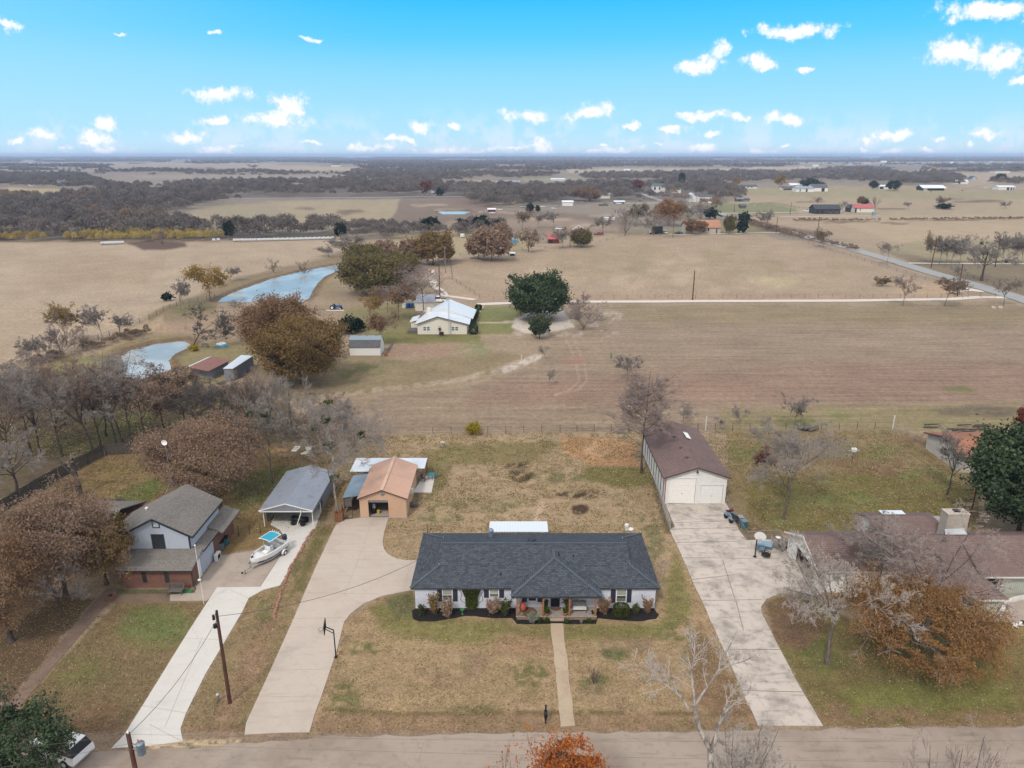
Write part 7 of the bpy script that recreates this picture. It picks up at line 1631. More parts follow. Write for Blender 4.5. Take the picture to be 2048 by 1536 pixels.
tree('bare_tree','dark bare tree with heavy limbs at the left edge outside the plank fence','tree',36,992,868,130,'spread',16,thick=1.3,bk='bark_dark')
for i,(px,py,pt,w,lab,kw)in enumerate([(80,912,742,120,'slim two-stemmed bare tree outside the plank fence, left of the leaning one',dict()),(125,914,738,120,'leaning bare tree with a pale ivy-brown trunk outside the plank fence',dict(lean=(-.05,0))),(186,908,722,118,'tall bare tree just outside the corner of the plank fence',dict(lean=(-.08,0))),(203,896,735,80,'thin bare tree behind the corner post of the plank fence',dict(lean=(-.06,0))),(213,872,716,110,'bare tree deeper in the wood behind the fence corner',dict()),(234,892,740,80,'thin leaning bare tree behind the short end of the plank fence',dict(lean=(-.09,0))),(248,890,706,130,'tallest dark bare tree behind the plank fence, its top over the round pond',dict(lean=(-.05,0))),(264,888,760,60,'spindly sapling at the right end of the plank fence',dict()),(20,935,760,130,'grey bare tree at the left edge of the wood, nearest the camera',dict()),(62,905,745,110,'grey bare tree at the left side of the wood, second row',dict()),(5,880,735,120,'smoky grey bare tree at the far left corner of the wood',dict()),(70,860,728,110,'mauve-grey bare tree in the back of the left wood',dict(tw='twig_mauve')),(130,850,722,110,'grey-brown bare tree in the middle of the back row of the left wood',dict(tw='twig_brown')),(20,830,712,110,'mauve bare tree at the left edge below the hay field',dict(tw='twig_mauve')),(170,850,730,100,'dense grey bare tree in the back row, below the grassy pond bank',dict()),(290,880,745,110,'bare tree with a few brown leaves right of the plank fence',dict(leaf='leaf_rust',nleaf=2600,ls=.14,tw='twig_brown')),(330,870,742,110,'brown-leaved thin tree between the pond and the pinkish oak',dict(leaf='leaf_rust',nleaf=4200,ls=.14,tw='twig_brown')),(375,862,738,110,'tan-leaved tree in front of the rusty roofed barn',dict(leaf='leaf_rust',nleaf=5200,ls=.14,tw='twig_brown')),(400,885,768,130,'dark smoky bare tree behind the pinkish oak, left of its twin',dict(tw='twig_dark',dens_=1.3)),(452,890,762,140,'dark smoky bare tree behind the pinkish oak, below the grey lean-to',dict(tw='twig_dark',dens_=1.3)),(500,905,735,96,'tall bare tree with a straight dark stem right of the pinkish oak',dict()),(545,862,760,90,'grey bare tree below the big bronze oak',dict())]):
 kw=dict(tw=['twig_grey','twig_grey','twig_brown'][i%3])|kw
 tree('bare_tree',lab,'tree',px,py,pt,w,'bare' if i%2 else 'vase',30+i,group='winter trees of the left wood',bk='bark_dark',**({'dens_':1.05}|kw))
 # pruned tree
x,y,_=G(160,990);H=HT(160,990,903)
pr_=thing('pruned_tree','lopped tree with a thick dark trunk and cut limb stubs beside the plank fence','tree',(x,y,0))
mb=MB().tube((x,y,0),(x-.1,y,H*.5),.42,.33,9).tube((x-.1,y,H*.5),(x-.25,y,H*.8),.33,.28,9)
mb.path([(x-.1,y,H*.42),(x-1.1,y,H*.62),(x-2.0,y+.1,H*.86)],.11)
mb.build('trunk','bark_dark',pr_)
mb=MB();rn=random.Random(4)
for i in range(15):
 a=rn.uniform(0,6.28);e=rn.uniform(.1,1.2);L=rn.uniform(.35,1.0);b0=(x-.22,y,H*rn.uniform(.62,.85))
 mb.tube(b0,(b0[0]+math.cos(a)*math.cos(e)*L,b0[1]+math.sin(a)*math.cos(e)*L,b0[2]+math.sin(e)*L),.13,.09,6)
mb.build('limb_stubs','bark',pr_)
tree('bare_tree','tall forked bare tree with mistletoe behind the grey carport','tree',547,966,795,120,'vase',61,mist=5,bk='bark',thick=.9)
tree('bare_tree','silvery many-stemmed bare tree behind the broken concrete slab','tree',592,880,752,140,'shrub',62,tw='twig_grey',dens_=1.2)
tree('bare_tree','big pale-barked bare tree with mistletoe between the carport and the orange shed','tree',674,1028,806,178,'bare',63,mist=6,bk='bark_pale',tw='twig_grey',lean=(-.03,.02))
tree('bare_tree','bare tree with drooping grey twigs behind the white roof of the orange shed','tree',712,905,838,80,'weep',64,tw='twig_grey')
tree('bare_tree','scrubby brown-grey tree in the overgrown fence line behind the carport','tree',655,892,806,110,'vase',65,tw='twig_brown')
tree('bare_shrub','tangled mauve brush along the back fence behind the carport','shrub',625,893,856,100,'shrub',66,tw='twig_mauve')
tree('bare_tree','thin bare sapling at the field edge left of the yellow bush','tree',695,856,800,26,'bare',67)
tree('oak_tree','huge russet oak, rear one of the pair beside the two ponds','tree',562,742,588,152,'oak',71,leaf='leaf_brown',nleaf=66000,ls=.16,sig=.034)
tree('oak_tree','huge bronze oak, front one of the pair beside the grey gambrel shed','tree',604,768,634,176,'oak',72,leaf='leaf_bronze',nleaf=76000,ls=.16,sig=.034)
tree('live_oak','broad dark green live oak on the sandy patch by the cream house','tree',1076,640,550,128,'oak',73,leaf='leaf_evergreen',nleaf=30000,ls=.30,sig=.036)
tree('live_oak','small round green tree in front of the broad live oak','tree',1079,677,630,44,'oak',74,leaf='leaf_evergreen',nleaf=7000,ls=.22,sig=.05)
tree('bare_shrub','mauve leafless thicket right of the broad live oak, rear clump','shrub',1150,634,584,62,'shrub',75,tw='twig_mauve',dens_=1.4)
tree('bare_shrub','mauve leafless thicket right of the broad live oak, front clump','shrub',1166,660,606,74,'shrub',76,tw='twig_mauve',dens_=1.4)
tree('bare_tree','round bare tree alone in the mown field','tree',1253,768,712,52,'vase',77)
tree('bare_tree','tall conical bare tree left of the white garage with the brown roof','tree',1283,946,752,112,'cone',78,dens_=1.25,thick=1.1)
tree('bare_tree','spreading bare tree in the grass right of the white garage','tree',1567,1038,858,190,'bare',79,tw='twig_grey',bk='bark',thick=1.15)
x,y,_=G(1535,960);H=HT(1535,960,890)
tree('oak_sapling','small rusty-leaved tree left of the spreading bare tree','tree',1530,958,896,42,'vase',80,leaf='leaf_red',nleaf=1300,ls=.12)
tree('bare_tree','young bare tree at the back fence beside the log pile','tree',1588,858,794,56,'vase',81)
tree('bare_tree','slender bare tree at the corner of the white block house','tree',1894,990,866,88,'vase',82,bk='bark_dark')
tree('live_oak','big dark live oak at the right edge behind the chimney','tree',2036,1072,850,216,'oak',83,leaf='leaf_evergreen',nleaf=52000,ls=.20,sig=.04)
tree('live_oak','second dark live oak cut off by the right edge of the photo','tree',2110,1040,880,190,'oak',84,leaf='leaf_evergreen',nleaf=20000,ls=.20,sig=.04)
tree('red_tree','dark red treetop behind the live oak at the right edge','tree',2040,885,812,50,'oak',85,leaf='leaf_red',nleaf=3500,ls=.16)
tree('bare_tree','silvery bare tree with arching branches on the right front lawn','tree',1655,1326,1100,238,'spread',86,tw='twig_silver',bk='bark',thick=1.0,dens_=1.25)
tree('elm_tree','wide low cinnamon-leaved tree on the right front lawn','tree',1846,1330,1180,292,'oak',87,leaf='leaf_cinnamon',nleaf=70000,ls=.075,sig=.035,tw='twig_mauve',lean=(-.1,0))
tree('bare_tree','brownish bare tree between the cinnamon tree and the brown-roofed house','tree',1838,1262,1072,300,'spread',88,tw='twig_mauve',dens_=1.3)
tree('bare_tree','fine-twigged grey tree before the brown roof, left of the other roof-side tree','tree',1745,1200,1060,170,'vase',89,tw='twig_grey',dens_=1.2)
# trees on the near side of the road
def at_depth(name,label,cat,px,ptop,Y,wm,kind,seed,**kw):
 x,_,z=A(px,ptop,Y);return make_tree(name,label,cat,x,Y,z,wm,kind,seed,**kw)
sy=thing('sycamore_tree','tall white-limbed bare tree on the near side of the road, before the right driveway','tree',(A(1430,1560,31.5)[0],31.5,0))
def limb(px,y0,y1,k=8):
 P=np.array([A(a,b,y0+(y1-y0)*i/(len(px)-1))for i,(a,b)in enumerate(px)])-np.array(sy.location)
 d=np.concatenate([[0],np.cumsum(np.linalg.norm(np.diff(P,axis=0),axis=1))]);q_=np.linspace(0,d[-1],k+1);return np.stack([np.interp(q_,d,P[:,i])for i in range(3)],-1)
zf=A(1421,1501,31.5)[2];trunk_=np.array([[0,0,0],[.05,0,zf*.5],[A(1421,1501,31.5)[0]-sy.location.x,0,zf]])
LM=[([(1421,1501),(1402,1465),(1392,1437),(1390,1412)],31.5,31.7,.15,.115),([(1421,1501),(1432,1472),(1439,1444),(1446,1428)],31.5,31.2,.12,.09),([(1390,1412),(1388,1389),(1383,1347),(1389,1310),(1392,1289),(1381,1268),(1378,1240)],31.7,32.6,.085,.018),([(1390,1412),(1378,1421),(1364,1393),(1334,1370),(1300,1347),(1269,1328),(1260,1308)],31.7,33.2,.075,.016),([(1364,1393),(1332,1349),(1311,1326),(1290,1312)],32.4,33.6,.045,.014),([(1390,1412),(1400,1394),(1416,1372),(1436,1342),(1448,1312),(1462,1287),(1474,1262)],31.7,31.0,.08,.016),([(1446,1428),(1462,1412),(1494,1389),(1502,1372)],31.2,30.6,.06,.014),([(1446,1428),(1455,1400),(1476,1368),(1482,1350)],31.2,31.8,.06,.014),([(1436,1342),(1460,1330),(1490,1322),(1516,1306)],31.3,30.6,.035,.012)]
P_=[limb(l[0],l[1],l[2])for l in LM];R_=[np.linspace(l[3],l[4],9)for l in LM]
tk=np.stack([np.interp(np.linspace(0,2,9),[0,1,2],trunk_[:,i])for i in range(3)],-1)
PA=np.stack([tk]+P_);RA=np.stack([np.linspace(.27,.17,9)]+R_);V,F=tubes(PA,RA,8)
o_=bpy.data.objects.new('trunk',rawmesh('trunk',V,F,'bark_pale',smooth=True));COL.objects.link(o_);o_.parent=sy
rg_=np.random.default_rng(3);b0=(PA[3:],RA[3:]);l2=ngrow(rg_,b0[0],b0[1],13,.34,42,.15,1,4,.13,.06,.5);l3=ngrow(rg_,l2[0],l2[1],6,.5,40,.15,1,3,.14,.05,.6);l4=ngrow(rg_,l3[0],l3[1],3,.55,38,.15,1,2,.14,.03,.7)
Vs=[];Fs=[];off=0;T=[]
for(P,Rr,mn)in((l2[0],l2[1],.012),(l3[0],l3[1],.008),(l4[0],l4[1],.006)):
 V,F=tubes(P,np.maximum(Rr,mn),4);Vs.append(V);Fs.append(F+off);off+=len(V);T.append(rg_.uniform(.3,1,len(F)))
o_=bpy.data.objects.new('crown',rawmesh('crown',np.concatenate(Vs),np.concatenate(Fs),'twig_silver',None,np.concatenate(T)));COL.objects.link(o_);o_.parent=sy
at_depth('bare_tree','silvery brush of fine twigs at the bottom edge right of the white-limbed tree','tree',1500,1452,32,3.6,'vase',91,tw='twig_silver')
at_depth('maple_tree','bright orange treetop at the bottom edge below the mailbox','tree',1150,1480,31.5,5.0,'oak',92,leaf='leaf_orange',nleaf=30000,ls=.08,sig=.06)
at_depth('maple_tree','small orange treetop at the bottom edge, left of the larger one','tree',996,1512,31,1.6,'oak',93,leaf='leaf_orange',nleaf=2600,ls=.09,sig=.07)
at_depth('bare_shrub','upright brown brush in the bottom right corner','shrub',1950,1478,32.5,5.4,'shrub',94,tw='twig_mauve')
at_depth('live_oak','dark green oak in the bottom left corner over a parked vehicle','tree',44,1424,38.5,4.8,'oak',95,leaf='leaf_evergreen',nleaf=16000,ls=.10,sig=.045)
at_depth('live_oak','dark green shrubby oak at the left edge above the corner one','tree',-30,1392,39,4.2,'oak',96,leaf='leaf_evergreen',nleaf=8000,ls=.10,sig=.045)
tree('sapling','tiny leafless sapling in the front lawn right of the stone walk','tree',1187,1369,1334,26,'shrub',97,thick=.4,dens_=.3)
tree('yellow_bush','round bright yellow bush on the back fence','shrub',947,869,851,27,'shrub',98,leaf='leaf_gold',nleaf=2400,ls=.10,sig=.10)
for i,(px,py,pt,w,lab)in enumerate([(1365,856,808,34,'whip-thin sapling behind the back fence, just right of the tall conical tree'),(1480,858,812,24,'whip-thin sapling behind the back fence, over the garage roof'),(1440,858,832,20,'smallest whip sapling on the back fence'),(1098,772,738,18,'thin sapling in the field beside the pale track'),(1090,720,690,16,'stick-thin sapling at the head of the pale track')]):
 tree('sapling',lab,'tree',px,py,pt,w,'vase',120+i,proto='sap',thick=.6,dens_=.45)
 # middle distance
mid=[('willow_tree','yellow willow standing at the head of the long pond','tree',421,603,535,70,'weep',dict(leaf='leaf_yellow',nleaf=5200,ls=.22,sig=.05,bk='bark_dark'),None),('bare_tree','small bare tree right of the yellow willow','tree',462,563,535,30,'vase',{},'mv'),('willow_shrub','rounded brown shrub growing out of the long pond','shrub',608,544,514,34,'shrub',{},'ms'),('bare_shrub','low grey shrub on the bank left of the pond shrub','shrub',547,545,517,28,'shrub',{},'ms'),('yellow_tree','thin tree with a yellow top above the dark thicket by the hay field','tree',133,690,612,50,'vase',dict(leaf='leaf_yellow',nleaf=1800,ls=.2,sig=.04),None),('bare_shrub','big dark thicket by the hay field below the yellow-topped tree','shrub',122,712,648,66,'shrub',dict(tw='twig_mauve',dens_=1.5),'mt'),('bare_shrub','dark thicket to the left of the yellow-topped tree','shrub',100,722,670,50,'shrub',{},'mt'),('bare_tree','dark bare shrub-tree left of the thickets by the hay field','tree',57,742,685,46,'vase',{},'mv'),('bare_tree','bare tree on the bank above the round pond, taller of two','tree',205,681,612,46,'vase',{},'mv'),('bare_tree','bare tree on the bank above the round pond, shorter of two','tree',241,673,628,40,'vase',{},'mv'),('bare_shrub','thin brush between the thickets and the two bank trees','shrub',170,694,655,30,'shrub',{},'ms'),('twisted_tree','twisted leafless tree leaning over the round pond','tree',388,696,622,96,'spread',dict(tw='twig_dark',lean=(.18,0)),None),('bare_tree','spindly grey tree on the mound between the ponds','tree',364,636,570,30,'vase',{},'mv'),('cedar_bush','dark green cedar bush on the edge of the hay field','shrub',334,604,588,19,'oak',dict(leaf='leaf_cedar',nleaf=1600,ls=.3,sig=.12),'cedar'),('bare_shrub','low brush right of the spindly tree between the ponds','shrub',470,622,606,40,'shrub',{},'ms'),('olive_oak','large olive-green oak behind the tractor, front left of its grove','tree',742,588,508,128,'oak',dict(leaf='leaf_olive',nleaf=17000,ls=.36,sig=.04),'oo'),('olive_oak','olive oak in the grove, right of the largest one','tree',800,574,505,90,'oak',{},'oo'),('olive_oak','grey-green oak at the back left of the grove by the long pond','tree',728,538,486,84,'oak',{},'oo'),('rust_oak','rusty oak at the narrow end of the long pond','tree',772,512,474,56,'oak',dict(leaf='leaf_rust',nleaf=9000,ls=.40,sig=.04),'ro'),('bare_tree','grey bare tree at the left of the grove, against the field','tree',686,508,474,44,'spread',dict(dens_=1.2),'mg'),('bare_tree','low grey thorn tree left of the grove by the pond end','tree',657,513,492,36,'spread',{},'mg'),('bare_tree','grey bare tree between the field and the rusty oak','tree',708,500,468,44,'spread',{},'mg'),('bronze_oak','bronze oak right of the narrow pond end, highest crown','tree',866,530,464,84,'oak',dict(leaf='leaf_bronze',nleaf=13000,ls=.40,sig=.04),'bo'),('rust_oak','rusty oak left of the highest bronze oak','tree',822,528,480,76,'oak',{},'ro'),('bronze_oak','small bronze oak right of the highest one, beside a pole','tree',892,522,490,36,'oak',{},'bo'),('mauve_tree','mauve bare tree behind the cream garden shed','tree',848,634,540,96,'bare',dict(tw='twig_mauve',bk='bark'),'mm'),('mauve_tree','mauve bare tree in the middle of the grove behind the shed','tree',822,592,528,80,'bare',{},'mm'),('rust_tree','brown-leaved tree with a forked trunk left of the cream shed','tree',797,640,572,76,'vase',dict(leaf='leaf_brown',nleaf=4200,ls=.26,sig=.05),'rt'),('bare_tree','leaning leafless tree left of the forked brown one','tree',775,626,574,66,'bare',{},'mb'),('rust_tree','brown weeping tree behind the grey gambrel shed','tree',763,692,628,52,'vase',{},'rt'),('willow_tree','pale willow right of the blue tractor','tree',742,646,590,44,'weep',dict(leaf='leaf_yellow',nleaf=1500,ls=.2,sig=.05),None),('cedar_bush','dark cedar behind the gambrel shed, left of two','shrub',694,668,638,34,'oak',{},'cedar'),('cedar_bush','dark cedar behind the gambrel shed, right of two','shrub',718,662,638,30,'oak',{},'cedar'),('rust_oak','rusty oak alone in the pasture, right one of the pair','tree',983,521,456,80,'oak',{},'ro'),('rust_oak','rusty oak alone in the pasture, left one of the pair','tree',957,518,466,52,'oak',{},'ro'),('rust_oak','rusty oak behind the pair in the pasture','tree',1006,492,448,44,'oak',{},'ro'),('bare_tree','grey tree left of the small red barn','tree',1057,504,456,58,'oak',dict(leaf='leaf_rust',nleaf=1500,ls=.4,sig=.04,tw='twig_grey'),None),('bare_tree','grey-brown tree directly right of the small red barn','tree',1126,496,458,36,'vase',{},'mv'),('brown_tree','brown tree beside the white utility pole','tree',1147,494,456,34,'vase',{},'rt'),('olive_oak','olive tree before the red gabled house','tree',1162,494,458,46,'oak',{},'oo'),('yellow_tree','pale yellow-brown round tree in the rough field','tree',1044,460,420,32,'vase',dict(leaf='leaf_bronze',nleaf=1100,ls=.34,sig=.05),'yb'),('bare_tree','bare tree second from the left in the rough field','tree',1076,456,428,22,'vase',{},'mv'),('bare_tree','bare tree third from the left in the rough field','tree',1108,456,422,28,'vase',{},'mv'),('bare_tree','small grey tree by the white feed trough','tree',1205,466,432,38,'spread',{},'mg'),('bare_tree','tall silvery bare tree left of the black trailer','tree',1250,471,412,50,'shrub',dict(dens_=1.3,tw='twig_grey'),'sv'),('cedar_tree','dark tree left of the orange oak','tree',1274,450,408,34,'vase',dict(leaf='leaf_olive',nleaf=1500,ls=.34,sig=.05),None),('orange_oak','orange-brown oak above the black trailer','tree',1336,452,400,62,'oak',dict(leaf='leaf_cinnamon',nleaf=8000,ls=.42,sig=.045),'or'),('bare_tree','grey bare tree in front of the orange oak','tree',1308,470,424,56,'shrub',{},'sv'),('mauve_tree','brownish bare tree between trailer and tan house','tree',1346,476,428,52,'bare',{},'mm'),('bare_tree','grey bare tree behind the tan-roofed house, left','tree',1376,440,402,50,'shrub',{},'sv'),('bare_tree','grey bare tree behind the tan-roofed house, middle','tree',1402,440,406,50,'shrub',{},'sv'),('cedar_tree','dark green tree at the right end behind the tan-roofed house','tree',1420,438,416,24,'oak',{},'cedar'),('brown_tree','brown leafy tree before the tan-roofed house, left of two','tree',1384,469,438,36,'oak',dict(leaf='leaf_brown',nleaf=3600,ls=.36,sig=.05),'bt'),('brown_tree','smaller brown leafy tree before the tan-roofed house','tree',1404,469,443,24,'oak',{},'bt'),('olive_oak','dark leaning tree right of the tan-roofed house','tree',1457,468,430,24,'oak',{},'oo'),('cedar_bush','dark bush beside the drive right of the tan-roofed house','shrub',1484,467,440,20,'oak',{},'cedar'),('cedar_tree','dark small tree on the verge beyond the county road','tree',1488,445,426,20,'oak',{},'cedar'),('bare_tree','bare tree by the county road at the end of the white fence drive','tree',1533,463,420,34,'vase',{},'mv'),('brown_tree','brown-tinged tree on the near verge of the county road','tree',1646,496,458,32,'vase',{},'yb'),('bare_tree','twin-stemmed bare tree on the verge of the county road','tree',1773,531,486,38,'vase',{},'mb'),('cedar_bush','lone dark shrub in the pasture before the county road','shrub',1764,572,554,24,'shrub',dict(leaf='leaf_olive',nleaf=900,ls=.2,sig=.05),None),('bare_tree','vase-shaped bare tree by the white drive, left of three','tree',1806,612,552,46,'vase',dict(tw='twig_mauve'),'mv2'),('brown_tree','vase-shaped tree with brown leaves by the white drive, middle of three','tree',1889,612,552,50,'vase',dict(leaf='leaf_brown',nleaf=700,ls=.2,sig=.03,tw='twig_brown'),None),('bare_tree','vase-shaped bare tree by the white drive, right of three','tree',2006,611,554,50,'vase',{},'mv2'),('bare_tree','dark bare tree against the county road beside a leaning pole','tree',1913,572,532,32,'vase',{},'mb'),('bare_oak','massive bare oak with mistletoe across the county road','tree',1963,562,474,90,'spread',dict(tw='twig_grey',thick=1.5,mist=6),None),('yellow_tree','thin yellow-brown tree at the left end of the roadside row','tree',1860,527,465,26,'vase',{},'yb'),('bare_tree','leaning bare tree, first of the roadside row','tree',1878,529,474,38,'vase',{},'mv'),('bare_tree','bare tree, second of the roadside row','tree',1892,529,474,36,'vase',{},'mv'),('bare_tree','bare tree, third of the roadside row, shorter','tree',1902,529,486,28,'vase',{},'mv'),('bare_tree','bare tree, fourth of the roadside row','tree',1918,529,472,38,'vase',{},'mv'),('bare_tree','bare tree right of the massive oak, nearest to it','tree',2004,528,464,42,'vase',{},'mv'),('bare_tree','bare tree right of the massive oak, second from it','tree',2024,528,470,36,'vase',{},'mv'),('bare_tree','bare tree at the right edge in the roadside row','tree',2042,528,468,36,'vase',{},'mv'),('bare_oak','round bare tree with dark undergrowth in the far right pasture','tree',1886,417,393,24,'oak',{},'yb'),('cedar_bush','dark undergrowth below the round tree in the far right pasture','shrub',1886,418,408,30,'oak',{},'cedar'),('bare_tree','small thorn tree in the far pasture, left of the round tree','tree',1817,418,404,16,'vase',{},'mv'),('bare_tree','small thorn tree in the far pasture near the right edge','tree',2010,417,403,20,'spread',{},'mg'),('bare_tree','bare tree behind the right end of the red-roofed house','tree',1750,418,394,18,'shrub',{},'sv'),('bronze_oak','bronze tree peeping over the red roof','tree',1722,410,393,18,'oak',{},'bo'),('cedar_bush','dark cedar peeping over the red roof','shrub',1728,410,398,14,'oak',{},'cedar'),('bare_tree','mauve bare tree behind the dark blue house, left','tree',1634,412,394,20,'vase',{},'mv2'),('bare_tree','mauve bare tree at the right end of the dark blue house','tree',1684,424,402,18,'vase',{},'mv2'),('red_oak','bright red tree by the highway left of the white driveway','tree',848,392,361,19,'oak',dict(leaf='leaf_red',nleaf=1800,ls=.7,sig=.06),'rd'),('red_oak','low red tree beyond the scrap yard','tree',1058,404,387,26,'oak',{},'rd'),('red_oak','red tree beside the far end of the county road','tree',1273,384,359,20,'oak',{},'rd'),('red_oak','wide brown-red oak over the farm yard','tree',1180,402,374,50,'oak',dict(leaf='leaf_brown',nleaf=5000,ls=.55,sig=.045),None),('live_oak','dark live oak behind the white farm buildings on the right','tree',1620,378,358,42,'oak',dict(leaf='leaf_cedar',nleaf=5000,ls=.7,sig=.05),'lo'),('live_oak','dark oak left of the open white shed','tree',1746,378,362,18,'oak',{},'lo'),('live_oak','dark oak right of the open white shed','tree',1786,382,362,30,'oak',{},'lo'),('live_oak','round dark oak beyond the long white barn at the right edge','tree',2000,366,348,20,'oak',{},'lo'),('live_oak','small dark oak near the horizon at the right edge','tree',2033,341,334,12,'oak',{},'lo'),('yellow_tree','ochre tree at the right edge of the far wood behind the farm','tree',1560,374,350,26,'oak',dict(leaf='leaf_yellow',nleaf=2000,ls=.7,sig=.05,tw='twig_brown'),'yf'),('yellow_tree','ochre tree in the far wood, above the dark blue house','tree',1720,350,337,14,'oak',{},'yf'),('yellow_tree','ochre tree in the far wood on the right','tree',1866,352,336,14,'oak',{},'yf'),('yellow_tree','ochre tree above the white two-gabled barn','tree',1472,372,356,18,'oak',{},'yf'),('yellow_tree','faint orange tree in the far wood near the centre','tree',1056,352,334,10,'oak',{},'yf'),('cedar_tree','dark round tree at the mouth of the highway drive','tree',880,392,378,14,'oak',{},'cedar'),('cedar_tree','dark tall cedar beyond the white houses in the centre','tree',1363,372,347,14,'oak',{},'lo'),('cedar_tree','dark cedar in the scrap yard, left','tree',1059,425,408,14,'oak',{},'cedar'),('cedar_tree','dark cedar in the scrap yard, right','tree',1076,424,411,10,'oak',{},'cedar'),('cedar_tree','green cedar in the hedge below the small far pond','tree',862,468,434,40,'oak',dict(leaf='leaf_cedar',nleaf=4200,ls=.42,sig=.06),'gc'),('cedar_tree','green cedar in the hedge, right of the grey one','tree',962,464,432,36,'oak',{},'gc'),('cedar_tree','grey-green cedar in the hedge, between the green ones','tree',924,466,438,26,'oak',{},'gc'),('cedar_tree','small dark cedar at the right end of the hedge','tree',994,462,440,18,'oak',{},'gc'),('cedar_tree','dark upright cedar at the end of the cane thicket','tree',460,480,443,24,'oak',{},'gc'),('cedar_tree','dark cedar at the right end of the long bale row','tree',682,478,446,26,'oak',{},'gc'),('brown_shrub','brown bush before the cane thicket','shrub',326,492,456,24,'shrub',{},'mt'),]
for i,(nm,lab,cat,px,py,pt,w,kind,kw,proto)in enumerate(mid):
 tree(nm,lab,cat,px,py,pt,w,kind,200+i,proto=proto,**kw)
 # ------------------------------------------------------------------ far-off woods: one mass each
rngw=np.random.default_rng(5)
def crownset(K,sliver):
 out=[]
 for v in range(6):
  d=rngw.normal(size=(K,3));d/=np.linalg.norm(d,axis=1,keepdims=True);d[:,2]=np.abs(d[:,2])*1.0-.25
  r=rngw.uniform(.55,1.05,(K,1));C=d*r*np.array([.5,.5,.48])+np.array([0,0,.52])+rngw.normal(size=(K,3))*.03
  ax=d*.6+rngw.normal(size=(K,3))*.5+np.array([0,0,.5]);ax/=np.linalg.norm(ax,axis=1,keepdims=True)
  b=np.cross(ax,rngw.normal(size=(K,3)));b/=np.linalg.norm(b,axis=1,keepdims=True)
  s=sliver*rngw.uniform(.6,1.5,(K,1));ax=ax*s;b=b*s*.38
  out.append(np.stack([C-ax,C-b,C+ax,C+b],1))
 return out
CS={k:crownset(n,s)for k,(n,s)in dict(near=(420,.055),mid=(200,.08),far=(70,.14),tiny=(20,.28)).items()}
def wood(name,label,polys,mat,hm=9.0,fill=1.0,wm=None,spread_=.35,kind='stuff',cat='wood',seed=0,lod=None,hv=.3):
 r=np.random.default_rng(seed);Vs=[];T=[]
 for P in polys:
  x0,x1=min(p[0]for p in P),max(p[0]for p in P);y0,y1=min(p[1]for p in P),max(p[1]for p in P)
  yc=(y0+y1)/2;y=y0
  while y<y1:
   mpp=MPP(max(y,314.5));w=(wm or hm)/mpp;h=hm/mpp;stepy=max(.45,.22*h);stepx=w*.55/fill
   n=int((x1-x0)/stepx)+1
   X=x0+(np.arange(n)+r.uniform(0,1,n))*stepx;Yp=y+r.uniform(0,stepy,n)
   ins=inpoly(X,Yp,P)&(fbm(X/60,Yp/(9 if y>350 else 3),60+seed)>(.30 if y>360 else.40))
   lodk=lod or('near' if h>15 else 'mid' if h>8 else 'far' if h>4 else 'tiny')
   cs=CS[lodk]
   for px,py in zip(X[ins],Yp[ins]):
    gx_,gy_,_=G(px,max(py,314));hh=hm*r.uniform(1-hv,1+hv);ww=(wm or hm)*r.uniform(.8,1.3)*(1 if lodk!='tiny' else 1.6)
    gz_=gh(gx_,gy_);a=r.uniform(0,6.28);c,s=math.cos(a),math.sin(a);q_=cs[r.integers(6)]
    V=np.empty_like(q_);V[...,0]=(q_[...,0]*c-q_[...,1]*s)*ww+gx_;V[...,1]=(q_[...,0]*s+q_[...,1]*c)*ww+gy_;V[...,2]=q_[...,2]*hh+gz_
    Vs.append(V.reshape(-1,3));T.append(np.clip(r.uniform(0,.55)+r.uniform(0,.45,len(q_)),0,1))
   y+=stepy
 V=np.concatenate(Vs);F=np.arange(len(V)).reshape(-1,4)
 o_=bpy.data.objects.new(name,rawmesh(name,V,F,mat,None,np.concatenate(T)));COL.objects.link(o_)
 return tag(o_,label,cat,None,kind)
wood('woodland','grey leafless wood on the left between the hay field and the far pasture',[[(-350,470),(-350,398),(80,400),(150,394),(240,378),(330,384),(420,390),(480,402),(400,414),(330,428),(290,446),(440,460),(448,478),(300,474),(220,482),(0,484)],[(440,462),(660,455),(690,470),(668,476),(450,480)]],'wood_far',9.5,1.0,seed=1)
wood('woodland','brown-tinged scrub inside the left wood',[[(100,398),(200,390),(230,402),(160,410)],[(180,440),(260,436),(330,448),(260,458),(190,456)],[(-200,404),(80,400),(60,410),(-200,416)]],'wood_far_brown',10,.8,seed=2)
wood('woodland','grey wood behind the highway across the middle',[[(330,396),(330,374),(480,366),(700,362),(860,364),(900,372),(930,392),(600,394)],[(930,396),(900,372),(960,372),(1010,376),(1100,376),(1220,370),(1300,366),(1430,370),(1480,378),(1490,402),(1430,404),(1420,392),(1340,390),(1290,380),(1240,398),(1180,398),(1130,400),(1040,414),(980,416),(940,408)],[(690,366),(700,342),(860,346),(1000,346),(1120,350),(1100,356),(930,362)]],'wood_far',10,1.0,seed=3)
wood('woodland','thin grey wood round the scrap yard and the farm yard',[[(950,396),(1185,397),(1180,404),(1130,402),(1100,412),(1000,420),(950,412)],[(1185,398),(1300,391),(1330,402),(1250,402)]],'wood_far',9,.55,seed=14)
wood('woodland','thin grey wood between the rough field and the white houses',[[(1250,446),(1300,424),(1420,406),(1440,420),(1370,436),(1290,452)],[(1330,392),(1378,394),(1376,408),(1330,404)],[(1430,392),(1486,388),(1470,402),(1432,404)]],'wood_far_brown',8,.3,seed=15)
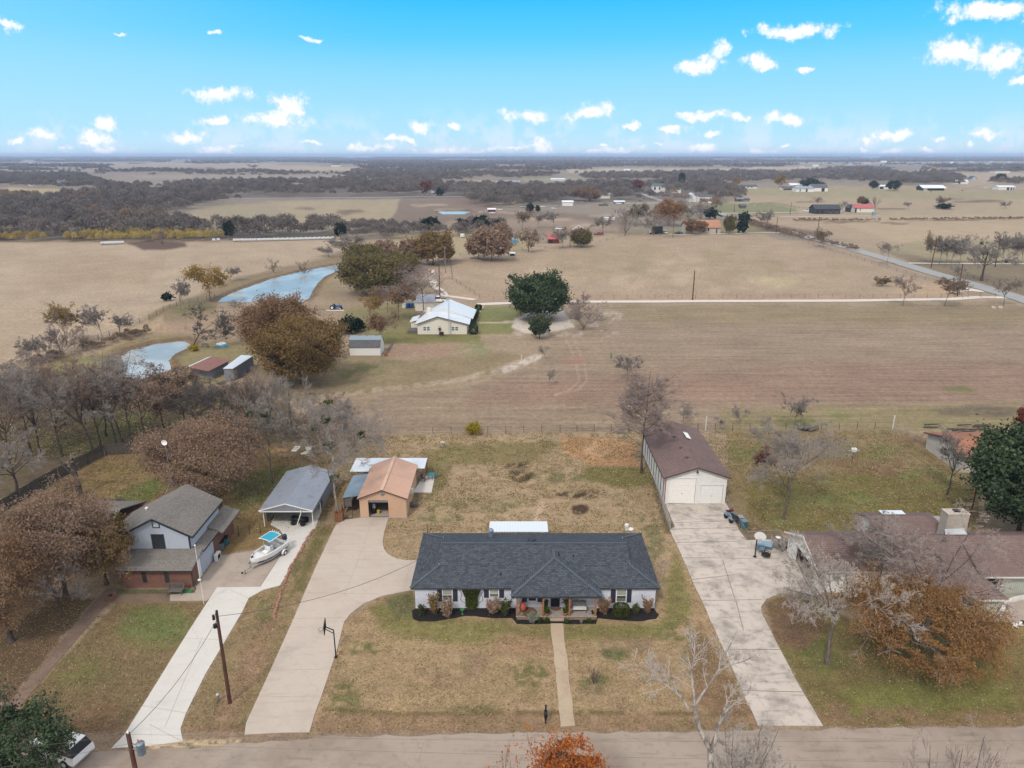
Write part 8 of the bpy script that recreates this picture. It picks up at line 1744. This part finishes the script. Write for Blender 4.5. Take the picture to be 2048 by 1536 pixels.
wood('woodland','wooded country on the left below the horizon',[[(-400,374),(-400,352),(40,348),(150,350),(200,362),(240,374),(330,376),(200,382),(130,378),(0,374)],[(150,341),(250,338),(440,345),(430,348),(300,346),(170,347)],[(390,346),(500,342),(640,350),(800,352),(780,357),(560,353),(400,352)],[(-400,344),(-400,337),(60,338),(120,342),(20,346)],[(160,336),(220,334),(215,338),(170,339)]],'wood_far',9,1.0,seed=4)
wood('woodland','wooded country on the right beyond the pastures',[[(1140,350),(1500,344),(1700,345),(1900,345),(1920,360),(1900,370),(1780,368),(1640,362),(1500,366),(1440,368),(1300,362),(1180,362)],[(1780,364),(1920,352),(1930,371),(1790,371)],[(1960,366),(2120,364),(2400,368),(2400,376),(2060,374)],[(1900,346),(2400,344),(2400,338),(2050,339),(1920,341)]],'wood_far',9.5,1.0,seed=6)
wood('woodland','dark tree belts under the horizon',[[(-500,318),(2600,318),(2600,323),(1900,324),(1560,326),(1200,330),(700,326),(300,324),(-500,327)],[(-500,330),(150,330),(240,333),(180,336),(-500,335)],[(560,322),(700,330),(740,344),(1100,344),(1190,340),(1130,336),(1560,336),(1600,330),(2600,334),(2600,337),(1700,338),(1600,342),(1650,346),(1840,344),(1880,338),(1840,330),(1300,330),(800,324)],[(300,325),(460,324),(520,327),(400,329)]],'wood_far',11,1.15,seed=7,hv=.4)
wood('woodland','farthest wooded skyline',[[(-700,313.2),(2800,313.2),(2800,319),(-700,319)]],'wood_far',16,1.3,wm=26,seed=8,hv=.6)
wood('hedgerow','leafless hedge between the hay field and the rough pasture',[[(676,470),(700,456),(840,458),(1000,456),(1010,464),(940,474),(880,476),(700,480)]],'wood_far',6.5,.9,cat='hedge',seed=9)
wood('hedgerow','brown brush along the far side of the county road',[[(1455,437),(1500,441),(1640,480),(1720,499),(1712,503),(1600,476),(1500,452)],[(1860,504),(2048,500),(2048,503),(1870,506)],[(1580,441),(1760,440),(1760,442),(1590,443)],[(1780,440),(2048,437),(2048,439),(1780,442)]],'wood_far_brown',1.6,.7,cat='hedge',seed=10,hv=.5,lod='mid')
wood('cane_thicket','yellow cane thicket at the top of the hay field',[[(-100,484),(-100,474),(60,470),(60,480),(130,482),(130,470),(180,468),(450,474),(446,482),(400,484),(240,484),(140,485)]],'leaf_cane',5.0,1.4,wm=3,cat='cane',seed=11,lod='near')
wood('brushwood','dead brush and weeds on the fence line of the hay field',[[(150,700),(300,660),(300,668),(170,706)],[(60,735),(120,712),(130,722),(70,745)],[(1050,480),(1060,478),(1060,482),(1050,483)]],'wood_far_brown',1.6,.7,cat='brush',seed=12,lod='mid',hv=.5)
# scattered field trees under the horizon, far apart enough to count
PCk=list(PC)
def scatter(lab,pts,proto,group):
 for i,(px,py,pt,w)in enumerate(pts):
  x,y,_=G(px,py);H=HT(px,py,pt);o_,h0,w0=PC[proto];Wm=w*MPP(py)
  c=copy_tree(o_,(x,y,gh(x,y)),i*2.4,(Wm/w0,Wm/w0,H/h0),lab[i]if isinstance(lab,list)else lab,group);c.name='field_tree';c['category']='tree'
scatter(['round grey tree in the far left fields, left of two together','round grey tree in the far left fields, right of two together','grey tree below the pair in the far left fields','dark low hedge tree in the far left fields','grey tree at the right of the far left fields','brown oak above the far farmstead on the left','bare oak right of the far farmstead on the left','grey tree by the road in the far left fields','grey tree near the track in the far left fields','tree near the far right of the left fields'],[(183,340,330,20),(205,339,328,20),(202,352,340,18),(275,329,325,30),(420,346,335,16),(132,352,336,22),(165,356,340,20),(305,352,344,12),(380,352,341,18),(505,338,329,20)],'mg','trees dotted over the far left fields')
# ------------------------------------------------------------------ farms and houses in the distance
def far_house(name,label,x0,x1,base,eave,ridge,wall,roof,depth=9,doors=(),cat='house',hip=0,axis='x',over=.5,open_=(),wing=None,trim='trim_white',win='glass'):
 """x0..x1 photo columns of the long front, base / eave / ridge photo rows"""
 a,b=G(x0,base),G(x1,base);Y=a[1];ze=max(2.0,A(x0,eave,Y)[2]);h=max(.8,min(4.5,A(x0,ridge,Y+depth/2)[2]-ze));zr=ze+h;zg=gh((a[0]+b[0])/2,Y)
 t_=thing(name,label,cat,((a[0]+b[0])/2,Y,zg));X0,X1=a[0],b[0];w=MB()
 gable_walls(w,X0,X1,Y,Y+depth,0,ze,zr-.1 if not hip else ze+.1,axis);w.build('wall',wall,t_);r_=MB();o=over
 if axis=='x':
  c=Y+depth/2
  if hip:
   i=min((X1-X0)/2-.5,depth/2)
   r_.slab([(X0-o,Y-o,ze),(X1+o,Y-o,ze),(X1-i,c,zr),(X0+i,c,zr)],.2).slab([(X0+i,c,zr),(X1-i,c,zr),(X1+o,Y+depth+o,ze),(X0-o,Y+depth+o,ze)],.2).slab([(X0-o,Y+depth+o,ze),(X0-o,Y-o,ze),(X0+i,c,zr)],.2).slab([(X1+o,Y-o,ze),(X1+o,Y+depth+o,ze),(X1-i,c,zr)],.2)
  else:gable_roof(r_,X0-o,X1+o,Y-o,Y+depth+o,ze,zr+.1,.2,'x')
 else:gable_roof(r_,X0-o,X1+o,Y-o,Y+depth+o,ze,zr+.1,.2,'y')
 r_.build('roof',roof,t_)
 L=X1-X0
 for(f0,f1,z0,z1,nm,mt)in doors:
  d=MB().box(X0+L*f0,X0+L*f1,Y-.08,Y-.01,ze*z0,ze*z1).build(nm,mt,t_)
  if nm=='window':MB().box(X0+L*f0-.1,X0+L*f1+.1,Y-.12,Y-.081,ze*z0-.12,ze*z0).build('sill',trim,d)
 return t_
W_=lambda a,b:(a,b,.4,.85,'window','glass')
D_=lambda a,b,m='black_iron':(a,b,0,.85,'door',m)
far_house('farmhouse','tan-roofed pale brick house at the top edge of the round pasture',1372,1441,467,455,440,'block_wall','roof_tan',12,[W_(.25,.3),W_(.5,.55),W_(.62,.67),(.86,.9,0,.85,'door','trim_brown')])
far_house('barn','red gabled house with a white-streaked roof behind the tall pole',1150,1174,474,463,452,'maroon_paint','metal_rust',14,[D_(.1,.3,'trim_white'),W_(.5,.6),W_(.7,.8)],axis='y')
far_house('barn','small open-fronted barn with a red metal roof',1096,1118,487,478,468,'maroon_paint','metal_red',8,[D_(.08,.42)],cat='barn')
far_house('farmhouse','white two-storey house with dark windows left of the far county road',1396,1423,406,393,389,'siding_white','roof_slate',9,[(.12,.18,.5,.8,'window','glass'),(.84,.92,.5,.8,'window','glass'),(.15,.2,.05,.3,'door','glass'),(.65,.72,.05,.3,'door','glass')])
far_house('barn','white gabled barn next to the white two-storey house',1378,1392,404,394,386,'siding_white','metal_white',12,[],cat='barn',axis='y')
far_house('farmhouse','tall white house with a green roof beyond the orange-brown trees',1305,1330,385,372,367,'siding_white','metal_green',10,[W_(.1,.25),W_(.5,.6)])
far_house('farmhouse','white gabled house right of the green-roofed one',1344,1362,386,378,372,'siding_white','metal_white',12,[],axis='y')
far_house('farm_shed','dull shed with a white-patched roof beside the goat paddock',1473,1486,403,398,395,'wood_old','metal_grey',6,[D_(.3,.6)],cat='shed')
far_house('farm_shed','low dark lean-to joined to the patched shed by the goat paddock',1487,1499,403,399,396,'siding_grey','metal_dark',6,[],cat='shed')
far_house('cabin','grey weathered cabin standing in the green paddock',1481,1492,417,412,408,'wood_old','roof_slate',5,[],cat='cabin')
far_house('farmhouse','dark navy ranch house with a charcoal roof in the right pasture',1630,1680,428,418,409,'siding_dark','roof_charcoal',12,[W_(.58,.64),W_(.82,.88),(.05,.12,.1,.8,'door','black'),(.25,.33,.1,.8,'door','black')])
far_house('farmhouse','white house with a faded red roof in the right pasture',1708,1747,425,416,408,'siding_cream','metal_red',10,[W_(.28,.32),(.02,.12,0,.9,'door','siding_dark')])
far_house('garage','dark lean-to end of the faded red-roofed house',1699,1707.5,424,416,409,'siding_dark','metal_dark',8,[D_(.3,.8,'trim_white')],cat='garage',axis='y')
far_house('shelter','open grey-roofed livestock shelter in the green strip on the right',1846,1888,381,376,370,'siding_dark','metal_white',16,[(.02,.2,0,.95,'wall_panel','siding_white'),(.25,.95,0,.9,'shade_panel','black')],cat='shelter',over=2)  # black panel on the wall stands for the shade inside the shelter
far_house('barn','long low white barn at the right edge beside a drive',1996,2030,380,374,371,'siding_white','metal_white',12,[D_(.5,.65),D_(.72,.82),D_(.88,.95)],cat='barn')
far_house('mobile_home','long white house with patio beyond the shelter on the right',1908,1936,368,363,360,'siding_white','metal_white',10,[D_(.3,.42)])
far_house('cottage','small pale mint gabled cottage on the right below the horizon woods',1943,1952,361,357,352,'siding_pale','roof_slate',12,[(.4,.6,0,.6,'door','galv')],cat='cottage',axis='y')
far_house('farmhouse','grey-roofed farmhouse on the rise near the right edge',1990,2020,346,342,336.5,'siding_cream','roof_slate',22,[],hip=1)
far_house('carport','open white shed between two dark oaks on the right',1757,1777,378,372.5,370,'siding_white','metal_white',8,[(.1,.5,0,.8,'shade_panel','black')],cat='shed')  # shaded inside of the open shed painted as a black panel
far_house('farmhouse','white farm building with a pale blue roof before the dark oak',1592,1627,384,377,373,'siding_white','metal_blue',14,[D_(.55,.65),D_(.2,.25)])
far_house('barn','broad grey-roofed barn behind the pale blue roofed farm building',1624,1655,383,375,368,'siding_white','roof_slate',16,[D_(.6,.8)],cat='barn')
far_house('farmhouse','dark-porched house with a grey roof left of the farm yard',1564,1588,380,376,372,'siding_cream','roof_slate',12,[(.1,.9,0,.7,'porch','black_iron')])  # porch is only a dark panel standing for the shade under it
far_house('farmhouse','cream house with a pale roof behind the dark-porched one',1580,1606,376,370,366.5,'siding_cream','metal_white',10,[W_(.3,.4)])
far_house('farmhouse','white house with twin dormers above the goat paddock',1484,1514,377,373,369,'siding_white','roof_slate',12,[W_(.1,.2),W_(.35,.45),W_(.6,.7)])
far_house('barn','tan metal barn with a white roof above the farm yard',1196,1220,397,388,385,'siding_cream','metal_white',12,[],cat='barn')
far_house('shed','white metal shed in the middle of the scrap yard',1125,1146,412,404,401,'siding_white','metal_white',9,[],cat='shed')
far_house('carport','open white carport right of the farm machinery',1229,1249,408,404,401.5,'siding_grey','metal_white',7,[(.3,.9,0,.8,'shade_panel','black')],cat='carport')  # darkness under the carport roof is a black panel on the wall
far_house('barn','huge grey-roofed barn half hidden in the central wood',993,1040,371,366,361,'siding_dark','metal_grey',40,[D_(.3,.6)],cat='barn')
far_house('shed','small red and white shed beside the scrap cars',976,991,424,420,418,'maroon_paint','metal_white',6,[],cat='shed')
far_house('farmhouse','white-roofed farmstead among the trees on the far left',104,130,367,363,360,'siding_white','roof_slate',12,[])
far_house('shed','tiny white shed left of the far farmstead',57,65,372,369,368,'siding_white','metal_white',6,[],cat='shed')
far_house('farmhouse','pale house in the dark tree belt left of centre',662,681,333,330,327.5,'siding_cream','roof_slate',20,[])
far_house('farmhouse','sand-coloured house on a bare spur left of centre',720,728,347,343.5,341.5,'siding_cream','roof_tan',14,[])
far_house('barn','small white barn in the pale far field right of centre',1248,1260,342,339.5,338,'siding_white','metal_white',14,[],cat='barn')
far_house('farmhouse','pale farmhouse by the highway entrance in the central wood',862,876,391,386,382,'siding_cream','metal_grey',10,[])
far_house('farmhouse','white low farm roof in the central clearing',1102,1130,361,358.5,356.5,'siding_cream','metal_white',20,[])
far_house('barn','pale teal-roofed barn in the far wood on the right',1668,1686,342,338.5,335,'siding_white','metal_blue',24,[],cat='barn')
rf=random.Random(11);labs=['far white house {} in the tree belt under the horizon'.format(w)for w in()]
spots=[(1525,332,8,'left end of the far right settlement'),(1545,335,8,'left part of the far right settlement, nearer'),(1575,331,9,'beside a pale field in the far right settlement'),(1605,334,10,'in the pale clearing of the far right settlement'),(1632,333,11,'right of the pale clearing under the horizon'),(1660,329,7,'small one above the teal-roofed barn'),(1700,330,9,'above the pale strip in the right woods'),(1735,327,12,'broad one right of the far right settlement'),(1768,325,12,'largest pale block under the horizon on the right'),(1800,326,8,'right of the largest pale block'),(1830,328,9,'in the belt left of the far meadow'),(1870,327,8,'above the far meadow on the right'),(1905,327,7,'above the far meadow, farther right'),(1945,325,8,'near the right edge under the horizon'),(1985,326,9,'near the right edge in the belt'),(2020,325,8,'at the right edge under the horizon'),(1110,325,7,'in the belt above the central clearing'),(1190,323,8,'in the belt right of centre'),(1240,322,9,'just under the horizon right of centre'),(1305,322,8,'under the horizon above the green-roofed house'),(1350,325,7,'under the horizon above the white barn'),(750,325,9,'in the belt left of centre'),(850,324,7,'alone in the belt near the centre'),(640,322,8,'small one in the belt on the left'),(120,322,8,'under the horizon at the far left'),(60,325,7,'at the left edge under the horizon')]
for i,(px,py,w,lb)in enumerate(spots):
 far_house('distant_house','distant pale house '+lb,px-w/2,px+w/2,py,py-1.8,py-3.2,['siding_white','siding_cream'][i%2],['metal_white','roof_slate','metal_grey','roof_tan'][i%4],16,[])
 # vehicles
def gcar(name,label,px,py,rot,col,kind,s=1.0,cat='car'):x,y,_=G(px,py);return car(name,label,x,y,R(rot),col,kind,s=s,cat=cat)
gcar('pickup_truck','white pickup truck parked behind the cream house',876,604,80,'white_gloss','pickup',cat='pickup')
gcar('pickup_truck','white pickup truck left of the red gabled house',1120,459,85,'white_gloss','pickup',cat='pickup')
gcar('pickup_truck','maroon pickup truck right of the red gabled house',1197,470,88,'red_paint','pickup',cat='pickup')
gcar('pickup_truck','white pickup truck left of the dark navy house',1614,423,86,'white_gloss','pickup',cat='pickup')
gcar('parked_car','dark car before the tan-roofed house',1356,468,78,'navy','sedan')
gcar('parked_car','white car beside the black trailer',1328,467,20,'white_gloss','suv')
gcar('parked_car','white car on the drive near the long low white barn',1972,377,88,'white_gloss','sedan',1.1)
for i,(px,py,rot,c,k,lb)in enumerate([(1000,420,80,'white_gloss','sedan','white scrap car left of the small red shed'),(985,427,70,'white_gloss','sedan','white scrap car below the small red shed'),(966,427,85,'silver_paint','sedan','pale scrap car at the left of the scrap row'),(1046,415,60,'white_gloss','suv','white van by the dark scrap yard cedar, upper'),(1045,424,75,'white_gloss','sedan','white car by the dark scrap yard cedar, lower'),(1086,415,50,'white_gloss','sedan','white car right of the two scrap yard cedars'),(1108,418,40,'white_gloss','suv','white truck left of the white metal shed, front'),(1116,413,70,'silver_paint','sedan','silver car left of the white metal shed, behind'),(802,448,80,'white_gloss','sedan','white car in the scrub below the field, upper'),(798,456,70,'silver_paint','suv','silver vehicle in the scrub below the field, lower'),(1238,408,85,'white_gloss','pickup','white truck under the open white carport'),(1165,406,60,'silver_paint','suv','silver vehicle among the farm machinery'),(1208,410,80,'steel_blue','suv','blue-grey vehicle right in the farm machinery'),(880,393,85,'black','suv','dark vehicle on the highway by the drive'),(1026,497-24,85,'steel_blue','suv','blue-grey vehicle by the blue tarpaulin')]):
 gcar('scrap_car' if i<10 else 'parked_vehicle',lb,px,py,rot,c,k)
 # trailers, stock shed, tarpaulin
def boxthing(name,label,cat,x0,x1,base,top,depth,mat,roof=None,extra=None):
 a,b=G(x0,base),G(x1,base);z=A(x0,top,a[1])[2];t_=thing(name,label,cat,((a[0]+b[0])/2,a[1],0));MB().bbox(a[0],b[0],a[1],a[1]+depth,.5 if roof=='trailer' else 0,z,.08).build('body',mat,t_)
 if roof=='trailer':
  for f in(.35,.5):MB().rod_wheel((a[0]+(b[0]-a[0])*f,a[1]-.05,.42),.42,.25,12,'y').build('wheel','rubber',t_)
  MB().bar((b[0],a[1]+depth/2,.5),(b[0]+1.5,a[1]+depth/2,.5),.1,.1).build('drawbar','black_iron',t_)
 elif roof:MB().slab([(a[0]-.3,a[1]-.3,z+.05),(b[0]+.3,a[1]-.3,z+.05),(b[0]+.3,a[1]+depth+.3,z+.3),(a[0]-.3,a[1]+depth+.3,z+.3)],.08).build('roof',roof,t_)
 return t_
boxthing('cargo_trailer','long black enclosed trailer under the orange-brown oak','trailer',1304,1325,468,453,2.6,'black_iron','trailer')
boxthing('cargo_trailer','narrow white trailer at the left end of the black one','trailer',1300,1303.5,468,453,2.6,'white_plastic','trailer')
boxthing('feed_trough','long white covered feed trough in the rough field','trough',1209,1229,440,436,3,'white_plastic','metal_white')
boxthing('stock_shelter','tiny dark shelter with a pale roof on the pasture fence','shelter',1020,1029,512,507,2.5,'black_iron','metal_white')
boxthing('pool_tarpaulin','bright blue tarpaulin left of the small red barn','tarpaulin',1016,1036,486,480,5,'blue_tarp')
boxthing('water_tank','pale blue water tank right of the faded red-roofed house','water tank',1746,1752,431,424,2.4,'patio_blue')
boxthing('junk_trailer','dark equipment heap by the farm yard gate','trailer',1198,1216,412,408,3,'wood_old')
x,y,_=G(777,471+15);animal('horse','dark horse grazing by the narrow pond end','horse',778,487,R(80),1.05,'horse_dark',True)
animal('horse','dark horse grazing right of the bronze oak','horse',899,487,R(-70),1.05,'horse_dark',True)
x,y,_=G(925,475);single(MB().lathe([(1.1,.3),(1.2,.5),(1.2,1.9),(1.1,2.0)],(x,y),14),'water_tank','white_plastic','round white tank in the green pasture corner','water tank')
for i,(px,py,lb)in enumerate([(1512,411,'white goat nearest the grey cabin'),(1509,414,'white goat lowest in the green paddock'),(1504,412.5,'white goat left of the others in the green paddock'),(1516,407.5,'white goat at the top of the green paddock'),(1530,409,'white goat at the right of the green paddock'),(1463,402,'pale goat by the patched shed')]):animal('goat',lb,'goat',px,py,R(60+40*i),.75,'goat_white')
animal('cow','black calf in the green strip before the livestock shelter','cow',1862,385,R(80),1.0,'cow_black');animal('cow','black cow right of the livestock shelter','cow',1925,382,R(20),1.1,'cow_black')
animal('cow','black cow by the far bend of the county road, left','cow',1280,403,R(80),1.1,'cow_black');animal('cow','black cow by the far bend of the county road, right','cow',1288,399,R(70),1.1,'cow_black')
# wrapped bales
ba,bb=G(467,483.5),G(668,478.5);proto=None;nb=44
for i in range(nb):
 f=(i+.5)/nb;x=ba[0]+(bb[0]-ba[0])*f;y=ba[1]+(bb[1]-ba[1])*f;dxl=(bb[0]-ba[0])/nb
 if proto is None:
  mb=MB().tube((-dxl*.5,0,.75),(dxl*.5,0,.75),.78,.78,10);proto=mb.build('wrapped_bale','bale_white',None,False);proto.location=(x,y,.0+gh(x,y));tag(proto,'round white wrapped bale in the long row on the edge of the hay field','bale','wrapped bales in the long row')
  o_=proto
 else:o_=copy_tree(proto,(x,y+(.25 if i%7==3 else 0),gh(x,y)),0,(1,1,1+.08*math.sin(i*3.1)))
for i,(px,py,rot,L,lb)in enumerate([(212,489,35,4.5,'left one of three white-wrapped bale tubes by the cane'),(222,489,30,6,'middle one of three white-wrapped bale tubes by the cane'),(235,488.5,30,6,'right one of three white-wrapped bale tubes by the cane'),(428,483,20,1.5,'small white bale at the end of the cane, left'),(437,482.5,20,1.5,'small white bale at the end of the cane, right')]):
 x,y,_=G(px,py);c,s_=math.cos(R(rot)),math.sin(R(rot));single(MB().tube((x-c*L/2,y-s_*L/2,.7),(x+c*L/2,y+s_*L/2,.7),.8,.8,12),'bale_tube','bale_white',lb,'bale')
 # tractor
x,y,_=G(672,619);tr_=thing('tractor','old blue tractor with white wheels parked on the grass','tractor',(x,y,0),R(-92))
MB().bbox(-.3,.3,.2,1.75,.75,1.3,.08).build('bonnet','tractor_blue',tr_,local=True);MB().box(-.22,.22,-1.0,.2,.6,1.0).build('gearbox','tractor_blue',tr_,local=True);MB().box(-.24,.24,-1.05,-.6,1.12,1.2).box(-.24,.24,-1.12,-1.05,1.12,1.55).build('seat','white_plastic',tr_,local=True)
MB().tube((0,-.1,1.1),(0,-.3,1.5),.03,.03,6).lathe([(.2,1.5),(.22,1.53),(.2,1.55)],(0,-.32),12).build('steering_wheel','black',tr_,local=True);MB().tube((.12,1.2,1.3),(.12,1.2,1.95),.04,.04,6).build('exhaust','black',tr_,local=True)
for sx in(-1,1):
 w_=MB().rod_wheel((sx*.8,-.85,.7),.7,.34,18).build('wheel','rubber',tr_,local=True);MB().rod_wheel((sx*.83,-.85,.7),.38,.36,14).build('rim','white_plastic',w_,local=True)
 w_=MB().rod_wheel((sx*.6,1.4,.36),.36,.18,14).build('wheel','rubber',tr_,local=True);MB().rod_wheel((sx*.62,1.4,.36),.2,.2,10).build('rim','white_plastic',w_,local=True)
 MB().slab([(sx*.8-.2,-1.5,1.15),(sx*.8+.2,-1.5,1.15),(sx*.8+.2,-.4,1.5),(sx*.8-.2,-.4,1.5)],.05).build('fender','tractor_blue',tr_,local=True)
x,y,_=G(666,622);single(MB().box(x-1.8,x+3.2,y-.25,y+.05,.02,.28),'white_pipe','white_plastic','white length of pipe lying before the blue tractor','pipe')
for px,lb,m_ in((816,'blue barrel right of the garden clutter behind the cream house','tractor_blue'),(824,'second blue barrel beside the cream garden shed','tractor_blue'),(809,'white barrel left of the blue barrels','white_plastic')):x,y,_=G(px,616);single(MB().lathe([(.55,0),(.6,.3),(.6,1.3),(.5,1.5)],(x,y),12),'barrel',m_,lb,'barrel')
# pedal boat, bench and yellow shrub by the pond
x,y,_=G(443,693);pb=thing('pedal_boat','white and turquoise pedal boat on the grass by the round pond','boat',(x,y,0),R(70));MB().bbox(-.9,.9,-1.4,1.4,.05,.45,.25).build('hull','teal',pb,local=True)
for sx in(-1,1):MB().bbox(sx*.45-.38,sx*.45+.38,-.9,.9,.46,.9,.2).build('seat','white_gloss',pb,local=True)
MB().box(-.12,.12,.3,.8,.46,.75).build('console','navy',pb,local=True)
x,y,_=G(410,695);bench('garden_bench','small grey bench beside the round pond',x,y,0,1.5,.6,.45,.9,'wood_old')
plant('yellow_shrub','low yellow shrub at the foot of the twisted tree by the pond',390,702,692,24,'leaf_gold',700,.16,77)
# hedge bushes along the cream house
for i,(px,py,pt,w,lb)in enumerate([(947,668,650,20,'nearest'),(945,655,642,15,'second'),(946,645,632,15,'third'),(949,635,622,16,'fourth'),(952,628,617,14,'fifth'),(957,620,609,14,'farthest')]):
 plant('hedge_bush',f'{lb} clipped green bush along the right side of the cream house',px,py,pt,w,'leaf_evergreen',1100,.17,300+i,group=None,ball=True)
plant('small_shrub','small reddish shrub before the cream gable',880,668,652,14,'leaf_red',170,.14,320)
x,y,_=G(883,672);single(MB().bbox(x-.55,x+.55,y-.4,y+.4,.35,1.0,.05),'black_trough','black_iron','black box on the lawn below the cream gable','box')
x,y,_=G(771,712);single(MB().box(x-.35,x+.35,y-.35,y+.35,0,.9),'timber_box','wood_red','brown timber box at the corner of the bare garden plot','box')
mb=MB();a,b=G(774,706),G(784,688);mb.bar((a[0],a[1],.12),(b[0],b[1],.12),.5,.2);single(mb,'timber_edging','wood_old','old timber edging beside the bare garden plot','edging')
for(px,py,lb)in((1986,617,'pale rock at the mouth of the white drive, left'),(2000,617,'pale rock at the mouth of the white drive, right')):x,y,_=G(px,py);single(MB().blob((x,y,.2),(.7,.6,.5),n=8,m=5,jit=.3,seed=int(px)),'rock','stone',lb,'rock')
# poles
for(px,py,pt,lb,kw)in[(1385,600,541,'tall thin pole beside the white gravel drive',{}),(891,546,492,'pale pole right of the bronze oak',dict(mat='pole_grey',arm=True)),(880,600,527,'brown pole behind the cream house',{}),(1140,495,455,'white pole before the red gabled house',dict(mat='pole_grey')),(1552,466,434,'dark pole where the county road leaves the pasture',{}),(1580,430,405,'dark pole by the drive of the dark navy house',{}),(1634,474,434,'dark pole left of the brown-tinged verge tree',{}),(1862,535,477,'leaning dark pole left of the roadside row',dict(top=(1874,477))),(1990,534,477,'leaning dark pole inside the massive oak row',dict(top=(2001,477))),(1914,593,528,'leaning brown pole between the vase trees',dict(top=(1926,528))),(1432,424,401,'dark pole at the paddock corner',{}),(1468,424,408,'short dark pole by the paddock drive',{}),(1488,448,434,'thin pole on the verge beside the small dark tree',{}),(1513,435,421,'thin pole above the county road bend',{})]:
 pole('utility_pole',lb,px,py,pt,.19,**({'mat':'pole_wood'}|kw))
 # ------------------------------------------------------------------ the air
hz=MB().box(-26000,26000,-300,60000,-30,78)
m,t=newmat('haze')
t.n('ShaderNodeOutputMaterial',{'Volume':t.n('ShaderNodeVolumePrincipled',{'Color':(.58,.73,1.0,1),'Density':1.05e-4,'Anisotropy':0.2}).outputs[0]})
tag(hz.build('haze','haze'),kind='stuff')
